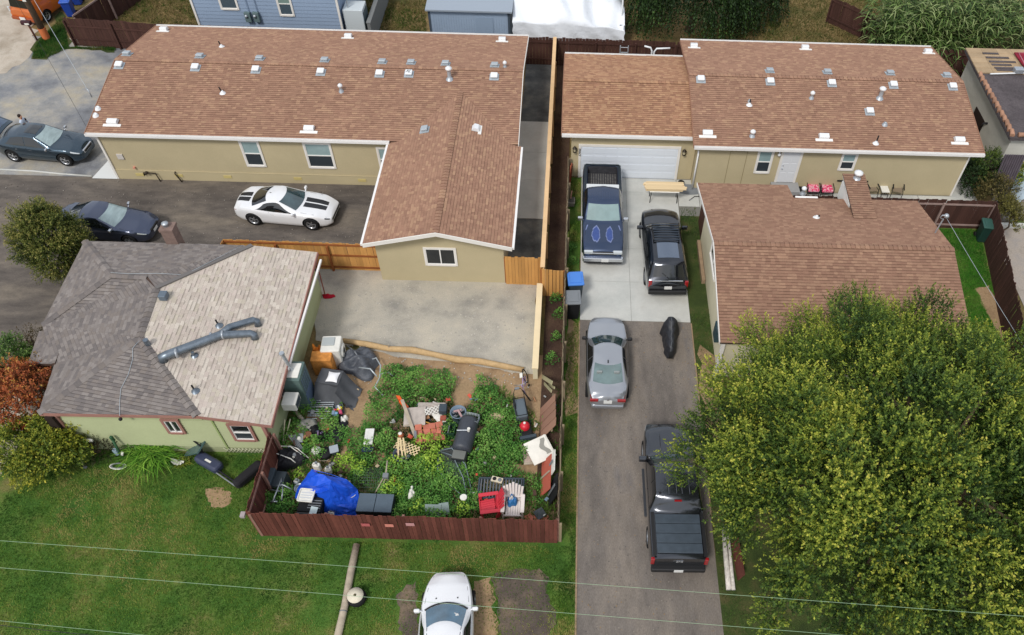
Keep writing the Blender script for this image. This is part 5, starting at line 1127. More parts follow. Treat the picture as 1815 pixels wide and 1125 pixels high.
sidewin(t, sho, [(-1.8, -.9, -.9, -1.75), (-.84, .06, .06, -.84), (.12, .95, .5, .12)]); doors(t, sho, [(-.85, .08), (.1, .98)], po); mirror(t, sho, .9, po)
part('bumper', MB().rbox((-2.24, 0, .5), (.16, 1.66, .2), .05), M('orange_dark', S(150, 70, 30), .5), t); part('number_plate', MB().box((-2.33, 0, .55), (.02, .4, .2)), m_plate, t)
for sd in (-.82, .82): part('tail_lamp', MB().rbox((-2.17, sd, 1.0), (.1, .14, .3), .03), m_head, t)
# ------------------------------------------------------------------ vegetation
m_leaf = M('leaf', attr=True, rough=.6, spec=.3)
m_grass = M('grass_blade', attr=True, rough=.8, spec=.2)
def translucent(m, f):
    nt = m.node_tree; b = nt.nodes['Principled BSDF']; out = nt.nodes['Material Output']; src = b.inputs['Base Color'].links[0].from_socket
    tr = nt.nodes.new('ShaderNodeBsdfTranslucent'); nt.links.new(src, tr.inputs['Color']); mx = nt.nodes.new('ShaderNodeMixShader'); mx.inputs[0].default_value = f
    nt.links.new(b.outputs[0], mx.inputs[1]); nt.links.new(tr.outputs[0], mx.inputs[2]); nt.links.new(mx.outputs[0], out.inputs['Surface'])
translucent(m_leaf, .28); translucent(m_grass, .35)
m_bark = M('bark', S(92, 78, 64), .95, noise=(4, .25), bump=(12, .8, .03))
def unit(v): return v/np.maximum(np.linalg.norm(v, axis=1, keepdims=True), 1e-9)
def leaves(P, D, U, L, W, C):                # leaf quads: base P, direction D, width direction U
    L = np.asarray(L)[:, None]; W = np.asarray(W)[:, None]; S_ = unit(np.cross(D, U))
    a = P; b = P+D*L*.5+S_*W*.5+np.array([0, 0, .0]); c = P+D*L; d = P+D*L*.5-S_*W*.5
    V = np.stack([a, b, c, d], 1).reshape(-1, 3); F = np.arange(len(V)).reshape(-1, 4); return V, F, C
def cat(parts):
    V, F, C, n = [], [], [], 0
    for v, f, c in parts: V.append(v); F.append(f+n); C.append(c); n += len(v)
    return np.concatenate(V), np.concatenate(F), np.concatenate(C)
def leafobj(name, parts, parent=None, mat=None, loc=None):
    V, F, C = cat(parts)
    o = link(name, arr_mesh(name, V, F, C), mat or m_leaf, parent)
    return o
def lin(*rgb): return np.array([srgb(*c) for c in rgb])
# --- grass on the lawns, as short blades
def grass(name, label, polys, n, h=(.03, .08), w=(.015, .03), cols=None, keep=None, lean=.8, z=0.0):
    Vs = []
    X, Y = [], []
    ar = [abs(sum(p[i][0]*p[(i+1) % len(p)][1]-p[(i+1) % len(p)][0]*p[i][1] for i in range(len(p))))/2 for p in polys]
    for p, a in zip(polys, ar):
        x, y = polyscatter(p, int(n*a/sum(ar))); X.append(x); Y.append(y)
    X = np.concatenate(X); Y = np.concatenate(Y)
    if keep is not None: k = keep(X, Y); X, Y = X[k], Y[k]
    n = len(X); nz = vnoise(X, Y, .55)*.5+vnoise(X, Y, 1.9)*.3+vnoise(X, Y, 5)*.2
    a = rng.uniform(0, 2*PI, n); hh = rng.uniform(*h, n)*(.7+.7*nz); ww = rng.uniform(*w, n)
    D = np.stack([np.cos(a)*lean, np.sin(a)*lean, np.ones(n)], 1); D = unit(D); b = a+PI/2+rng.uniform(-.4, .4, n)
    P = np.stack([X, Y, np.full(n, z)], 1); S_ = np.stack([np.cos(b), np.sin(b), np.zeros(n)], 1)
    V = np.stack([P-S_*ww[:, None]*.5, P+S_*ww[:, None]*.5, P+D*hh[:, None]*1.2], 1).reshape(-1, 3); F = np.arange(3*n).reshape(-1, 3)
    cols = lin((54, 88, 32), (80, 118, 42), (106, 138, 54), (136, 150, 70), (166, 156, 96)) if cols is None else cols
    t = np.clip((nz-.27)/.45+rng.normal(0, .16, n), 0, .999)*(len(cols)-1); i = t.astype(int); f = (t-i)[:, None]
    C = cols[i]*(1-f)+cols[i+1]*f; C = C*rng.uniform(.75, 1.2, (n, 1))
    o = link(name, arr_mesh(name, V, F, C), m_grass); o['kind'] = 'stuff'; tag(o, label, 'grass'); return o
LAWN = [(-20.8, 6.5), (.42, 6.5), (.42, 12.6), (-11.1, 12.6), (-11.1, 16.1), (-18.6, 16.1), (-20.8, 17)]
BARE = [px((880, 1030), (905, 1018), (960, 1020), (970, 1060), (972, 1180), (894, 1180)), px((838, 1030), (868, 1022), (884, 1180), (832, 1180)), px((700, 1046), (738, 1026), (742, 1180), (704, 1180)), px((364, 866), (412, 872), (402, 902), (370, 898))]
def lawnkeep(X, Y):
    k = np.ones(len(X), bool)
    for b in BARE: k &= ~(inpoly(X, Y, b) & (rng.random(len(X)) > .2))
    bald = vnoise(X+17, Y+5, .8)*.6+vnoise(X, Y+30, 2.3)*.4
    return k & ((bald < .72) | (rng.random(len(X)) < .35))
grass('lawn_grass', 'short green lawn grass in front of the red-brown fence', [LAWN], 150000, keep=lawnkeep)
grass('strip_grass', 'grass growing between the weathered fence and the driveway', [rect(-.1, .48, 7, 33.2)], 16000, (.04, .12), keep=lambda X, Y: vnoise(X, Y*.5, 1.3) < .66)
grass('side_grass', 'rank grass between the driveway and the cream house', [rect(5.58, 6.38, 13, 31.2), rect(5.58, 6.38, 22, 31.2), [(5.6, 6), (20, 6), (20, 19), (6.4, 19), (5.6, 14)]], 36000, (.04, .12), cols=lin((44, 70, 30), (60, 94, 38), (82, 108, 48), (110, 112, 66)), keep=lambda X, Y: vnoise(X, Y, .9) < .7)
grass('yard_grass', 'bright green lawn inside the dark east fence', [[(16.2, 16), (19.0, 16), (19.4, 22), (20.6, 30.1), (16.2, 30.1)]], 70000, (.04, .1), cols=lin((40, 92, 22), (54, 116, 28), (74, 134, 38), (96, 138, 52)), keep=lambda X, Y: ~inpoly(X, Y, px((1728, 512), (1752, 505), (1780, 560), (1800, 610), (1776, 604), (1752, 560))))
grass('verge_grass', 'grass verge beside the parking lot and utility pole', [px((122, 84), (205, 84), (205, 90), (120, 86), (84, 102), (56, 104), (64, 78), (82, 60), (100, 40), (112, 30))], 9000, (.06, .16), cols=lin((38, 76, 26), (54, 96, 32), (84, 104, 48), (120, 118, 70)))
grass('dry_grass', 'dry grass in the yards beyond the boundary fence', [px((640, 0), (755, 0), (755, 62), (640, 56)), px((190, -10), (345, -10), (360, 46), (160, 34)), px((1380, -20), (1600, -20), (1580, 84), (1200, 78))], 30000, (.05, .16), (.03, .06), cols=lin((78, 84, 40), (108, 100, 58), (134, 116, 76), (92, 98, 44), (70, 88, 36)))
YDIRT = [px((596, 640), (684, 655), (676, 690), (655, 705), (648, 740), (640, 765), (606, 762), (600, 745), (612, 715)), px((795, 655), (852, 655), (846, 680), (836, 720), (812, 735), (800, 705), (812, 680)), px((884, 645), (990, 650), (985, 745), (950, 740), (930, 715), (905, 700), (890, 680)), px((905, 825), (960, 822), (985, 835), (940, 842))]
# --- tall weeds in the cluttered yard
def weeds(name, label, spots, cols, leaf=(.05, .1), per=420, kind='stuff'):
    parts = []
    for (x, y, r, h, dens) in spots:
        n = int(per*dens*r*r*4)
        a = rng.uniform(0, 2*PI, n); q = np.sqrt(rng.random(n))*r*(1+.25*np.sin(a*3+x*7)+.15*np.sin(a*7+y*5))
        X = x+q*np.cos(a); Y = y+q*np.sin(a); ok = ~np.any([inpoly(X, Y, b_) for b_ in YDIRT], axis=0); X, Y, q = X[ok], Y[ok], q[ok]; n = len(X); top = 1.3*h*np.clip(1.05-(q/r)**2*.8, .1, 1)*(.6+.8*vnoise(X, Y, 3.1))
        Z = top*np.sqrt(rng.random(n)); b = rng.uniform(0, 2*PI, n)
        D = unit(np.stack([np.cos(b), np.sin(b), rng.uniform(-.3, .7, n)], 1)); U = unit(np.stack([rng.normal(0, .4, n), rng.normal(0, .4, n), np.ones(n)], 1))
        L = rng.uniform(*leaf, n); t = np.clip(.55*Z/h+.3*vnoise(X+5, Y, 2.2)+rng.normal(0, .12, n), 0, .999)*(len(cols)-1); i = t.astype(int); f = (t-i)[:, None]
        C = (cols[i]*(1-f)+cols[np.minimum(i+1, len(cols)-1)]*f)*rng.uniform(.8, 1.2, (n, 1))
        parts.append(leaves(np.stack([X, Y, Z+.01], 1), D, U, L, L*rng.uniform(.5, .8, n), C))
    o = leafobj(name, parts); o['kind'] = kind; tag(o, label, 'weeds'); return o
WC0 = lin((40, 72, 30), (58, 98, 38), (84, 124, 46), (116, 150, 62)); WD = lin((48, 88, 36), (68, 120, 48), (98, 148, 62), (130, 170, 80)); WY = lin((74, 114, 36), (108, 150, 46), (146, 182, 60), (176, 200, 80))
def sp(u, v, r, h, d=1.0): p = G(u, v); return (p.x, p.y, r, h, d)
weeds('tall_weeds', 'tall green weeds filling the cluttered yard', [sp(690, 690, 1.2, .5), sp(740, 690, 1.2, .5), sp(790, 690, .8, .45), sp(660, 740, .8, .4), sp(640, 780, .9, .4), sp(600, 760, .8, .35), sp(540, 720, .7, .35), sp(520, 770, .7, .35), sp(850, 690, .6, .5), sp(865, 720, .9, .55), sp(890, 760, 1.0, .55), sp(870, 800, 1.1, .5), sp(900, 820, .8, .45), sp(720, 850, 1.3, .5), sp(760, 880, 1.3, .45), sp(800, 850, .9, .4), sp(830, 830, .8, .45), sp(690, 880, .6, .4), sp(840, 890, .6, .3), sp(500, 890, .8, .5), sp(480, 900, .7, .4), sp(660, 800, .8, .4), sp(640, 850, .6, .4), sp(940, 870, .8, .18, .6), sp(770, 915, .9, .4), sp(710, 915, .7, .4), sp(560, 800, .7, .4), sp(800, 760, .7, .45), sp(690, 780, .5, .4), sp(930, 800, .5, .35), sp(620, 720, .4, .3), sp(520, 690, .4, .35), sp(580, 740, .5, .3)], WD)
weeds('pale_weeds', 'light yellow-green leafy weeds beside the blue tarpaulin', [sp(618, 828, .55, .6, 1.2), sp(760, 800, .8, .55, 1.1), sp(770, 830, .7, .5, 1.1), sp(705, 830, .5, .5), sp(700, 870, .6, .5, 1.1), sp(640, 838, .5, .45), sp(745, 905, .5, .4), sp(780, 790, .4, .45), sp(530, 845, .3, .3), sp(545, 790, .3, .3), sp(820, 905, .4, .3), sp(830, 740, .3, .3)], WY, (.06, .12), 230)
weeds('strip_weeds', 'dark green weeds along the soil strip and bins', [sp(985, 530, .3, .3), sp(992, 560, .3, .35), sp(985, 600, .25, .3), sp(978, 640, .3, .4), sp(1016, 465, .25, .25), sp(1014, 440, .22, .2), sp(970, 740, .25, .25), sp(1004, 545, .2, .25)], WD)
grass('yard_weed_grass', 'grass sprouting among the weeds in the cluttered yard', [rect(-10.9, -.3, 13, 19.6)], 26000, (.08, .25), (.02, .04), cols=lin((36, 70, 28), (54, 96, 36), (78, 120, 44), (104, 134, 58)), keep=lambda X, Y: ((vnoise(X+3, Y+8, .75)*.65+vnoise(X, Y, 2.1)*.35) > .38) & ~np.any([inpoly(X, Y, b_) for b_ in YDIRT], axis=0))
# --- foliage crowns: boughs of sprigs
def crown(boughs, nspr, nleaf, sl, leaf, cols, tip=None, droop=0.0, spread=.55, rough=.25):
    # boughs: (centre xyz, radius xyz, outward dir xyz, hue 0..1)
    parts = []
    for (c, r, d, hue) in boughs:
        n = int(nspr*(r[0]*r[1])**.5*2)
        v = unit(rng.normal(0, 1, (n, 3))); q = rng.random(n)**.4
        base = np.array(c)+v*np.array(r)*q[:, None]
        dr = unit(v*spread+np.array(d)*.8+rng.normal(0, rough, (n, 3))+np.array([0, 0, .15-droop]))
        m = nleaf
        s = np.tile(np.linspace(.05, 1, m), n); I = np.repeat(np.arange(n), m)
        ln = rng.uniform(.6, 1.2, n)*sl
        P = base[I]+dr[I]*(s*ln[I])[:, None]; P[:, 2] -= droop*s**2*ln[I]
        a = rng.uniform(0, 2*PI, n*m); o1 = unit(np.cross(dr[I], np.stack([np.cos(a), np.sin(a), np.sin(a*2)*.5], 1)))
        D = unit(o1*.85+dr[I]*.6+np.array([0, 0, -droop*.8])+rng.normal(0, .12, (n*m, 3))); U = unit(dr[I]+rng.normal(0, .5, (n*m, 3)))
        L = rng.uniform(*leaf, n*m)
        t = np.clip(hue*.42+.58*s*(.3+.7*q[I])*(.45+.55*(v[I, 2] > -.2))-.04+rng.normal(0, .1, n*m), 0, .999)*(len(cols)-1); i = t.astype(int); f = (t-i)[:, None]  # yellow tips are growth; deep and underside leaves have shade painted in
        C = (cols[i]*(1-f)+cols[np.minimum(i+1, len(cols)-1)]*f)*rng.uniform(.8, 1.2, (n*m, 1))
        parts.append(leaves(P, D, U, L, L*rng.uniform(.45, .65, n*m), C))
    return parts
def trunk_mesh(base, top, r, limbs, bend=.2):
    mb = MB(); b, t = Vector(base), Vector(top); mid = (b+t)/2+Vector((bend, -bend*.5, 0))
    mb.tube([b-Vector((0, 0, .1)), b+Vector((0, 0, .2)), mid, t], [r*1.4, r*1.05, r*.8, r*.5], 9)
    for e in limbs:
        e = Vector(e); st = mid.lerp(t, random.uniform(.2, .9)); k = (st+e)/2+Vector((random.uniform(-.3, .3), random.uniform(-.3, .3), .35)); mb.tube([st, k, e], [r*.42, r*.25, r*.08], 6)
    return mb
def tree(name, label, cat_, base, boughs, nspr, nleaf, sl, leaf, cols, tr=.18, group=None, **k):
    t = thing(name, label, cat_, base, 0, group); bx, by, bz = base
    cz = np.mean([b[0] for b in boughs], 0)
    lb = [tuple(np.array(b[0])-np.array(base)) for b in boughs[::max(1, len(boughs)//14)]]
    part('trunk', trunk_mesh((0, 0, 0), tuple((cz-np.array(base))*np.array([.8, .8, .9])), tr, lb), m_bark, t)
    P = crown(boughs, nspr, nleaf, sl, leaf, cols, **k)
    V, F, C = cat(P); V = V-np.array(base)
    o = link('crown', arr_mesh('crown', V, F, C), m_leaf, t); return t
def dome(c, R3, n, rb, low=-.25, hue=(.2, .8), seed=0):
    rs = np.random.default_rng(seed); out = []
    for i in range(n):
        z = low+(1-low)*(i+.5)/n; a = i*2.399963+rs.uniform(-.3, .3); h = math.sqrt(max(0, 1-z*z)); v = np.array([h*math.cos(a), h*math.sin(a), z]); v = v+rs.normal(0, .06, 3)
        q = rs.uniform(.68, .98); rr = rs.uniform(*rb)
        out.append((tuple(np.array(c)+v*np.array(R3)*q), (rr, rr, rr*.8), tuple(v*.8+np.array([0, 0, .35])), float(rs.uniform(*hue))))
    return out
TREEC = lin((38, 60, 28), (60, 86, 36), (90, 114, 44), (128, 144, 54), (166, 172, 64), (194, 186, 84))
tb = (12.0, 13.6, 0)
bo = dome((11.7, 13.7, 4.2), (7.1, 6.8, 3.6), 225, (.42, .92), -.35, (.0, 1.0), 3)+dome((12.0, 13.9, 3.8), (5.0, 4.6, 2.6), 60, (.6, .9), -.2, (0, .25), 4)  # inner dome in darker greens: shade within the crown put into the colour
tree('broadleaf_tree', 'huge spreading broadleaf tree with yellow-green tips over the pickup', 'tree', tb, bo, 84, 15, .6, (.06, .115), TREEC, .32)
p = G(88, 424, 2.1); tb2 = (p.x, p.y, 0)
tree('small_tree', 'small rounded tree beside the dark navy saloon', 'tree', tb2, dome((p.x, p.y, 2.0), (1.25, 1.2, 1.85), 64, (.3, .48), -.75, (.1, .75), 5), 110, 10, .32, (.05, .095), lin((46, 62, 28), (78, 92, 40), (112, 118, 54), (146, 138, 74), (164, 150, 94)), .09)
# shrubs at the west end of the green house
def shrub(label, u, v, z, R3, n, cols, seed, nspr=60, leaf=(.06, .11), hue=(.1, .9), rb=(.25, .42)):
    p = G(u, v, z); b = (p.x, p.y, 0)
    return tree('shrub', label, 'shrub', b, dome((p.x, p.y, z), R3, n, rb, -.5, hue, seed), nspr, 8, .28, leaf, cols, .05)
YEL = lin((60, 82, 34), (102, 122, 42), (158, 160, 56), (204, 190, 72)); RED = lin((96, 70, 42), (146, 80, 50), (178, 96, 56), (184, 134, 66), (168, 164, 80)); GRN = lin((52, 78, 40), (82, 112, 54), (120, 150, 74), (150, 172, 94))
shrub('yellow-green shrub beside the front lawn and red shrub', 60, 800, 1.0, (1.9, 1.1, .9), 40, YEL, 11, 84)
shrub('yellow leafed shrub beside the green house corner', 105, 770, 1.0, (1.0, 1.0, .9), 26, YEL, 12, 84)
shrub('red and orange leaved shrub beside the green house roof', 45, 700, 1.6, (1.2, 1.2, 1.2), 34, RED, 13, 84)
shrub('pale green shrub beside the porch of the green house', 15, 660, 1.5, (1.0, 1.2, 1.2), 28, GRN, 14, 84)
shrub('amber shrub under the green house porch roof', 75, 665, 1.2, (.5, .9, .9), 14, lin((70, 70, 34), (112, 92, 44), (150, 122, 52)), 15)
shrub('dark brown twiggy shrub against the green house wall', 165, 792, .4, (.9, .5, .5), 14, lin((40, 40, 28), (62, 58, 38), (84, 78, 50)), 16, 40, (.04, .07))
shrub('small reddish shrub beside the porch and driveway', 55, 612, .6, (.35, .8, .6), 10, lin((52, 50, 32), (84, 72, 44), (104, 84, 56)), 17, 40, (.04, .08))
# strappy clump
def strappy(name, label, u, v, n, L, r, cols, z0=0.0, up=1.0, w=.03, parent=None, cat_='plant'):
    p = G(u, v); V, F, C, k = [], [], [], 0
    for i in range(n):
        a = rng.uniform(0, 2*PI); ln = L*rng.uniform(.6, 1.15); o = np.array([p.x+rng.normal(0, r), p.y+rng.normal(0, r), z0]); d = np.array([math.cos(a), math.sin(a), 0]); s = np.array([-math.sin(a), math.cos(a), 0])*w*.5
        c = cols[rng.integers(len(cols))]*rng.uniform(.8, 1.2); pts = []
        for t in (0, .35, .7, 1.0): q = o+d*ln*(.25*t+.6*t*t)+np.array([0, 0, up*ln*(t*1.0-.72*t*t)]); ww = (1-.85*t*t); pts += [q-s*ww, q+s*ww]
        V += pts; F += [(k, k+1, k+3, k+2), (k+2, k+3, k+5, k+4), (k+4, k+5, k+7, k+6)]; C += [c, c, c*1.15]; k += 8
    o = link(name, arr_mesh(name, np.array(V), np.array(F), np.array(C)), m_leaf); tag(o, label, cat_); return o
strappy('strappy_clump', 'wide clump of arching strap leaves against the green house wall', 272, 806, 520, 1.25, .3, lin((78, 124, 36), (100, 148, 46), (134, 174, 66), (62, 102, 32)), w=.045)
strappy('strappy_clump', 'small yellow strap-leaved clump beside the white shell ornament', 326, 822, 60, .4, .08, lin((140, 140, 50), (110, 130, 44)))
# --- pepper tree and reeds beyond the boundary
PEP = lin((26, 42, 20), (40, 62, 28), (60, 88, 38), (88, 116, 54))
def pepper(label, c, R3, n, seed, base):
    rs = np.random.default_rng(seed); bo = dome(c, R3, n, (.5, .9), -.3, (.0, .7), seed)
    bo = [(b[0], b[1], (b[2][0]*.3, b[2][1]*.3, -.6), b[3]) for b in bo]
    tree('pepper_tree', label, 'tree', base, bo, 34, 16, 1.5, (.1, .2), PEP, .25, droop=.8, spread=.3, rough=.16)
pepper('dark drooping pepper tree behind the garage roof', (7.2, 47.6, 3.2), (3.6, 2.8, 3.0), 30, 21, (7.4, 48.5, 0))
pepper('dark drooping tree behind the white tarpaulin shelter', (4.4, 50.5, 4.0), (2.4, 2.4, 3.0), 20, 22, (4.4, 51, 0))
pepper('low drooping tree at the edge of the dry yard', (11.4, 50.0, 2.6), (1.8, 1.5, 2.2), 14, 23, (11.4, 50.3, 0))
def reeds(label, pts, n, H):
    b = pts[0]; t = thing('reed_clump', label, 'reeds', (b[0], b[1], 0)); V, F, C, k = [], [], [], 0; sm = MB()
    cols = lin((70, 96, 46), (98, 124, 62), (130, 154, 88), (54, 76, 36), (158, 172, 116))
    for i in range(n):
        q = pts[rng.integers(len(pts))]; o = np.array([q[0]+rng.normal(0, .7), q[1]+rng.normal(0, .55), 0]); h = H*rng.uniform(.65, 1.1); ln = np.array([rng.normal(0, .22), rng.normal(-.1, .22), 1]); ln /= np.linalg.norm(ln)
        for j in range(16):
            f = .25+.75*j/15; st = o+ln*h*f; a = rng.uniform(0, 2*PI); d = np.array([math.cos(a), math.sin(a), 0]); s = np.array([-d[1], d[0], 0])*.04; L = rng.uniform(.6, 1.15); c = cols[rng.integers(len(cols))]*rng.uniform(.75, 1.15); pp = []
            for tt in (0, .4, .75, 1): w_ = 1-.9*tt*tt; z = L*(.55*tt-.7*tt*tt); pt_ = st+d*L*tt*.85+np.array([0, 0, z]); pp += [pt_-s*w_, pt_+s*w_]
            V += pp; F += [(k, k+1, k+3, k+2), (k+2, k+3, k+5, k+4), (k+4, k+5, k+7, k+6)]; C += [c, c, c]; k += 8
        if i % 3 == 0: sm.cyl(o-np.array(t.location), o+ln*h-np.array(t.location), .018, .008, 4, caps=False)
    V = np.array(V)-np.array(t.location)
    link('leaves', arr_mesh('reed_leaves', V, np.array(F), np.array(C)), m_leaf, t); part('stems', sm, M('reed_stem', S(120, 124, 80), .8), t)
reeds('tall grey-green giant reeds beyond the dark diagonal fence', [(19.6, 46.2), (21, 46.2), (22.5, 46.4), (24, 46.2), (25.5, 46.4), (20.5, 47.8), (23, 48), (26, 48.2), (28, 47.5), (29.5, 46.5), (22, 49.5), (26, 50)], 560, 4.2)
reeds('drooping reed tuft behind the corner of the garage house roof', [(21.6, 44.6), (22.0, 44.8)], 26, 2.2)
# --- shrubs by the east end
shrub('green leafy bush between garage house and corrugated sheet', 1750, 300, .8, (.8, .9, .9), 20, lin((34, 52, 24), (58, 82, 36), (92, 112, 48), (120, 132, 60)), 31)
shrub('brown-green straggly bush along the dark fence corner', 1768, 345, .8, (.7, .9, .8), 18, lin((44, 48, 28), (78, 76, 40), (110, 98, 58), (128, 120, 70)), 32)
shrub('dense green bush beside the tan house end wall', 1715, 315, .6, (.6, 1.0, .7), 18, lin((24, 40, 18), (40, 62, 28), (60, 84, 38)), 33)
shrub('yellow-green shrub beside the pale blue tarpaulin', 1812, 315, .7, (.6, .6, .6), 12, YEL, 34)
shrub('olive vine growing over the top of the east fence', 1792, 378, 1.5, (.25, .9, .45), 14, lin((70, 70, 34), (104, 100, 48), (136, 128, 64)), 35, rb=(.16, .28))
strappy('palm_tuft', 'small green fan palm tuft beside the east fence', 1805, 398, 60, .6, .1, lin((90, 124, 50), (112, 146, 62)))
# ------------------------------------------------------------------ things in the yards
def col(name, r=128, g=128, b=128, rough=.7, **k): return M(name, S(r, g, b), rough, **k)
m_steel = col('steel_tube', 150, 158, 164, .4, metal=.7); m_black = col('matt_black', 30, 31, 33); m_dgrey = col('charcoal_plastic', 62, 72, 80, .6, noise=(5, .15)); m_grey = col('mid_grey', 120, 124, 128)
m_wood = col('grey_wood', 168, 156, 138, .9, noise=(4, .2)); m_ply = col('plywood_stained', 176, 166, 158, .9, noise=(2.2, .28)); m_terr = col('terracotta_paver', 186, 112, 92, .9, rand=.1, noise=(5, .12)); m_pale = col('off_white', 222, 220, 212, .6, noise=(4, .08))
m_net = col('wire_net', 96, 108, 104, .6)
def T(name, label, cat_, u, v, rot=0, z=0.0, group=None): return thing(name, label, cat_, tuple(G(u, v, z)), R(rot), group)
def crumple(rx, ry, h, seed, nu=16, nv=12, e=.5, amp=.18):
    rs = np.random.default_rng(seed); ph = rs.uniform(0, 6, 8)
    def fn(u, v):
        a = 2*PI*u; r = v; k = 1+.16*math.sin(3*a+ph[0])+.1*math.sin(5*a+ph[1])
        x, y = rx*r*k*math.cos(a), ry*r*k*math.sin(a); z = h*max(0, 1-r**2.2)**e*(1+amp*math.sin(7*x/rx+ph[2])+amp*math.sin(6*y/ry+ph[3]+3*x/rx)+amp*.7*math.sin(13*x/rx-9*y/ry+ph[4]))
        return (x, y, max(.012, z))
    return MB().grid(fn, nu, nv)
def bucket(t, r=.15, h=.35, mat=None, lid=None, z=0.0):
    part('bucket_body', MB().lathe([(r*.82, z), (r, z+h), (r*1.06, z+h), (r*1.06, z+h-.03), (r*.94, z+h-.02), (r*.78, z+.03)], 18, cap=False).cyl((0, 0, z+.01), (0, 0, z+.02), r*.8, n=18), mat, t)
    if lid: part('lid', MB().lathe([(r*1.08, z+h), (r*1.08, z+h+.03), (r*.3, z+h+.04), (.01, z+h+.04)], 18), lid, t)
def boards(t, spec, mat):
    for (c, d, rot) in spec: part('board', MB().box(c, d, rot), mat, t)

# water heater cupboard and window air conditioner on the green house
t = T('water_heater_cupboard', 'tall grey-green metal cupboard with flue against the green house', 'cabinet', 545, 690); t.location = (-10.75, 18.75, 0)
part('cupboard_body', MB().rbox((0, 0, 1.0), (.75, .95, 2.0), .03), col('cupboard_green', 92, 112, 108, .6, noise=(1.5, .2)), t); part('cupboard_top', MB().rbox((0, 0, 2.02), (.6, .7, .06), .02), m_pale, t); part('flue', MB().cyl((0, 0, 2.0), (-.15, .05, 2.95), .07, n=10).cyl((-.15, .05, 2.95), (-.155, .05, 3.05), .1, n=10), m_galv, t)
for i in range(5): part('louvre', MB().box((.385, -.3+i*.15, 1.4), (.02, .06, .8)), col('louvre_blue', 96, 112, 130, .6), t)
part('cupboard_door', MB().bbox(.376, .39, -.4, .4, .1, .95), col('door_blue_grey', 88, 104, 128, .6), t)
t = thing('window_air_conditioner', 'white window air conditioner sticking out of the green house wall', 'air conditioner', (-10.72, 17.75, 1.15)); part('casing', MB().rbox((0, 0, .2), (.55, .62, .4), .03), m_pale, t); part('grille', MB().bbox(.276, .29, -.24, .24, .06, .34), m_dgrey, t); part('bracket', MB().tube([(-.28, 0, -.3), (.2, 0, .0)], .02, 4), m_steel, t)
# appliance with porthole
t = T('clothes_dryer', 'white clothes dryer with round door and rust-orange panel', 'appliance', 588, 652, 4); t.scale = (1.28, 1.28, 1.1)
part('drum_casing', MB().rbox((.1, .35, .5), (.62, .66, 1.0), .05), m_pale, t); part('lid', MB().rbox((.02, .42, 1.02), (.4, .34, .05), .03), col('lid_grey', 170, 176, 176), t); part('porthole', MB().lathe([(.24, 0), (.24, .04), (.17, .05)], 20, mat=Matrix.Translation((.42, .32, .62)) @ Matrix.Rotation(PI/2, 4, 'Y')), m_pale, t); part('porthole_glass', MB().lathe([(.17, .02), (.08, .06), (.01, .07)], 20, mat=Matrix.Translation((.42, .32, .62)) @ Matrix.Rotation(PI/2, 4, 'Y')), m_black, t)
part('rusty_panel', MB().rbox((-.16, -.1, .48), (.66, .42, .9), .04), col('rust_orange', 206, 138, 70, .85, noise=(5, .35)), t); part('shelf_box', MB().rbox((.06, -.36, .14), (.6, .24, .28), .03), col('maroon', 74, 36, 38, .8), t)
t = T('draped_cloth', 'orange and pink cloth hanging beside the clothes dryer', 'cloth', 566, 640, 0); part('cloth', crumple(.2, .4, .8, 5, e=.35), col('cloth_orange', 216, 130, 50, .9, noise=(3, .4)), t); part('pink_bundle', MB().sphere((.08, -.35, .35), .17, scale=(1, 1, .8)), col('cloth_pink', 214, 86, 150, .9), t)
t = T('tarpaulin_heap', 'crumpled charcoal tarpaulin heap beside the clothes dryer', 'tarpaulin', 636, 645, -20); part('heap', crumple(.95, .75, .5, 7, 44, 26, .6, .22), col('charcoal_tarp', 74, 78, 86, .55, noise=(3, .2), bump=(5, .5, .1)), t); part('trim_strip', MB().tube([(-.8, .5, .3), (-.2, .2, .52), (.4, -.2, .45), (.8, -.5, .1)], .035, 5), m_grey, t)
t = T('tube_frame', 'bent grey steel tube frame lying in the weeds', 'frame', 668, 670, 0)
for q in ([(-.5, .7, .25), (-.1, .8, .35), (.15, .4, .35), (.2, -.2, .3), (.05, -.6, .2), (.45, -.95, .05)], [(-.7, .2, .45), (-.2, .1, .5), (.1, -.2, .4)], [(.2, 0, .3), (.5, .1, .3), (.7, .0, .2)]): part('tube', MB().tube(q, .035, 6), col('tube_pale', 176, 184, 188, .4, metal=.4), t)
t = T('covered_box', 'square box under a dark grey cloth with trailing hem', 'box', 592, 688, -8)
part('box_body', MB().rbox((0, 0, .42), (.95, .75, .84), .04), col('cloth_charcoal', 80, 82, 86, .85, noise=(3, .15)), t); part('trailing_cloth', MB().grid(lambda u, v: (-.5+1.0*u+.35*v*u, -.38-.75*v, .8*(1-v)**1.6*(1-.2*u)+.02+.03*math.sin(u*14+v*4)), 16, 12).grid(lambda u, v: (.48+.7*v, .35-1.1*u-.2*v, .8*(1-v)**1.8+.015+.04*math.sin(u*12)), 12, 10), col('cloth_charcoal'), t)
t = thing('pillow', 'white pillow lying on the dark cloth-covered box', 'pillow', tuple(G(590, 668, .86)), R(-6)); part('pillow_body', MB().grid(lambda u, v: (.24*(2*u-1)*(1-.12*math.sin(PI*v)), .26*(2*v-1)*(1-.12*math.sin(PI*u)), .005+.11*(math.sin(PI*u)*math.sin(PI*v))**.5), 10, 10).grid(lambda u, v: (.24*(2*u-1)*(1-.12*math.sin(PI*v)), .26*(2*v-1)*(1-.12*math.sin(PI*u)), .0), 6, 6), col('pillow_white', 234, 234, 236, .9), t)
t = T('metal_rack', 'silver wire rack lying beside the grey cloth', 'rack', 573, 722, 4)
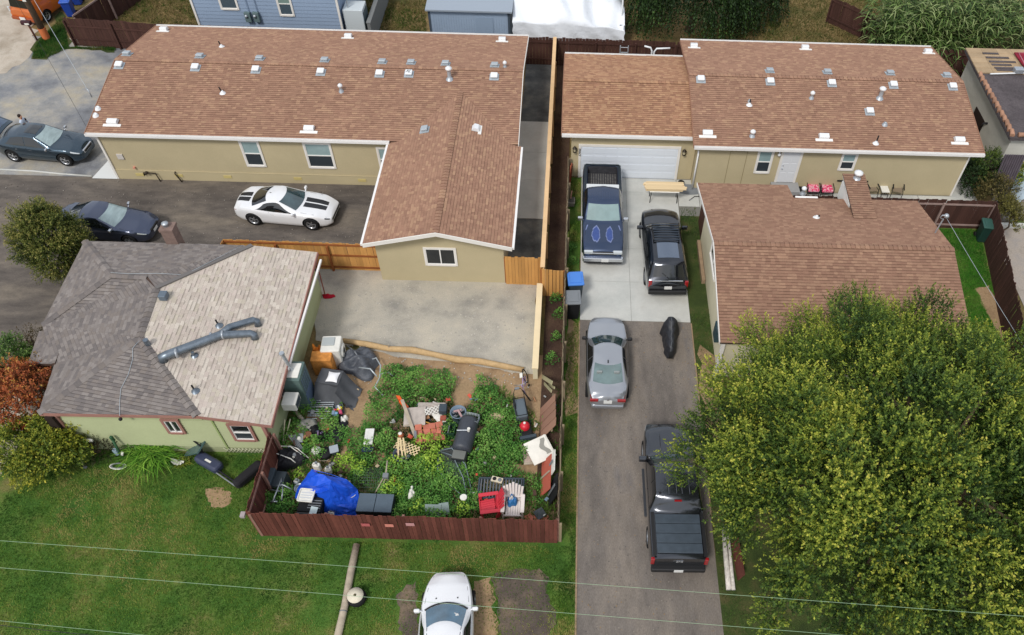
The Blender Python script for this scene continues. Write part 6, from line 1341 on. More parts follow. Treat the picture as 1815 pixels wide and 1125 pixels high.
for i in range(11): part('bar', MB().cyl((-.5+random.uniform(-.05, .05), .45-i*.11, .18+.04*(i % 2)), (.45+random.uniform(-.05, .08), .43-i*.11, .2), .02, n=6), m_steel, t)
for xx in (-.45, .4): part('side_bar', MB().cyl((xx, .5, .16), (xx+.05, -.5, .16), .025, n=6), m_steel, t)
t = T('grey_bundle', 'grey and black bundle of cloth in the weeds near the wire rack', 'bundle', 545, 755, 0); part('bundle_cloth', crumple(.45, .3, .3, 9), col('cloth_stone', 150, 148, 140, .9), t); part('dark_cloth', crumple(.3, .25, .22, 10), m_black, t).location = (.25, -.2, 0)
t = T('plastic_tub', 'clear grey plastic tub beside the cloth bundle', 'tub', 532, 782, 10); part('tub_body', MB().rbox((0, 0, .14), (.36, .42, .28), .05, taper=.85), col('tub_clear', 150, 156, 156, .35), t); part('tub_contents', MB().sphere((.03, -.05, .28), .09), m_pale, t)
t = T('bike_helmet_pile', 'dark pile with purple cloth and pots in the weeds', 'pile', 570, 775, 0); part('dark_pile', crumple(.3, .25, .3, 12), m_black, t); part('purple_cloth', crumple(.15, .12, .34, 13), col('lilac', 150, 128, 168, .9), t)
t = T('dark_cloth', 'black cloth lying near the metal rack', 'cloth', 600, 765, 0); part('cloth', crumple(.4, .55, .2, 14), col('black_cloth', 40, 42, 46, .9), t)
for (u, v, lab, mm) in ((563, 800, 'round white bucket lid beside the black pot', m_pale),):
    t = T('bucket', lab, 'bucket', u, v+4); bucket(t, .17, .25, m_pale, m_pale)
t = T('black_pot', 'wide black cooking pot beside the white bucket lid', 'pot', 578, 808); part('pot_body', MB().lathe([(.2, 0), (.25, .2), (.25, .28), (.02, .27)], 18), m_black, t); part('handle', MB().tube([(.2*math.cos(a), -.26+.08*math.sin(a), .2) for a in np.linspace(PI, 2*PI, 8)], .012, 5), m_wood, t)
t = T('square_container', 'grey square container with lid beside the black pot', 'container', 592, 796, 20, .25); part('lid_plate', MB().rbox((0, 0, .02), (.34, .34, .05), .06), col('lid_steel', 158, 166, 174, .5), t); part('rim', MB().rbox((0, 0, -.1), (.28, .28, .2), .05), m_dgrey, t)
t = T('black_bag_heap', 'black bags and folded camping gear against the red-brown fence', 'bags', 508, 818, 30); part('bag', crumple(.75, .5, .5, 15, 30, 16, .5), col('bag_black', 34, 34, 38, .6, bump=(6, .5, .08)), t)
for q in ([(-.5, .3, .5), (-.2, .1, .62), (.2, -.3, .5), (.3, -.45, .35)], [(.0, .45, .5), (.35, .2, .55), (.6, -.2, .35)], [(.3, .35, .45), (.55, .1, .4), (.8, -.35, .15)]): part('pole', MB().tube(q, .02, 5), m_pale, t)
t = T('tripod_rods', 'bundle of grey rods lying beside the black bags', 'rods', 525, 790, 0)
for i in range(4): part('rod', MB().cyl((-.3+i*.07, .3, .3), (.2+i*.07, -.3, .25), .025, n=6), m_grey, t)
for (u, v, lab) in ((485, 862, 'charcoal two-part storage box beside the red-brown fence return'),):
    t = T('storage_box', lab, 'box', u+8, v, -4); part('box_body', MB().rbox((-.22, 0, .4), (.46, .7, .8), .03), m_dgrey, t); part('side_box', MB().rbox((.22, -.02, .33), (.4, .66, .66), .03), col('box_dark', 48, 56, 62, .6), t)
t = T('camp_frame', 'grey folding frame in the dark weeds beside the fence', 'frame', 502, 885, 0)
for q in ([(0, .5, .7), (-.1, -.4, .65)], [(-.3, .2, .6), (.1, .25, .68), (.45, .1, .6)], [(-.35, .1, .55), (.15, .05, .5)], [(.1, .25, .65), (.15, -.3, .5)], [(-.2, -.4, .6), (.05, -.42, .62)], [(0, .4, .7), (0, .4, 0)], [(-.1, -.3, .65), (-.1, -.3, 0)]): part('tube', MB().tube(q, .028, 6), m_steel, t)
t = T('toy_pile', 'red and yellow plastic toys beside the silver wire rack', 'toys', 600, 735, 0)
for i, (x, y, c_) in enumerate(((-.1, .1, (196, 60, 70)), (.05, .18, (214, 196, 60)), (.12, 0, (190, 80, 110)), (-.05, -.1, (120, 160, 190)))): part('toy', MB().rbox((x, y, .14+.03*i), (.2, .13, .14), .04, rot=(0, 0, i)), col('toy%d' % i, *c_), t)
t = T('paper_bundle', 'white and black bundle of packaging in the grass', 'bundle', 610, 745, 0); part('white_wrap', crumple(.16, .22, .2, 31), m_pale, t); part('black_wrap', crumple(.14, .16, .22, 32), m_black, t).location = (-.15, .1, 0)
t = T('steel_bowl', 'dented steel bowl among the weeds near the charcoal storage box', 'bowl', 532, 868, 0, .2); part('bowl_body', MB().lathe([(.08, 0), (.17, .08), (.2, .16), (.18, .16), (.14, .07)], 16), m_steel, t); part('bowl_foot', MB().cyl((0, 0, -.18), (0, 0, 0), .09, n=8), m_grey, t)
t = T('garden_pot', 'small brown flower pot beside the clear plastic tub', 'pot', 548, 775, 0); part('pot_body', MB().lathe([(.09, 0), (.14, .22), (.15, .24), (.12, .23)], 14), col('pot_brown', 120, 84, 62), t); part('pot_soil', MB().cyl((0, 0, .2), (0, 0, .21), .12, n=12), m_black, t)
t = T('storm_lamp', 'white and grey plastic lantern in front of the black bags', 'lantern', 527, 815, 0); part('lantern_body', MB().rbox((0, 0, .18), (.2, .2, .36), .05), m_pale, t); part('lantern_top', MB().rbox((0, 0, .4), (.14, .14, .1), .04), m_grey, t)
t = T('roofing_felt', 'dark grey flattened sheet beside the smoker and mesh trap', 'sheet', 800, 808, 0); part('felt', crumple(.55, .4, .3, 33), col('felt_grey', 72, 70, 72, .9), t); part('fold', MB().tube([(-.4, .1, .25), (.1, .2, .3), (.4, 0, .2)], .03, 5), m_grey, t)
# blue tarpaulin over a pile
t = T('tarpaulin', 'bright blue tarpaulin draped over a pile beside the black cooker', 'tarpaulin', 590, 890, 0)
TV = [(552, 832, .95), (587, 851, 1.25), (614, 850, .9), (634, 868, .5), (641, 905, .08), (636, 921, .04), (602, 921, .04), (592, 900, .45), (583, 868, 1.0), (529, 862, .7), (523, 882, .3), (540, 900, .05), (570, 912, .05), (610, 885, .55)]
TV = [G(u_, v_, z_*1.3)-t.location for u_, v_, z_ in TV]; TFc = [(0, 1, 9), (1, 8, 9), (0, 2, 1), (1, 2, 3), (1, 3, 13), (1, 13, 8), (8, 13, 7), (13, 3, 4), (13, 4, 7), (7, 4, 6), (4, 5, 6), (9, 8, 10), (10, 8, 11), (11, 8, 12), (12, 8, 7), (12, 7, 6)]
def subdiv(V, F, n, amp, seed):
    rs = np.random.default_rng(seed); V = list(V)
    for k in range(n):
        mid = {}; F2 = []
        def mp(i, j):
            key = (min(i, j), max(i, j))
            if key not in mid: p = (V[i]+V[j])/2; d = (V[i]-V[j]).length; V.append(p+Vector(rs.normal(0, amp*d, 3))); mid[key] = len(V)-1
            return mid[key]
        for (a_, b_, c_) in F:
            x, y, z = mp(a_, b_), mp(b_, c_), mp(c_, a_); F2 += [(a_, x, z), (x, b_, y), (z, y, c_), (x, y, z)]
        F = F2
    return [Vector((p.x, p.y, max(p.z, .02))) for p in V], F
Vt, Ft = subdiv(TV, TFc, 3, .045, 4)
part('sheet', MB().add(Vt, Ft), col('tarp_blue', 26, 82, 205, .4, noise=(1.4, .12), bump=(8, .3, .03)), t); part('hem', MB().tube([TV[0], (TV[0]+TV[2])/2+Vector((0, .03, .0)), TV[2], TV[3]], .015, 4), col('tarp_hem', 40, 100, 220, .4), t)
t = T('cooker', 'black cooker with slotted hob and loose papers in front of blue tarpaulin', 'cooker', 557, 918, -3)
part('oven_body', MB().rbox((0, .15, .4), (.85, .6, .8), .03), m_black, t)
for i in range(4): part('hob_slot', MB().box((.16, .0+i*.1, .81), (.46, .03, .02)), m_grey, t)
part('knob_panel', MB().rbox((0, -.18, .66), (.85, .1, .18), .02), col('panel_black', 20, 20, 22, .3), t); part('paper', MB().box((.2, -.12, .83), (.26, .3, .008), rot=(.25, 0, -.1)), col('paper_blue', 196, 210, 212, .8), t)
t = thing('wash_basin', 'white plastic basin standing on the black cooker', 'basin', tuple(G(544, 880, .84)), R(-4)); part('basin_body', MB().rbox((0, 0, .05), (.56, .52, .1), .1, taper=.85), m_pale, t); part('basin_rim', MB().tube([(.27*max(-1, min(1, 1.35*math.cos(a))), .25*max(-1, min(1, 1.35*math.sin(a))), .12) for a in np.linspace(0, 2*PI, 25)[:-1]], .025, 6, closed=True), m_pale, t)
for i in range(3): part('basin_rib', MB().box((0, -.1+i*.1, .105), (.4, .03, .02)), col('basin_shade', 196, 200, 204), t)
for (u, v, nm, lab, sz) in ((564, 832, 'jerry_can', 'cream jerry can behind the blue tarpaulin', (.3, .2, .42)), (584, 838, 'white_jug', 'white round jug behind the blue tarpaulin', (.24, .24, .34)), (590, 915, 'detergent_jug', 'pale translucent jug beside the blue tarpaulin and fence', (.25, .2, .36)), (528, 858, 'kettle', 'steel kettle beside the blue tarpaulin edge', (.24, .24, .26))):
    t = T(nm, lab, 'container', u, v, random.uniform(-20, 20)); part('container_body', MB().rbox((0, 0, sz[2]/2), sz, .08, n=5), m_pale if nm != 'kettle' else m_steel, t); part('cap', MB().cyl((0, .04, sz[2]), (0, .04, sz[2]+.06), .05, n=10), m_grey, t); part('handle', MB().tube([(-.08, -.05, sz[2]-.02), (-.06, -.05, sz[2]+.06), (.06, -.05, sz[2]+.06), (.08, -.05, sz[2]-.02)], .015, 5), m_pale, t)
t = T('bucket', 'white bucket with blue cloth inside beside blue tarpaulin', 'bucket', 624, 880, 0, .25); bucket(t, .22, .34, m_pale); part('blue_cloth', crumple(.17, .17, .12, 17), col('cloth_cyan', 40, 140, 200, .8), t).location = (0, 0, .2)
t = T('storage_cabinet', 'charcoal two-door storage cabinet lying beside blue tarpaulin', 'cabinet', 667, 918, -1); part('cabinet_body', MB().rbox((0, .3, .3), (1.3, .75, .6), .03), col('cabinet_ink', 34, 40, 46, .6), t)
for sx in (-.32, .33): part('cabinet_door', MB().rbox((sx, .3, .615), (.63, .74, .04), .02), col('cabinet_slate', 78, 92, 104, .55, noise=(3, .1)), t)
t = T('chicken_wire', 'loose roll of wire netting over the weeds beside the charcoal cabinet', 'netting', 655, 855, 0)
for i in range(14): part('wire', MB().tube([(-.5+i*.075, -.5, .25), (-.5+i*.075, 0, .5+.05*math.sin(i)), (-.48+i*.075, .5, .3)], .005, 3), m_net, t)
for j in range(10): part('wire', MB().tube([(-.5, -.5+j*.11, .25+.22*math.sin(PI*j/9)), (.5, -.5+j*.11, .25+.25*math.sin(PI*j/9))], .005, 3), m_net, t)
t = T('sprinkler_stand', 'grey weathered wooden stand with crossed legs in the weeds', 'stand', 684, 862, 0)
for q in ([(0.1, .6, .9), (.1, 0, .7)], [(.05, .05, .7), (-.4, -.5, .05)], [(.1, .05, .7), (-.15, -.55, .05)], [(.1, .0, .7), (.2, .1, .05)]): part('leg', MB().tube(q, .03, 5), m_wood, t)
part('head', MB().rbox((.1, .05, .72), (.22, .2, .16), .04), m_grey, t)
t = T('foam_board', 'white board with grey scrapes lying in the grass', 'board', 655, 776, 3, .32); part('panel', MB().rbox((0, 0, .1), (.34, .72, .06), .015), col('board_white', 214, 212, 208, .8, noise=(6, .18)), t); part('blue_bin_lid', MB().rbox((0, -.55, .04), (.45, .2, .06), .04), col('navy_plastic', 32, 48, 70, .6), t)
# central pile
def can(lab, u, v, r, h, mat, fill):
    t = T('rubbish_bin', lab, 'bin', u, v); part('bin_body', MB().lathe([(r*.8, 0), (r, h), (r*1.08, h), (r*1.08, h-.05), (r*.96, h-.04), (r*.8, .3)], 22, cap=False).cyl((0, 0, .28), (0, 0, .3), r*.82, n=20), mat, t)
    for i in range(fill): part('scrap', MB().box((random.uniform(-.12, .12), random.uniform(-.12, .12), h-.12+random.uniform(-.05, .1)), (.08, .34, .05), (random.uniform(-.6, .6), random.uniform(-.6, .6), random.uniform(0, 3))), random.choice((m_black, m_grey, col('scrap_pink', 170, 140, 140, .8))), t)
    return t
can('grey-blue rubbish bin holding scrap beside the black smoker', 815, 748, .3, .75, col('bin_blue_grey', 110, 128, 146, .6), 7)
t = can('slate rubbish bin with slats and cream lattice standing inside', 716, 818, .32, .6, col('bin_slate', 74, 84, 98, .6), 3)
for a in ((-.12, .5), (0, .55), (.12, .5)): part('slat', MB().box((a[0], .12, .8), (.06, .02, .9), (-.5, random.uniform(-.15, .15), 0)), col('slat_cream', 222, 200, 158, .85), t)
def lattice(lab, u, v, z, w, h, rot, mm, tilt=0.0):
    t = thing('lattice_panel', lab, 'lattice', tuple(G(u, v, z)), R(rot)); n = int(w/.15)
    for i in range(-3, n+4):
        for s in (1, -1):
            x0 = -w/2+i*.15; seg = []
            for k in range(0, 31):
                y = -h/2+h*k/30; x = x0+s*(y+h/2)*.9-(.45*h if s > 0 else -.45*h)
                if -w/2 <= x <= w/2: seg.append((x, y))
            if len(seg) > 3: part('lath', MB().box(((seg[0][0]+seg[-1][0])/2, (seg[0][1]+seg[-1][1])/2, .012*s), (.03, math.hypot(seg[-1][0]-seg[0][0], seg[-1][1]-seg[0][1]), .012), (0, 0, -s*math.atan(.9)), mat=Matrix.Rotation(tilt, 4, 'X')), mm, t)
    return t
lattice('cream wooden lattice lying across the slate rubbish bin', 722, 793, .72, 1.0, .42, -22, col('slat_cream'))
lattice('white plastic lattice piece on the scrap pile', 767, 727, .5, .62, .34, 18, m_pale)
t = T('plywood_sheet', 'stained square plywood sheet on the scrap pile', 'sheet', 735, 738, 5, .35); part('sheet_panel', MB().box((0, 0, 0), (.86, .84, .03), (.08, -.06, 0)), m_ply, t); part('batten', MB().box((0, -.38, -.05), (.8, .05, .06)), m_wood, t)
t = T('plank', 'long grey plank lying diagonally across the stained plywood', 'plank', 724, 740, 0, .45); part('plank_board', MB().box((0, 0, 0), (.13, 1.75, .045), (.12, 0, .43)), m_wood, t); part('plank_fork', MB().box((.38, -.78, -.02), (.1, .34, .04), (.1, 0, .2)), m_grey, t)
t = T('orange_barrier', 'orange plastic barrier pieces at the end of the plank', 'barrier', 714, 715, 0, .3); part('tube', MB().rbox((.05, -.05, 0), (.16, .55, .16), .06, rot=(0, 0, .75)), col('barrier_orange', 232, 92, 30, .5), t)
for i in range(3): part('rib', MB().box((-.22+i*.06, .2-i*.01, .1), (.04, .24, .1), (0, 0, .6)), col('barrier_orange'), t)
t = T('paver_stack', 'pile of salmon terracotta pavers beside the plywood sheet', 'pavers', 762, 768, 12, .22); t.scale = (1.15, 1.15, 1)
for i in range(4):
    for j in range(3): part('paver', MB().box((-.35+i*.24+random.uniform(-.03, .03), -.25+j*.24, .06+.04*((i+j) % 3)), (.23, .23, .05), (random.uniform(-.1, .1), random.uniform(-.1, .1), random.uniform(-.2, .2))), m_terr, t)
t = T('scrap_boards', 'heap of grey and white boards on the scrap pile', 'boards', 770, 735, 0)
boards(t, [((-.1, .1, .28), (1.1, .6, .03), (0, .05, .05)), ((.1, .2, .32), (.9, .1, .03), (0, 0, -.3))], m_ply); boards(t, [((.25, -.45, .3), (.16, .75, .03), (.1, 0, .7)), ((.35, -.4, .36), (.5, .3, .02), (0, .1, -.5))], m_pale)
t = T('picture_frame', 'empty gold wooden frame on the terracotta pavers', 'frame', 758, 757, -20, .3)
for c, d in (((0, .19, 0), (.46, .04, .03)), ((0, -.19, 0), (.46, .04, .03)), ((.21, 0, 0), (.04, .34, .03)), ((-.21, 0, 0), (.04, .34, .03))): part('frame_bar', MB().box(c, d), col('gold_wood', 186, 140, 66, .7), t)
t = T('dark_crate', 'dark blue-grey box on top of the scrap pile', 'box', 786, 728, 0, .4); part('box_body', MB().rbox((0, 0, .12), (.3, .36, .26), .02), m_dgrey, t); part('brick', MB().rbox((.04, -.38, .05), (.24, .2, .12), .02), col('brick_red', 150, 82, 66, .9), t)
t = T('green_crate', 'dark green plastic crate half full beside the smoker', 'crate', 797, 768, -4)
for c, d in (((0, .25, .2), (.5, .03, .4)), ((0, -.25, .2), (.5, .03, .4)), ((.25, 0, .2), (.03, .5, .4)), ((-.25, 0, .2), (.03, .5, .4)), ((0, 0, .1), (.47, .47, .02))): part('crate_side', MB().box(c, d), col('crate_green', 36, 66, 48, .6), t)
part('divider', MB().box((0, 0, .22), (.03, .46, .3)), m_grey, t)
t = T('rust_pot', 'small copper coloured pot in the weeds beside cream lattice', 'pot', 711, 775); part('pot_body', MB().sphere((0, 0, .14), .15), col('copper_pot', 176, 104, 70, .5, metal=.4), t); part('pot_rim', MB().lathe([(.06, .27), (.08, .3), (.04, .3)], 12), m_pale, t)
t = T('smoker_grill', 'large black barrel smoker with lid in the middle of the weeds', 'grill', 826, 792, -8)
mm = Matrix.Translation((0, .15, .62)) @ Matrix.Rotation(PI/2, 4, 'X')
part('barrel', MB().lathe([(.05, -.75), (.36, -.72), (.38, -.6), (.38, .6), (.36, .72), (.05, .75)], 20, mat=mm), col('smoker_black', 58, 62, 70, .5, noise=(4, .15)), t); part('firebox', MB().rbox((-.02, -.78, .45), (.56, .4, .5), .06), col('smoker_dark', 42, 44, 50, .5), t); part('firebox_lid', MB().rbox((-.02, -.8, .73), (.5, .36, .06), .05), col('firebox_grey', 108, 110, 106, .7), t); part('wheel', MB().cyl((-.3, -.75, .2), (-.36, -.75, .2), .2, n=16), m_black, t)
part('handle', MB().cyl((-.3, .1, .98), (.12, .15, 1.02), .025, n=6), m_galv, t); part('chimney', MB().cyl((.14, .16, .95), (.16, .17, 1.12), .06, n=10), m_pale, t)
for (x, y) in ((-.25, .6), (.25, .6), (-.25, -.4), (.25, -.4)): part('leg', MB().cyl((x, y, 0), (x*.9, y, .4), .03, n=6), m_black, t)
t = T('wire_basket', 'silver wire basket on the end of the black smoker', 'basket', 836, 742, -12, .75)
for k in range(3): part('ring', MB().tube([(.3*max(-1, min(1, 1.3*math.cos(a))), .18*max(-1, min(1, 1.3*math.sin(a))), k*.07) for a in np.linspace(0, 2*PI, 17)[:-1]], .012, 4, closed=True), m_steel, t)
for i in range(5): part('wire', MB().tube([(-.24+i*.12, -.18, .14), (-.24+i*.12, -.16, 0), (-.24+i*.12, .16, 0), (-.24+i*.12, .18, .14)], .008, 4), m_galv, t)
t = T('fish_trap', 'collapsed grey-green mesh trap arching over the weeds', 'mesh trap', 805, 842, 0)
for q in ([(-.65, .85, .35), (-.1, .75, .75), (.45, .2, .5), (.7, -.55, .1)], [(-.65, .85, .35), (-.62, .1, .3), (-.1, -.55, .25), (.45, -.95, .1)], [(.7, -.55, .1), (.72, -.8, .1), (.45, -.95, .1)], [(-.65, .85, .35), (-.05, .5, .6), (.4, -.3, .4), (.55, -.8, .1)]): part('hoop', MB().tube(q, .022, 6), col('trap_hoop', 110, 124, 130, .5), t)
for i in range(22):
    f = i/21; part('mesh_strand', MB().tube([(-.65+.05*f, .85-.75*f, .34), (-.1+.2*f, .75-1.0*f, .65-.3*f), (.45+.15*f, .2-.9*f, .42-.3*f)], .006, 3), m_net, t)
t = T('tree_stump', 'short pale split log lying in the weeds', 'log', 880, 742, -10); part('log_body', MB().tube([(-.3, 0, .15), (0, .02, .17), (.3, -.02, .14)], [.13, .16, .13], 9), col('split_wood', 190, 170, 138, .9, noise=(5, .3)), t); part('bark_strip', MB().tube([(-.28, -.1, .1), (.28, -.12, .08)], .07, 6), m_bark, t)
# mower
t = T('lawn_mower', 'red and black lawn mower with grey grass bag beside white table top', 'lawn mower', 930, 762, 14)
part('deck', MB().rbox((0, -.1, .2), (.52, .7, .2), .1), m_black, t); part('engine', MB().lathe([(.2, .28), (.2, .42), (.12, .52), (.02, .54)], 16, mat=Matrix.Translation((0, -.05, 0))), col('engine_red', 196, 34, 48, .4), t); part('engine_cap', MB().cyl((0, -.03, .52), (0, -.03, .58), .05, n=10), m_pale, t)
part('grass_bag', MB().rbox((-.02, .72, .42), (.48, .85, .4), .08, rot=(.12, 0, 0)), col('bag_grey', 92, 102, 110, .8), t); part('bag_rim', MB().tube([(-.24, .32, .62), (-.25, 1.1, .72), (.21, 1.1, .72), (.2, .32, .62)], .025, 5, closed=True), m_black, t); part('deflector', MB().rbox((.05, -.52, .22), (.66, .14, .22), .03), m_dgrey, t)
for (x, y) in ((-.28, -.38), (.28, -.38), (-.28, .25), (.28, .25)): part('wheel', MB().cyl((x-.03, y, .1), (x+.03, y, .1), .1, n=12), m_black, t)
part('handlebar', MB().tube([(-.2, .2, .3), (-.2, 1.2, .95), (-.12, 1.35, 1.0), (.12, 1.35, 1.0), (.2, 1.2, .95), (.2, .2, .3)], .015, 6), m_black, t); part('bin_topper', MB().rbox((-.02, 1.38, 1.0), (.2, .1, .08), .03), m_grey, t)
t = T('table_top', 'peeling white table top leaning over a broken board', 'table top', 957, 797, 28, .35); part('top', MB().box((0, 0, 0), (.95, 1.0, .05), (.12, -.06, 0)), col('table_white', 226, 222, 212, .6, noise=(2.2, .12)), t); part('edge', MB().box((.4, .05, .05), (.06, .9, .05), (.12, -.06, 0)), m_pale, t); part('damp_stain', MB().grid(lambda u, v: (.2+.16*math.sin(v*7+1)*.5+.2*(u-.5), -.3+.7*v, .035+.2*0+(-.3+.7*v)*.12+(.2)*.06*1.0), 6, 10), col('damp_grey', 150, 148, 140, .7), t)
t = T('broken_board', 'pink-stained broken board under the white table top', 'board', 938, 808, 10); part('board_body', MB().box((0, 0, .12), (.5, .9, .05), (0, .08, 0)), col('board_pinkish', 190, 168, 156, .9, noise=(5, .2)), t); part('batten', MB().box((.05, -.42, .17), (.6, .1, .04)), m_wood, t)
t = T('broken_fence_panel', 'broken red-brown fence panel leaning against the weathered fence', 'fence panel', 975, 745, 0)
for i in range(4): part('board', MB().box((-.05-.02*i, -.75+i*.42*.9, .55), (.025, .36, 1.25), (0, .5, 0)), col('panel_rose', 152, 116, 98, .9, rand=.12), t)
part('rail', MB().box((.1, -.1, .75), (.05, 1.8, .08), (.0, .5, 0)), m_olive, t)
t = T('loose_boards', 'pale olive loose boards leaning inside the weathered fence', 'boards', 975, 705, 0); boards(t, [((-.15, .5, .6), (.03, .16, 1.9), (.75, .35, 0)), ((-.1, .15, .55), (.03, .12, 1.7), (.8, .3, 0)), ((.05, .2, .55), (.03, .1, 1.5), (.7, .25, 0))], col('board_olive', 164, 158, 124, .9, rand=.1))
for (u, v, lab, mm_) in ((976, 838, 'white sheet panel leaning against the weathered fence', m_pale), (980, 880, 'black folded panel leaning against the weathered fence', m_black)):
    t = T('sheet_panel', lab, 'panel', u, v, 0); part('panel', MB().box((0, 0, .5), (.04, .9, 1.05), (0, .3, 0)), mm_, t); part('edge_strip', MB().box((-.08, 0, .45), (.03, .1, 1.0), (0, .3, 0)), m_grey, t)
t = T('red_board', 'terracotta red board leaning behind the white sheet', 'board', 968, 850, 0); part('board', MB().box((0, 0, .35), (.03, 1.5, .75), (0, .5, 0)), col('board_red', 176, 92, 74, .85), t); part('batten', MB().box((-.05, 0, .35), (.03, .06, .75), (0, .5, 0)), m_wood, t)
# bicycle
t = T('bicycle', 'purple and white bicycle leaning at the block wall end', 'bicycle', 937, 690, 0)
m_bp = col('bike_lilac', 176, 150, 190, .4); lean = Matrix.Rotation(R(-22), 4, 'Y') @ Matrix.Rotation(R(-84), 4, 'Z')
for xx, rt in ((-.5, 0), (.52, .5)):
    mw_ = lean @ Matrix.Translation((xx, 0, .31)) @ Matrix.Rotation(rt, 4, 'Z'); w_ = part('wheel', MB().tube([(.29*math.cos(a), 0, .29*math.sin(a)) for a in np.linspace(0, 2*PI, 25)[:-1]], .022, 6, closed=True, mat=mw_), m_black, t)
    for i in range(8): part('spoke', MB().cyl((0, 0, 0), (.28*math.cos(i*PI/4), 0, .28*math.sin(i*PI/4)), .004, n=3, mat=mw_), m_steel, w_)
part('frame', MB().tube([(-.5, 0, .31), (-.15, 0, .62), (.36, 0, .68), (-.05, 0, .3), (-.5, 0, .31)], .022, 6, mat=lean).tube([(-.05, 0, .3), (-.18, 0, .72)], .02, 6, mat=lean).tube([(.52, 0, .31), (.36, 0, .68), (.33, 0, .82)], .02, 6, mat=lean), m_bp, t)
part('saddle', MB().rbox((-.2, 0, .76), (.24, .13, .06), .04, mat=lean), m_pale, t); part('handlebar', MB().tube([(.28, -.28, .86), (.34, -.1, .84), (.34, .1, .84), (.28, .28, .86)], .015, 6, mat=lean), m_steel, t); part('pedal', MB().box((-.05, .1, .2), (.09, .08, .03), mat=lean), m_black, t)
# slatted base, hob and chairs
t = T('slatted_base', 'dark slatted bed base standing behind the garden chairs', 'bed base', 888, 866, 0, .25)
for c, d in (((0, .42, 0), (1.72, .06, .12)), ((0, -.42, 0), (1.72, .06, .12)), ((.84, 0, 0), (.06, .8, .12)), ((-.84, 0, 0), (.06, .8, .12))): part('side_rail', MB().box(c, d), col('base_slate', 62, 72, 80, .6), t)
for i in range(14): part('slat', MB().box((-.76+i*.117, 0, .02), (.055, .8, .03)), col('base_slat', 92, 96, 102, .7), t)
for (x, y) in ((-.8, .38), (.8, .38), (-.8, -.38), (.8, -.38)): part('leg', MB().box((x, y, -.15), (.06, .06, .22)), m_black, t)
t = T('hob', 'cream two-ring electric hob lying on the dark slatted base', 'hob', 881, 850, -14, .36); part('hob_plate', MB().rbox((0, 0, 0), (.44, .22, .07), .02), col('hob_cream', 206, 194, 170, .5), t); part('ring', MB().lathe([(.075, .035), (.075, .05), (.02, .045)], 14, mat=Matrix.Translation((-.1, 0, 0))), m_black, t); part('ring', MB().lathe([(.075, .035), (.075, .05), (.02, .045)], 14, mat=Matrix.Translation((.11, 0, 0))), m_grey, t)
def adirondack(lab, u, v, rot, mm):
    t = T('garden_chair', lab, 'chair', u, v, rot)
    for i in range(6): part('seat_slat', MB().box((-.2+i*.08, -.05, .34), (.07, .5, .02), (.14, 0, 0)), mm, t)
    for i in range(7): a = (-3+i)*.07; part('back_slat', MB().box((a*1.25, .36, .68-.03*abs(i-3)), (.075, .025, .82-.07*abs(i-3)), (-.42, a*.7, 0)), mm, t)
    for sx in (-.32, .32):
        part('armrest', MB().rbox((sx, .02, .56), (.13, .66, .035), .04), mm, t); part('leg', MB().box((sx, -.26, .28), (.06, .1, .56)), mm, t); part('leg', MB().box((sx, .28, .26), (.06, .1, .54), (-.3, 0, 0)), mm, t)
    t.scale = (1.12, 1.12, 1.12); part('apron', MB().box((0, -.3, .3), (.6, .03, .1)), mm, t); part('back_rail', MB().box((0, .3, .5), (.62, .04, .07)), mm, t); return t
adirondack('red slatted garden chair facing away from the white chair', 868, 905, -80, col('chair_red', 200, 52, 66, .5))
adirondack('white plastic garden chair holding blue bags', 910, 907, 0, col('chair_white', 226, 216, 210, .5))
t = T('blue_bag', 'blue and white bag on the white garden chair', 'bag', 908, 888, 0, .4); part('bag_body', crumple(.19, .26, .3, 19), col('bag_blue', 44, 110, 168, .5, noise=(4, .3)), t); part('white_cloth', crumple(.13, .1, .36, 20), m_pale, t)
t = T('slate_tile', 'dark slate tile lying on terracotta tiles by the fence corner', 'tile', 957, 910, 35, .12); part('tile_body', MB().box((0, 0, 0), (.38, .38, .03), (.05, 0, 0)), col('slate', 78, 82, 88, .7), t); part('chipped_edge', MB().box((.1, -.15, .02), (.1, .05, .015)), m_pale, t)
t = T('terracotta_tiles', 'loose terracotta tiles by the fence corner', 'tiles', 950, 917, 0)
for i, (x, y) in enumerate(((-.25, -.05), (.05, -.1), (.28, .0))): part('tile', MB().box((x, y, .05), (.3, .3, .04), (0, 0, .5+i)), m_terr, t)
t = T('white_bag', 'crumpled white plastic bag among the weeds', 'bag', 730, 876, 0, .3); part('bag_body', crumple(.12, .22, .22, 22), m_pale, t); part('bag_knot', MB().sphere((0, .2, .2), .05), m_pale, t)
t = T('white_cup', 'white plastic cup beside the mesh trap', 'cup', 822, 884, 0, .2); part('cup_body', MB().lathe([(.1, 0), (.14, .14), (.12, .15)], 12), m_pale, t); part('cup_stand', MB().cyl((0, 0, -.2), (0, 0, 0), .05, n=6), m_wood, t)
t = T('glass_panes', 'clear plastic sheets lying against the south fence', 'sheets', 770, 912, 0); part('sheet', MB().box((0, 0, .35), (.6, .02, .5), (-.5, 0, 0)), col('clear_sheet', 150, 168, 166, .2), t); part('sheet', MB().box((.4, .05, .38), (.35, .02, .5), (-.6, 0, .2)), col('clear_sheet'), t)
t = T('weathered_log', 'short weathered log against the green house wall', 'log', 527, 735, 0); part('log_body', MB().tube([(-.25, .3, .1), (.3, -.3, .1)], .09, 8), m_wood, t); part('log_end', MB().cyl((.3, -.3, .1), (.31, -.31, .1), .085, n=8), m_ply, t)
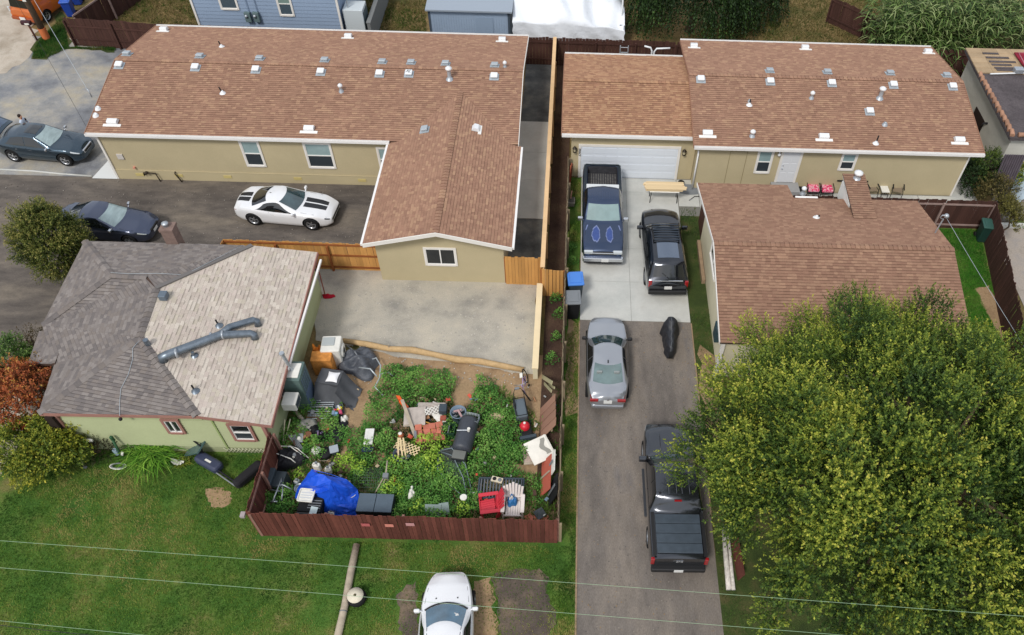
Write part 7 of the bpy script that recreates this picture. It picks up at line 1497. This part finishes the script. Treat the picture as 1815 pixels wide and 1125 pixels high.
t = T('garden_stakes', 'two cream stakes leaning beside the green house', 'stakes', 508, 775, 0); boards(t, [((0, 0, .4), (.04, .03, 1.1), (-.5, .2, 0)), ((.12, .1, .4), (.04, .03, 1.0), (-.5, .35, 0))], col('stake_cream', 206, 198, 168, .8))
t = T('red_rag', 'red rag with a pole hanging at the green house corner', 'rag', 582, 526, 0); part('rag', crumple(.28, .12, .16, 25), col('rag_red', 176, 28, 48, .9), t); part('pole', MB().tube([(-.25, .5, 1.9), (-.12, 0, .1)], .025, 5), col('pole_rust', 150, 84, 70, .8), t)
# straw wattle
wp = [G(u, v, .12) for u, v in ((608, 603), (650, 610), (690, 618), (730, 620), (770, 628), (810, 637), (850, 640), (890, 648), (928, 655))]
t = thing('straw_wattle', 'long tan straw wattle along the gravel yard edge', 'wattle', tuple(wp[4])); t.location.z = 0
part('straw_roll', MB().tube([p-t.location for p in wp], [.1, .14, .12, .15, .12, .15, .14, .13, .11], 9), col('straw', 190, 160, 118, .95, noise=(3, .14), fine=(14, .15), bump=(20, .8, .04)), t); part('stake', MB().box((wp[2].x-t.location.x, wp[2].y-t.location.y, .2), (.04, .04, .4)), m_wood, t)
# ------------------------------------------------------------------ lawn things
a, b = G(632, 965, .1), G(597, 1135, .1); t = thing('fallen_pole', 'long grey wooden pole lying on the lawn', 'pole', tuple(b)); t.location.z = 0
part('pole_body', MB().tube([Vector((0, 0, .1)), (a-b)*.35+Vector((.03, 0, .1)), (a-b)*.7+Vector((0, 0, .1)), (a-b)+Vector((0, 0, .1))], [.13, .125, .13, .12], 9), col('driftwood', 170, 158, 140, .95, noise=(5, .2), bump=(10, .6, .02)), t); part('splice_band', MB().tube([(a-b)*.28+Vector((.02, 0, .1)), (a-b)*.29+Vector((.02, 0, .1))], .135, 9), m_grey, t)
t = T('planter_stump', 'tyre topped with a round cream lid on the lawn', 'tyre', 634, 1062, 0); part('tyre', MB().lathe([(.22, .02), (.3, .04), (.33, .14), (.3, .26), (.22, .28)], 22), m_tyre, t); part('lid', MB().lathe([(.27, .28), (.28, .32), (.05, .33), (.01, .33)], 22, mat=Matrix.Translation((-.03, .02, 0))), col('lid_cream', 212, 204, 184, .85, noise=(4, .12)), t); part('hub', MB().sphere((-.04, .02, .33), .05), col('hub_dark', 90, 84, 60), t)
t = T('basketball_hoop', 'portable basketball hoop lying on its side by the green house', 'basketball hoop', 375, 832, -28)
part('backboard', MB().box((-.95, .35, .42), (.06, .75, 1.1), (.1, .9, .3)), col('backboard_glass', 70, 96, 98, .25), t); part('backboard_frame', MB().tube([(-1.5, .45, .75), (-.6, .35, .75), (-.45, .2, .12), (-1.3, .3, .1)], .035, 6, closed=True), m_black, t)
part('base_tank', MB().rbox((-.15, .12, .24), (1.15, .46, .34), .14), col('tank_navy', 56, 62, 86, .5), t); part('label_strip', MB().box((-.1, .1, .418), (.28, .08, .01)), m_pale, t); part('mast', MB().cyl((.3, .05, .2), (1.45, .0, .12), .04, n=8), m_black, t); part('mast', MB().cyl((.3, -.05, .16), (1.45, -.12, .1), .03, n=8), m_grey, t)
part('padded_foot', MB().rbox((1.55, .45, .3), (.36, 1.25, .36), .14, rot=(0, 0, -.15)), col('pad_black', 38, 37, 40, .8), t)
t = T('shell_ornament', 'white shell-shaped ornament beside the strap-leaved clump', 'ornament', 318, 822, 0); part('shell', MB().grid(lambda u, v: ((.05+.24*v)*math.cos(PI*(1.0+.9*u)+.2)*(1), (.05+.24*v)*math.sin(PI*(1.0+.9*u))+.1, .12+.12*v+.03*math.cos(u*40)*v), 40, 5), m_pale, t); part('stem', MB().cyl((0, .1, 0), (0, .1, .14), .03, n=6), m_grey, t)
t = T('hose_reel', 'green hose reel post with pale nozzle beside the dark shrub', 'hose reel', 218, 812, 0); part('post', MB().tube([(0, 0, 0), (-.02, .1, .6), (-.05, .2, 1.0)], .05, 7), col('post_green', 52, 88, 60, .6), t); part('handle', MB().rbox((-.05, .22, 1.05), (.12, .12, .3), .04), col('post_green'), t); part('nozzle', MB().rbox((.12, .0, .35), (.1, .08, .2), .03, rot=(0, .4, 0)), m_pale, t); part('spool', MB().rbox((-.12, .05, .4), (.16, .14, .34), .04), col('spool_blue', 150, 170, 184, .6), t)
t = T('garden_hose', 'coil of cream garden hose on the lawn below the reel', 'hose', 210, 827, 0)
for k, r_ in enumerate((.26, .2)): part('coil', MB().tube([(r_*1.2*math.cos(a), r_*.5*math.sin(a), .04+.03*k) for a in np.linspace(0, 2*PI, 21)[:-1]], .022, 6, closed=True), m_pale if k == 0 else m_grey, t)
t = T('garden_fork', 'grey handled garden tool stuck beside the dark shrub', 'garden tool', 150, 824, 0); part('shaft', MB().tube([(.05, -.1, .02), (-.15, .25, .7)], .02, 5), m_wood, t); part('blade', MB().box((.07, -.12, .04), (.16, .1, .03)), m_grey, t)
t = thing('log_rail', 'split white-barked log lying along the driveway edge under the tree', 'log', tuple(G(1288, 1050))); lp = [G(u, v, .1)-t.location for u, v in ((1282, 930), (1286, 980), (1292, 1045))]
part('log_body', MB().tube(lp, [.07, .09, .1], 8), col('birch', 196, 190, 182, .9, noise=(7, .4)), t); part('log_body', MB().tube([p+Vector((.16, 0, 0)) for p in lp], [.05, .06, .07], 8), col('birch'), t)
tag(part('low_red_panel', MB().box(tuple(G(1308, 990, .25)), (.05, 1.4, .5), (0, .3, .05)), m_redf), 'low red-brown board panel beside the split log', 'panel')
# ------------------------------------------------------------------ driveway things
def wheelie(lab, u, v, rot, body, lid, grp=None, sc=1.0, z=0.0):
    t = T('wheeled_bin', lab, 'bin', u, v, rot, z, grp)
    part('bin_body', MB().rbox((0, 0, .5*sc), (.56*sc, .62*sc, .94*sc), .06, taper=.8), body, t); part('lid', MB().rbox((0, -.02, 1.01*sc), (.62*sc, .7*sc, .09), .07), lid, t); part('lid_panel', MB().rbox((0, -.04, 1.06*sc), (.44*sc, .46*sc, .03), .05), lid, t); part('handle', MB().tube([(-.22*sc, .36*sc, .97*sc), (-.22*sc, .42*sc, .95*sc), (.22*sc, .42*sc, .95*sc), (.22*sc, .36*sc, .97*sc)], .018, 5), body, t)
    for sx in (-.27, .27): part('wheel', MB().cyl((sx*sc-.03, .24*sc, .11), (sx*sc+.03, .24*sc, .11), .11, n=12), m_tyre, t)
    part('label', MB().box((0, -.285*sc, .8*sc), (.2*sc, .01, .06)), m_pale, t); return t
wheelie('black wheeled bin with grey lid beside the concrete driveway', 1014, 558, 4, m_black, m_grey, None, 1.18)
wheelie('charcoal wheeled bin with bright blue lid beside the concrete driveway', 1019, 525, 6, m_dgrey, col('lid_blue', 70, 126, 206, .45), None, 1.18)
wheelie('dark green wheeled bin on the east lawn by the fence corner', 1738, 424, -8, col('bin_green', 30, 60, 54, .5), col('lid_green', 52, 88, 80, .45), None, 1.05)
wheelie('blue wheeled bin on the verge beside the dark boundary fence', 128, 27, 10, col('bin_blue', 26, 62, 150, .5), col('lid_navy', 40, 88, 180, .45), 'blue bins by the lane')
wheelie('second blue wheeled bin behind the first on the verge', 140, 6, 10, col('bin_blue'), col('lid_navy'), 'blue bins by the lane')
t = T('covered_motorcycle', 'motorcycle under a fitted black cover on the gravel drive', 'motorcycle', 1186, 608, 88)
def moto(u, v):
    x = -1.0+2.0*u; hgt = interp([(-1.0, .35), (-.8, .72), (-.4, .82), (0, .9), (.35, 1.12), (.6, 1.1), (.85, .7), (1.0, .3)], x); wd_ = interp([(-1.0, .12), (-.6, .26), (.1, .3), (.45, .42), (.7, .3), (1.0, .12)], x)
    a = -1+2*v; y = wd_*math.copysign(abs(a)**.8, a)*(1+.05*math.sin(x*17)); z = .1+(hgt-.1)*(1-abs(a)**2.4)**.8; return (x, y+.02*math.sin(z*20+x*9), max(.08, z))
part('cover', MB().grid(moto, 36, 20), col('cover_black', 34, 36, 42, .55, bump=(5, .5, .06)), t); part('cover_seam', MB().tube([tuple(Vector(moto(u, .5))+Vector((0, 0, .006))) for u in np.linspace(.04, .96, 16)], .008, 4), m_grey, t)
for xx in (-.72, .74): part('wheel', MB().cyl((xx, -.07, .3), (xx, .07, .3), .3, n=20), m_tyre, t)
t = T('folding_table', 'white folding table with black legs at the garage apron', 'table', 1178, 358, 0); t.location = (4.72, 31.75, .03)
part('table_top', MB().rbox((0, 0, .74), (1.5, .6, .05), .03), m_pale, t)
for (x, y) in ((-.66, -.24), (.66, -.24), (-.66, .24), (.66, .24)): part('leg', MB().cyl((x*1.05, y, 0), (x, y, .72), .02, n=6), m_black, t)
t = thing('lumber_stack', 'stack of pine boards on the white folding table', 'lumber', (4.72, 31.85, .8))
for i in range(5):
    for j in range(3): part('board', MB().box((random.uniform(-.05, .05), -.3+i*.12, .03+j*.05), (2.0+random.uniform(-.15, .15), .11, .045)), col('pine', 222, 198, 158, .8, rand=.1), t)
t = T('hose_mat', 'grey rubber mat with black bucket by the downpipe', 'mat', 1222, 334, 0, .03); part('mat', MB().grid(lambda u, v: (-.6+1.3*u, -.35+.7*v-.15*math.sin(u*PI), .02+.1*math.sin(u*PI)*v), 10, 6), m_grey, t); part('bucket', MB().lathe([(.13, 0), (.17, .26), (.15, .27)], 14, mat=Matrix.Translation((-.45, .2, 0))), m_black, t)
t = T('garden_hose', 'dark hose lying across the lawn edge by the cream house', 'hose', 1238, 352, 0); part('hose_coil', MB().tube([(-.4, -.1, .05), (-.2, .1, .07), (.2, .12, .07), (.6, .1, .05)], .02, 5), m_blackpipe, t); part('nozzle', MB().cyl((-.4, -.1, .05), (-.5, -.2, .04), .03, n=6), m_grey, t)
t = thing('leaning_planks', 'red-brown planks leaning against the garage side wall', 'planks', (-.12, 32.6, 0)); boards(t, [((0, -.2, .75), (.04, .18, 1.6), (.05, .06, 0)), ((.05, .05, .7), (.04, .2, 1.5), (-.03, .05, 0)), ((.1, .3, .6), (.04, .12, 1.3), (0, .08, 0))], col('plank_red', 138, 74, 54, .9, rand=.2))
t = T('mop_bucket', 'grey tub with a wooden scoop on the grass by the pickup', 'tub', 1012, 362, 0); part('tub_body', MB().rbox((0, 0, .16), (.4, .5, .32), .06, taper=.85), col('tub_grey', 140, 134, 124, .7), t); part('tub_inner', MB().rbox((0, 0, .325), (.32, .42, .02), .05), col('tub_dark', 84, 80, 74), t); part('scoop', MB().box((0, .12, .5), (.06, .04, .5), (-.2, .1, 0)), col('scoop_pink', 188, 140, 120, .8), t)
# patio
def lounge(lab, u, v, rot, grp):
    t = T('patio_chair', lab, 'chair', u, v, rot, .03, grp); m_fl = M('floral_pink', stops=(9, [(.35, S(196, 40, 92)), (.48, S(216, 70, 112)), (.56, S(240, 190, 200)), (.7, S(120, 20, 50))]), rough=.9)
    part('seat_cushion', MB().rbox((0, -.1, .42), (.58, .58, .14), .06), m_fl, t); part('back_cushion', MB().rbox((0, .28, .78), (.56, .14, .72), .06, rot=(-.25, 0, 0)), m_fl, t); part('frame', MB().tube([(-.32, .3, .0), (-.32, .32, .6), (-.32, -.35, .58), (-.32, -.38, 0)], .02, 5), m_black, t); part('frame', MB().tube([(.32, .3, .0), (.32, .32, .6), (.32, -.35, .58), (.32, -.38, 0)], .02, 5), m_black, t); part('seat_rail', MB().box((0, -.1, .33), (.62, .6, .04)), m_black, t)
lounge('patio chair with pink floral cushions nearer the white house door', 1437, 341, 0, 'floral patio chairs'); lounge('patio chair with pink floral cushions beside the black grill', 1461, 342, 0, 'floral patio chairs')
t = T('gas_grill', 'black gas grill against the tan patio wall', 'grill', 1503, 338, 0, .03); part('cart', MB().rbox((0, 0, .4), (.8, .5, .75), .03), m_black, t); part('hood', MB().rbox((0, .04, .98), (.82, .5, .4), .14), col('hood_black', 32, 33, 37, .4), t); part('side_shelf', MB().rbox((-.62, 0, .8), (.4, .45, .05), .02), m_black, t); part('side_shelf', MB().rbox((.6, 0, .8), (.36, .45, .05), .02), m_black, t); part('handle', MB().cyl((-.3, -.24, .95), (.3, -.24, .95), .02, n=6), m_steel, t); part('badge', MB().cyl((.0, -.2, 1.06), (0, -.22, 1.05), .04, n=10), m_pale, t)
def sling(lab, u, v, rot, grp):
    t = T('sling_chair', lab, 'chair', u, v, rot, .03, grp); mt = col('sling_taupe', 134, 120, 102, .9)
    part('back_sling', MB().grid(lambda a, b: (-.24+.48*a, .22+.2*b, .42+.72*b+.0*a), 4, 4), mt, t); part('seat_sling', MB().grid(lambda a, b: (-.24+.48*a, -.28+.5*b, .44-.03*math.sin(PI*b)), 4, 4), mt, t)
    for sx in (-.27, .27): part('frame', MB().tube([(sx, .44, 1.16), (sx, .2, .44), (sx, -.3, .44), (sx, -.34, 0)], .016, 5), m_black, t); part('leg', MB().tube([(sx, .2, .44), (sx, .34, 0)], .016, 5), m_black, t); part('armrest', MB().box((sx, -.05, .64), (.05, .5, .03)), m_black, t)
sling('taupe sling chair between black grill and small white table', 1541, 344, 8, 'taupe sling chairs'); sling('taupe sling chair beyond the small white table', 1586, 346, -14, 'taupe sling chairs')
t = T('side_table', 'small white patio table between taupe sling chairs', 'table', 1563, 348, 0, .03); part('table_top', MB().rbox((0, 0, .5), (.4, .55, .03), .02), m_pale, t)
for (x, y) in ((-.16, -.22), (.16, -.22), (-.16, .22), (.16, .22)): part('leg', MB().cyl((x*1.2, y, 0), (x, y, .49), .014, n=5), m_black, t)
t = T('cool_box', 'grey cool box at the foot of the white house door steps', 'cool box', 1412, 346, 0, .03); part('box_body', MB().rbox((0, 0, .2), (.5, .35, .4), .04), col('cool_grey', 150, 152, 150), t); part('box_lid', MB().rbox((0, 0, .43), (.52, .37, .06), .03), m_black, t)
# ------------------------------------------------------------------ behind the garage
t = thing('ladder', 'aluminium ladder leaning behind the garage roof', 'ladder', (2.75, 41.1, 0)); 
for sx in (-.22, .22): part('rail', MB().cyl((sx, 0, 0), (sx, -.3, 3.3), .03, n=6), m_galv, t)
for i in range(10): part('rung', MB().cyl((-.22, -.03*i, .3+i*.32), (.22, -.03*i, .3+i*.32), .02, n=6), m_galv, t)
t = thing('pipe_stand', 'two white curved pipes standing behind the garage roof', 'pipes', (4.4, 41.2, 0)); part('pipe', MB().tube([(-.05, 0, 0), (-.06, 0, 2.8), (-.15, 0, 3.0), (-.5, 0, 3.08)], .05, 7), m_ventw, t); part('pipe', MB().tube([(.08, 0, 0), (.08, 0, 2.75), (.2, 0, 2.95), (.95, 0, 3.0)], .05, 7), m_ventw, t)
# ------------------------------------------------------------------ lane things
up0 = G(83, 68); t = thing('utility_pole', 'tall brown wooden utility pole at the verge beside the orange vehicle', 'utility pole', tuple(up0)); part('pole_shaft', MB().tube([(0, 0, -.1), (0, 0, 5), (0, 0, 11)], [.19, .17, .13], 10), col('pole_brown', 96, 80, 66, .95, noise=(5, .3)), t); part('cross_arm', MB().box((0, 0, 10.2), (2.4, .1, .12)), col('pole_brown'), t); part('sleeve', MB().cyl((.0, 0, 0), (0, 0, .7), .22, n=10), col('sleeve_orange', 196, 110, 66, .8), t); part('tag', MB().box((-.02, -.19, 2.6), (.2, .02, .25)), m_pale, t)
t = T('mailbox', 'dark mailbox on a leaning wooden post beside the utility pole', 'mailbox', 66, 71, 0); part('post', MB().tube([(0, 0, 0), (-.05, .02, 1.05)], .06, 6), col('post_brown', 96, 62, 48, .9), t); part('box', MB().rbox((-.1, 0, 1.15), (.62, .26, .24), .08), col('mailbox_maroon', 62, 34, 40, .6), t); part('number_panel', MB().box((-.02, -.135, 1.13), (.26, .01, .1)), m_pale, t)
# person behind the crossover
def person(lab, loc, rot, shirt, trousers, h=1.72, arms=None):
    t = thing('person', lab, 'person', loc, rot); k = h/1.72
    V = [(0, 0, .95), (0, .02, 1.15), (0, .04, 1.36), (0, .03, 1.47), (0, .05, 1.54), (.16, .03, 1.4), (.22, .14, 1.14), (.16, .34, 1.06), (-.16, .03, 1.4), (-.24, .12, 1.14), (-.18, .34, 1.08), (.1, 0, .88), (.11, .03, .5), (.11, -.02, .08), (.11, .12, .03), (-.1, 0, .88), (-.11, .06, .5), (-.12, -.02, .08), (-.12, .12, .03)]
    E_ = [(0, 1), (1, 2), (2, 3), (3, 4), (2, 5), (5, 6), (6, 7), (2, 8), (8, 9), (9, 10), (0, 11), (11, 12), (12, 13), (13, 14), (0, 15), (15, 16), (16, 17), (17, 18)]
    Rr = [.16, .15, .17, .07, .06, .075, .05, .035, .075, .05, .035, .1, .065, .045, .035, .1, .065, .045, .035]
    me = bpy.data.meshes.new('body'); me.from_pydata([tuple(c*k for c in v) for v in V], E_, []); o = link('body', me, shirt, t); me.skin_vertices if False else None
    md = o.modifiers.new('s', 'SKIN'); 
    for sv, r_ in zip(me.skin_vertices[0].data, Rr): sv.radius = (r_*k, r_*.8*k)
    me.skin_vertices[0].data[0].use_root = True
    sb = o.modifiers.new('d', 'SUBSURF'); sb.levels = 1; sb.render_levels = 1
    bpy.context.view_layer.update(); me2 = bpy.data.meshes.new_from_object(o.evaluated_get(bpy.context.evaluated_depsgraph_get())); o.modifiers.clear(); o.data = me2; me2.materials.clear()
    skin = col('skin', 196, 150, 124, .7)
    for m_ in (shirt, trousers, skin): me2.materials.append(m_)
    for p_ in me2.polygons:
        c = p_.center/k; p_.use_smooth = True
        p_.material_index = 2 if (c.z > 1.47 or (c.y > .2 and c.z > .9)) else (1 if c.z < .96 else 0)
    part('head', MB().sphere((0, .06*k, 1.63*k), .1*k, 12, 9, scale=(.82, .95, 1.15)).sphere((0, .165*k, 1.61*k), .018*k, 6, 5).sphere((.085*k, .06*k, 1.62*k), .022*k, 6, 5).sphere((-.085*k, .06*k, 1.62*k), .022*k, 6, 5), skin, t)
    part('hair', MB().sphere((0, .04*k, 1.66*k), .108*k, 12, 8, scale=(.86, .95, 1.05)), col('hair_dark', 44, 36, 32, .9), t)
    for sx, yy in ((.16, .34), (-.18, .34)):
        for f in range(4): part('finger', MB().tube([(sx*k+(-.03+f*.02)*k, yy*k, 1.06*k), (sx*k+(-.03+f*.02)*k, (yy+.06)*k, 1.05*k), (sx*k+(-.03+f*.02)*k, (yy+.085-.01*abs(f-1.5))*k, 1.03*k)], .009*k, 5), skin, t)
        part('thumb', MB().tube([((sx+.035)*k, (yy-.02)*k, 1.07*k), ((sx+.05)*k, (yy+.02)*k, 1.08*k), ((sx+.045)*k, (yy+.05)*k, 1.07*k)], .01*k, 5), skin, t)
    return t
hp = G(34, 207, 1.6); person('person in a pale blue shirt standing behind the slate blue crossover', (hp.x, hp.y, 0), R(-95), col('shirt_blue', 186, 198, 216, .9), col('jeans', 56, 66, 92, .9))
hp = G(42, 212, 1.3); person('smaller dark-haired person beside the one in the pale blue shirt', (hp.x+.1, hp.y, 0), R(120), col('shirt_grey', 176, 182, 198, .9), col('jeans'), 1.38)
# ------------------------------------------------------------------ overhead wires
def wire(lab, a, b, r=.012, sag=.3, mat=None, n=16, grp=None):
    pts = [Vector(a).lerp(Vector(b), i/n)-Vector((0, 0, sag*4*(i/n)*(1-i/n))) for i in range(n+1)]
    o = single('overhead_wire', MB().tube(pts, r, 5), mat or col('wire_green', 150, 178, 144, .5), lab, 'wire', group=grp)
def ext(u0, v0, u1, v1, z):
    a, b = G(u0, v0, z), G(u1, v1, z); d = b-a; return a-d*.4, b+d*.4
wire('upper of the pale green overhead wires crossing the front lawn and tree', *ext(0, 958, 1815, 1092, 8.2), .0045, .0)
wire('middle pale green overhead wire crossing the lawn and white car', *ext(0, 1006, 1300, 1110, 8.2), .0045, .0)
wire('lower pale green overhead wire over the lawn corner', *ext(0, 1100, 260, 1126, 8.0), .0045, 0)
wire('dark overhead wire beside the lower pale green wire', *ext(0, 1108, 200, 1130, 8.0), .008, 0, m_blackpl)
wire('white service wire from the cream house mast over the east lawn', MASTC, G(1900, 745, 4.0), .01, .1, m_vents)
pole_top = Vector((up0.x, up0.y, 10.1)); cor = gA.atf(163, 172)
wire('white twisted service cable from the utility pole to the long tan house', pole_top, cor+Vector((-.1, .1, .35)), .011, .5, m_vents)
wire('thin dark cable from the utility pole toward the tan house eave', pole_top+Vector((-.8, 0, 0)), Vector((-23.6, 32.3, 2.9)), .008, .3, m_blackpl)
part('service_bracket', MB().tube([cor, cor+Vector((-.05, .05, .4)), cor+Vector((-.2, .15, .4))], .03, 5), m_galv, hA, world=True)

L_ = MB(); rs = np.random.default_rng(77)
for (u0, u1, v0, v1, n) in ((480, 620, 700, 900, 70), (690, 850, 700, 800, 60), (600, 700, 760, 900, 25), (840, 985, 700, 915, 45), (560, 700, 600, 700, 30)):
    for i in range(n):
        p = G(rs.uniform(u0, u1), rs.uniform(v0, v1), rs.uniform(.02, .3)); c = S(*[(220, 218, 212), (150, 150, 148), (60, 60, 64), (160, 120, 90), (120, 140, 160), (190, 170, 140), (90, 70, 60), (200, 90, 70)][rs.integers(8)])
        if -10.8 < p.x < -.4 and 12.9 < p.y < 19.8: L_.box(tuple(p), (rs.uniform(.04, .22), rs.uniform(.03, .14), rs.uniform(.02, .08)), tuple(rs.uniform(-.6, .6, 3)*np.array([1, 1, 5])), col=c)
o = link('litter', L_.mesh('litter'), M('litter', attr=True, rough=.8)); o['kind'] = 'stuff'; tag(o, 'small scattered litter and scraps among the yard weeds', 'litter')
m_stone = M('stone', attr=True, rough=.9)
L_ = MB()
for i in range(700):
    p = G(rs.uniform(560, 950), rs.uniform(500, 700), 0); 
    if p.y > 19.6 and p.x < -1.6 and p.x > -11: k = rs.uniform(.012, .03); c = S(*[(196, 190, 180), (176, 172, 166), (160, 156, 148)][rs.integers(3)]); L_.box((p.x, p.y, k*.4), (k*2, k*1.5, k), (0, 0, rs.uniform(0, 3)), col=c)
for i in range(500):
    p = G(rs.uniform(-20, 660), rs.uniform(320, 440), 0); k = rs.uniform(.01, .025); c = S(*[(130, 124, 116), (110, 104, 98), (150, 144, 136)][rs.integers(3)])
    if p.y > 26.5 and p.y < 32.2: L_.box((p.x, p.y, k*.4), (k*2, k*1.5, k), (0, 0, rs.uniform(0, 3)), col=c)
for i in range(900):
    p = Vector((rs.uniform(.6, 5.4), rs.uniform(8.5, 23.3), 0)); k = rs.uniform(.01, .022); c = S(*[(140, 132, 122), (110, 104, 98), (96, 92, 90), (140, 118, 90)][rs.integers(4)]); L_.box((p.x, p.y, k*.4), (k*2, k*1.5, k), (0, 0, rs.uniform(0, 3)), col=c)
o = link('loose_stones', L_.mesh('loose_stones'), m_stone); o['kind'] = 'stuff'; tag(o, 'loose stones and chips lying on the gravel and driveways', 'stones')
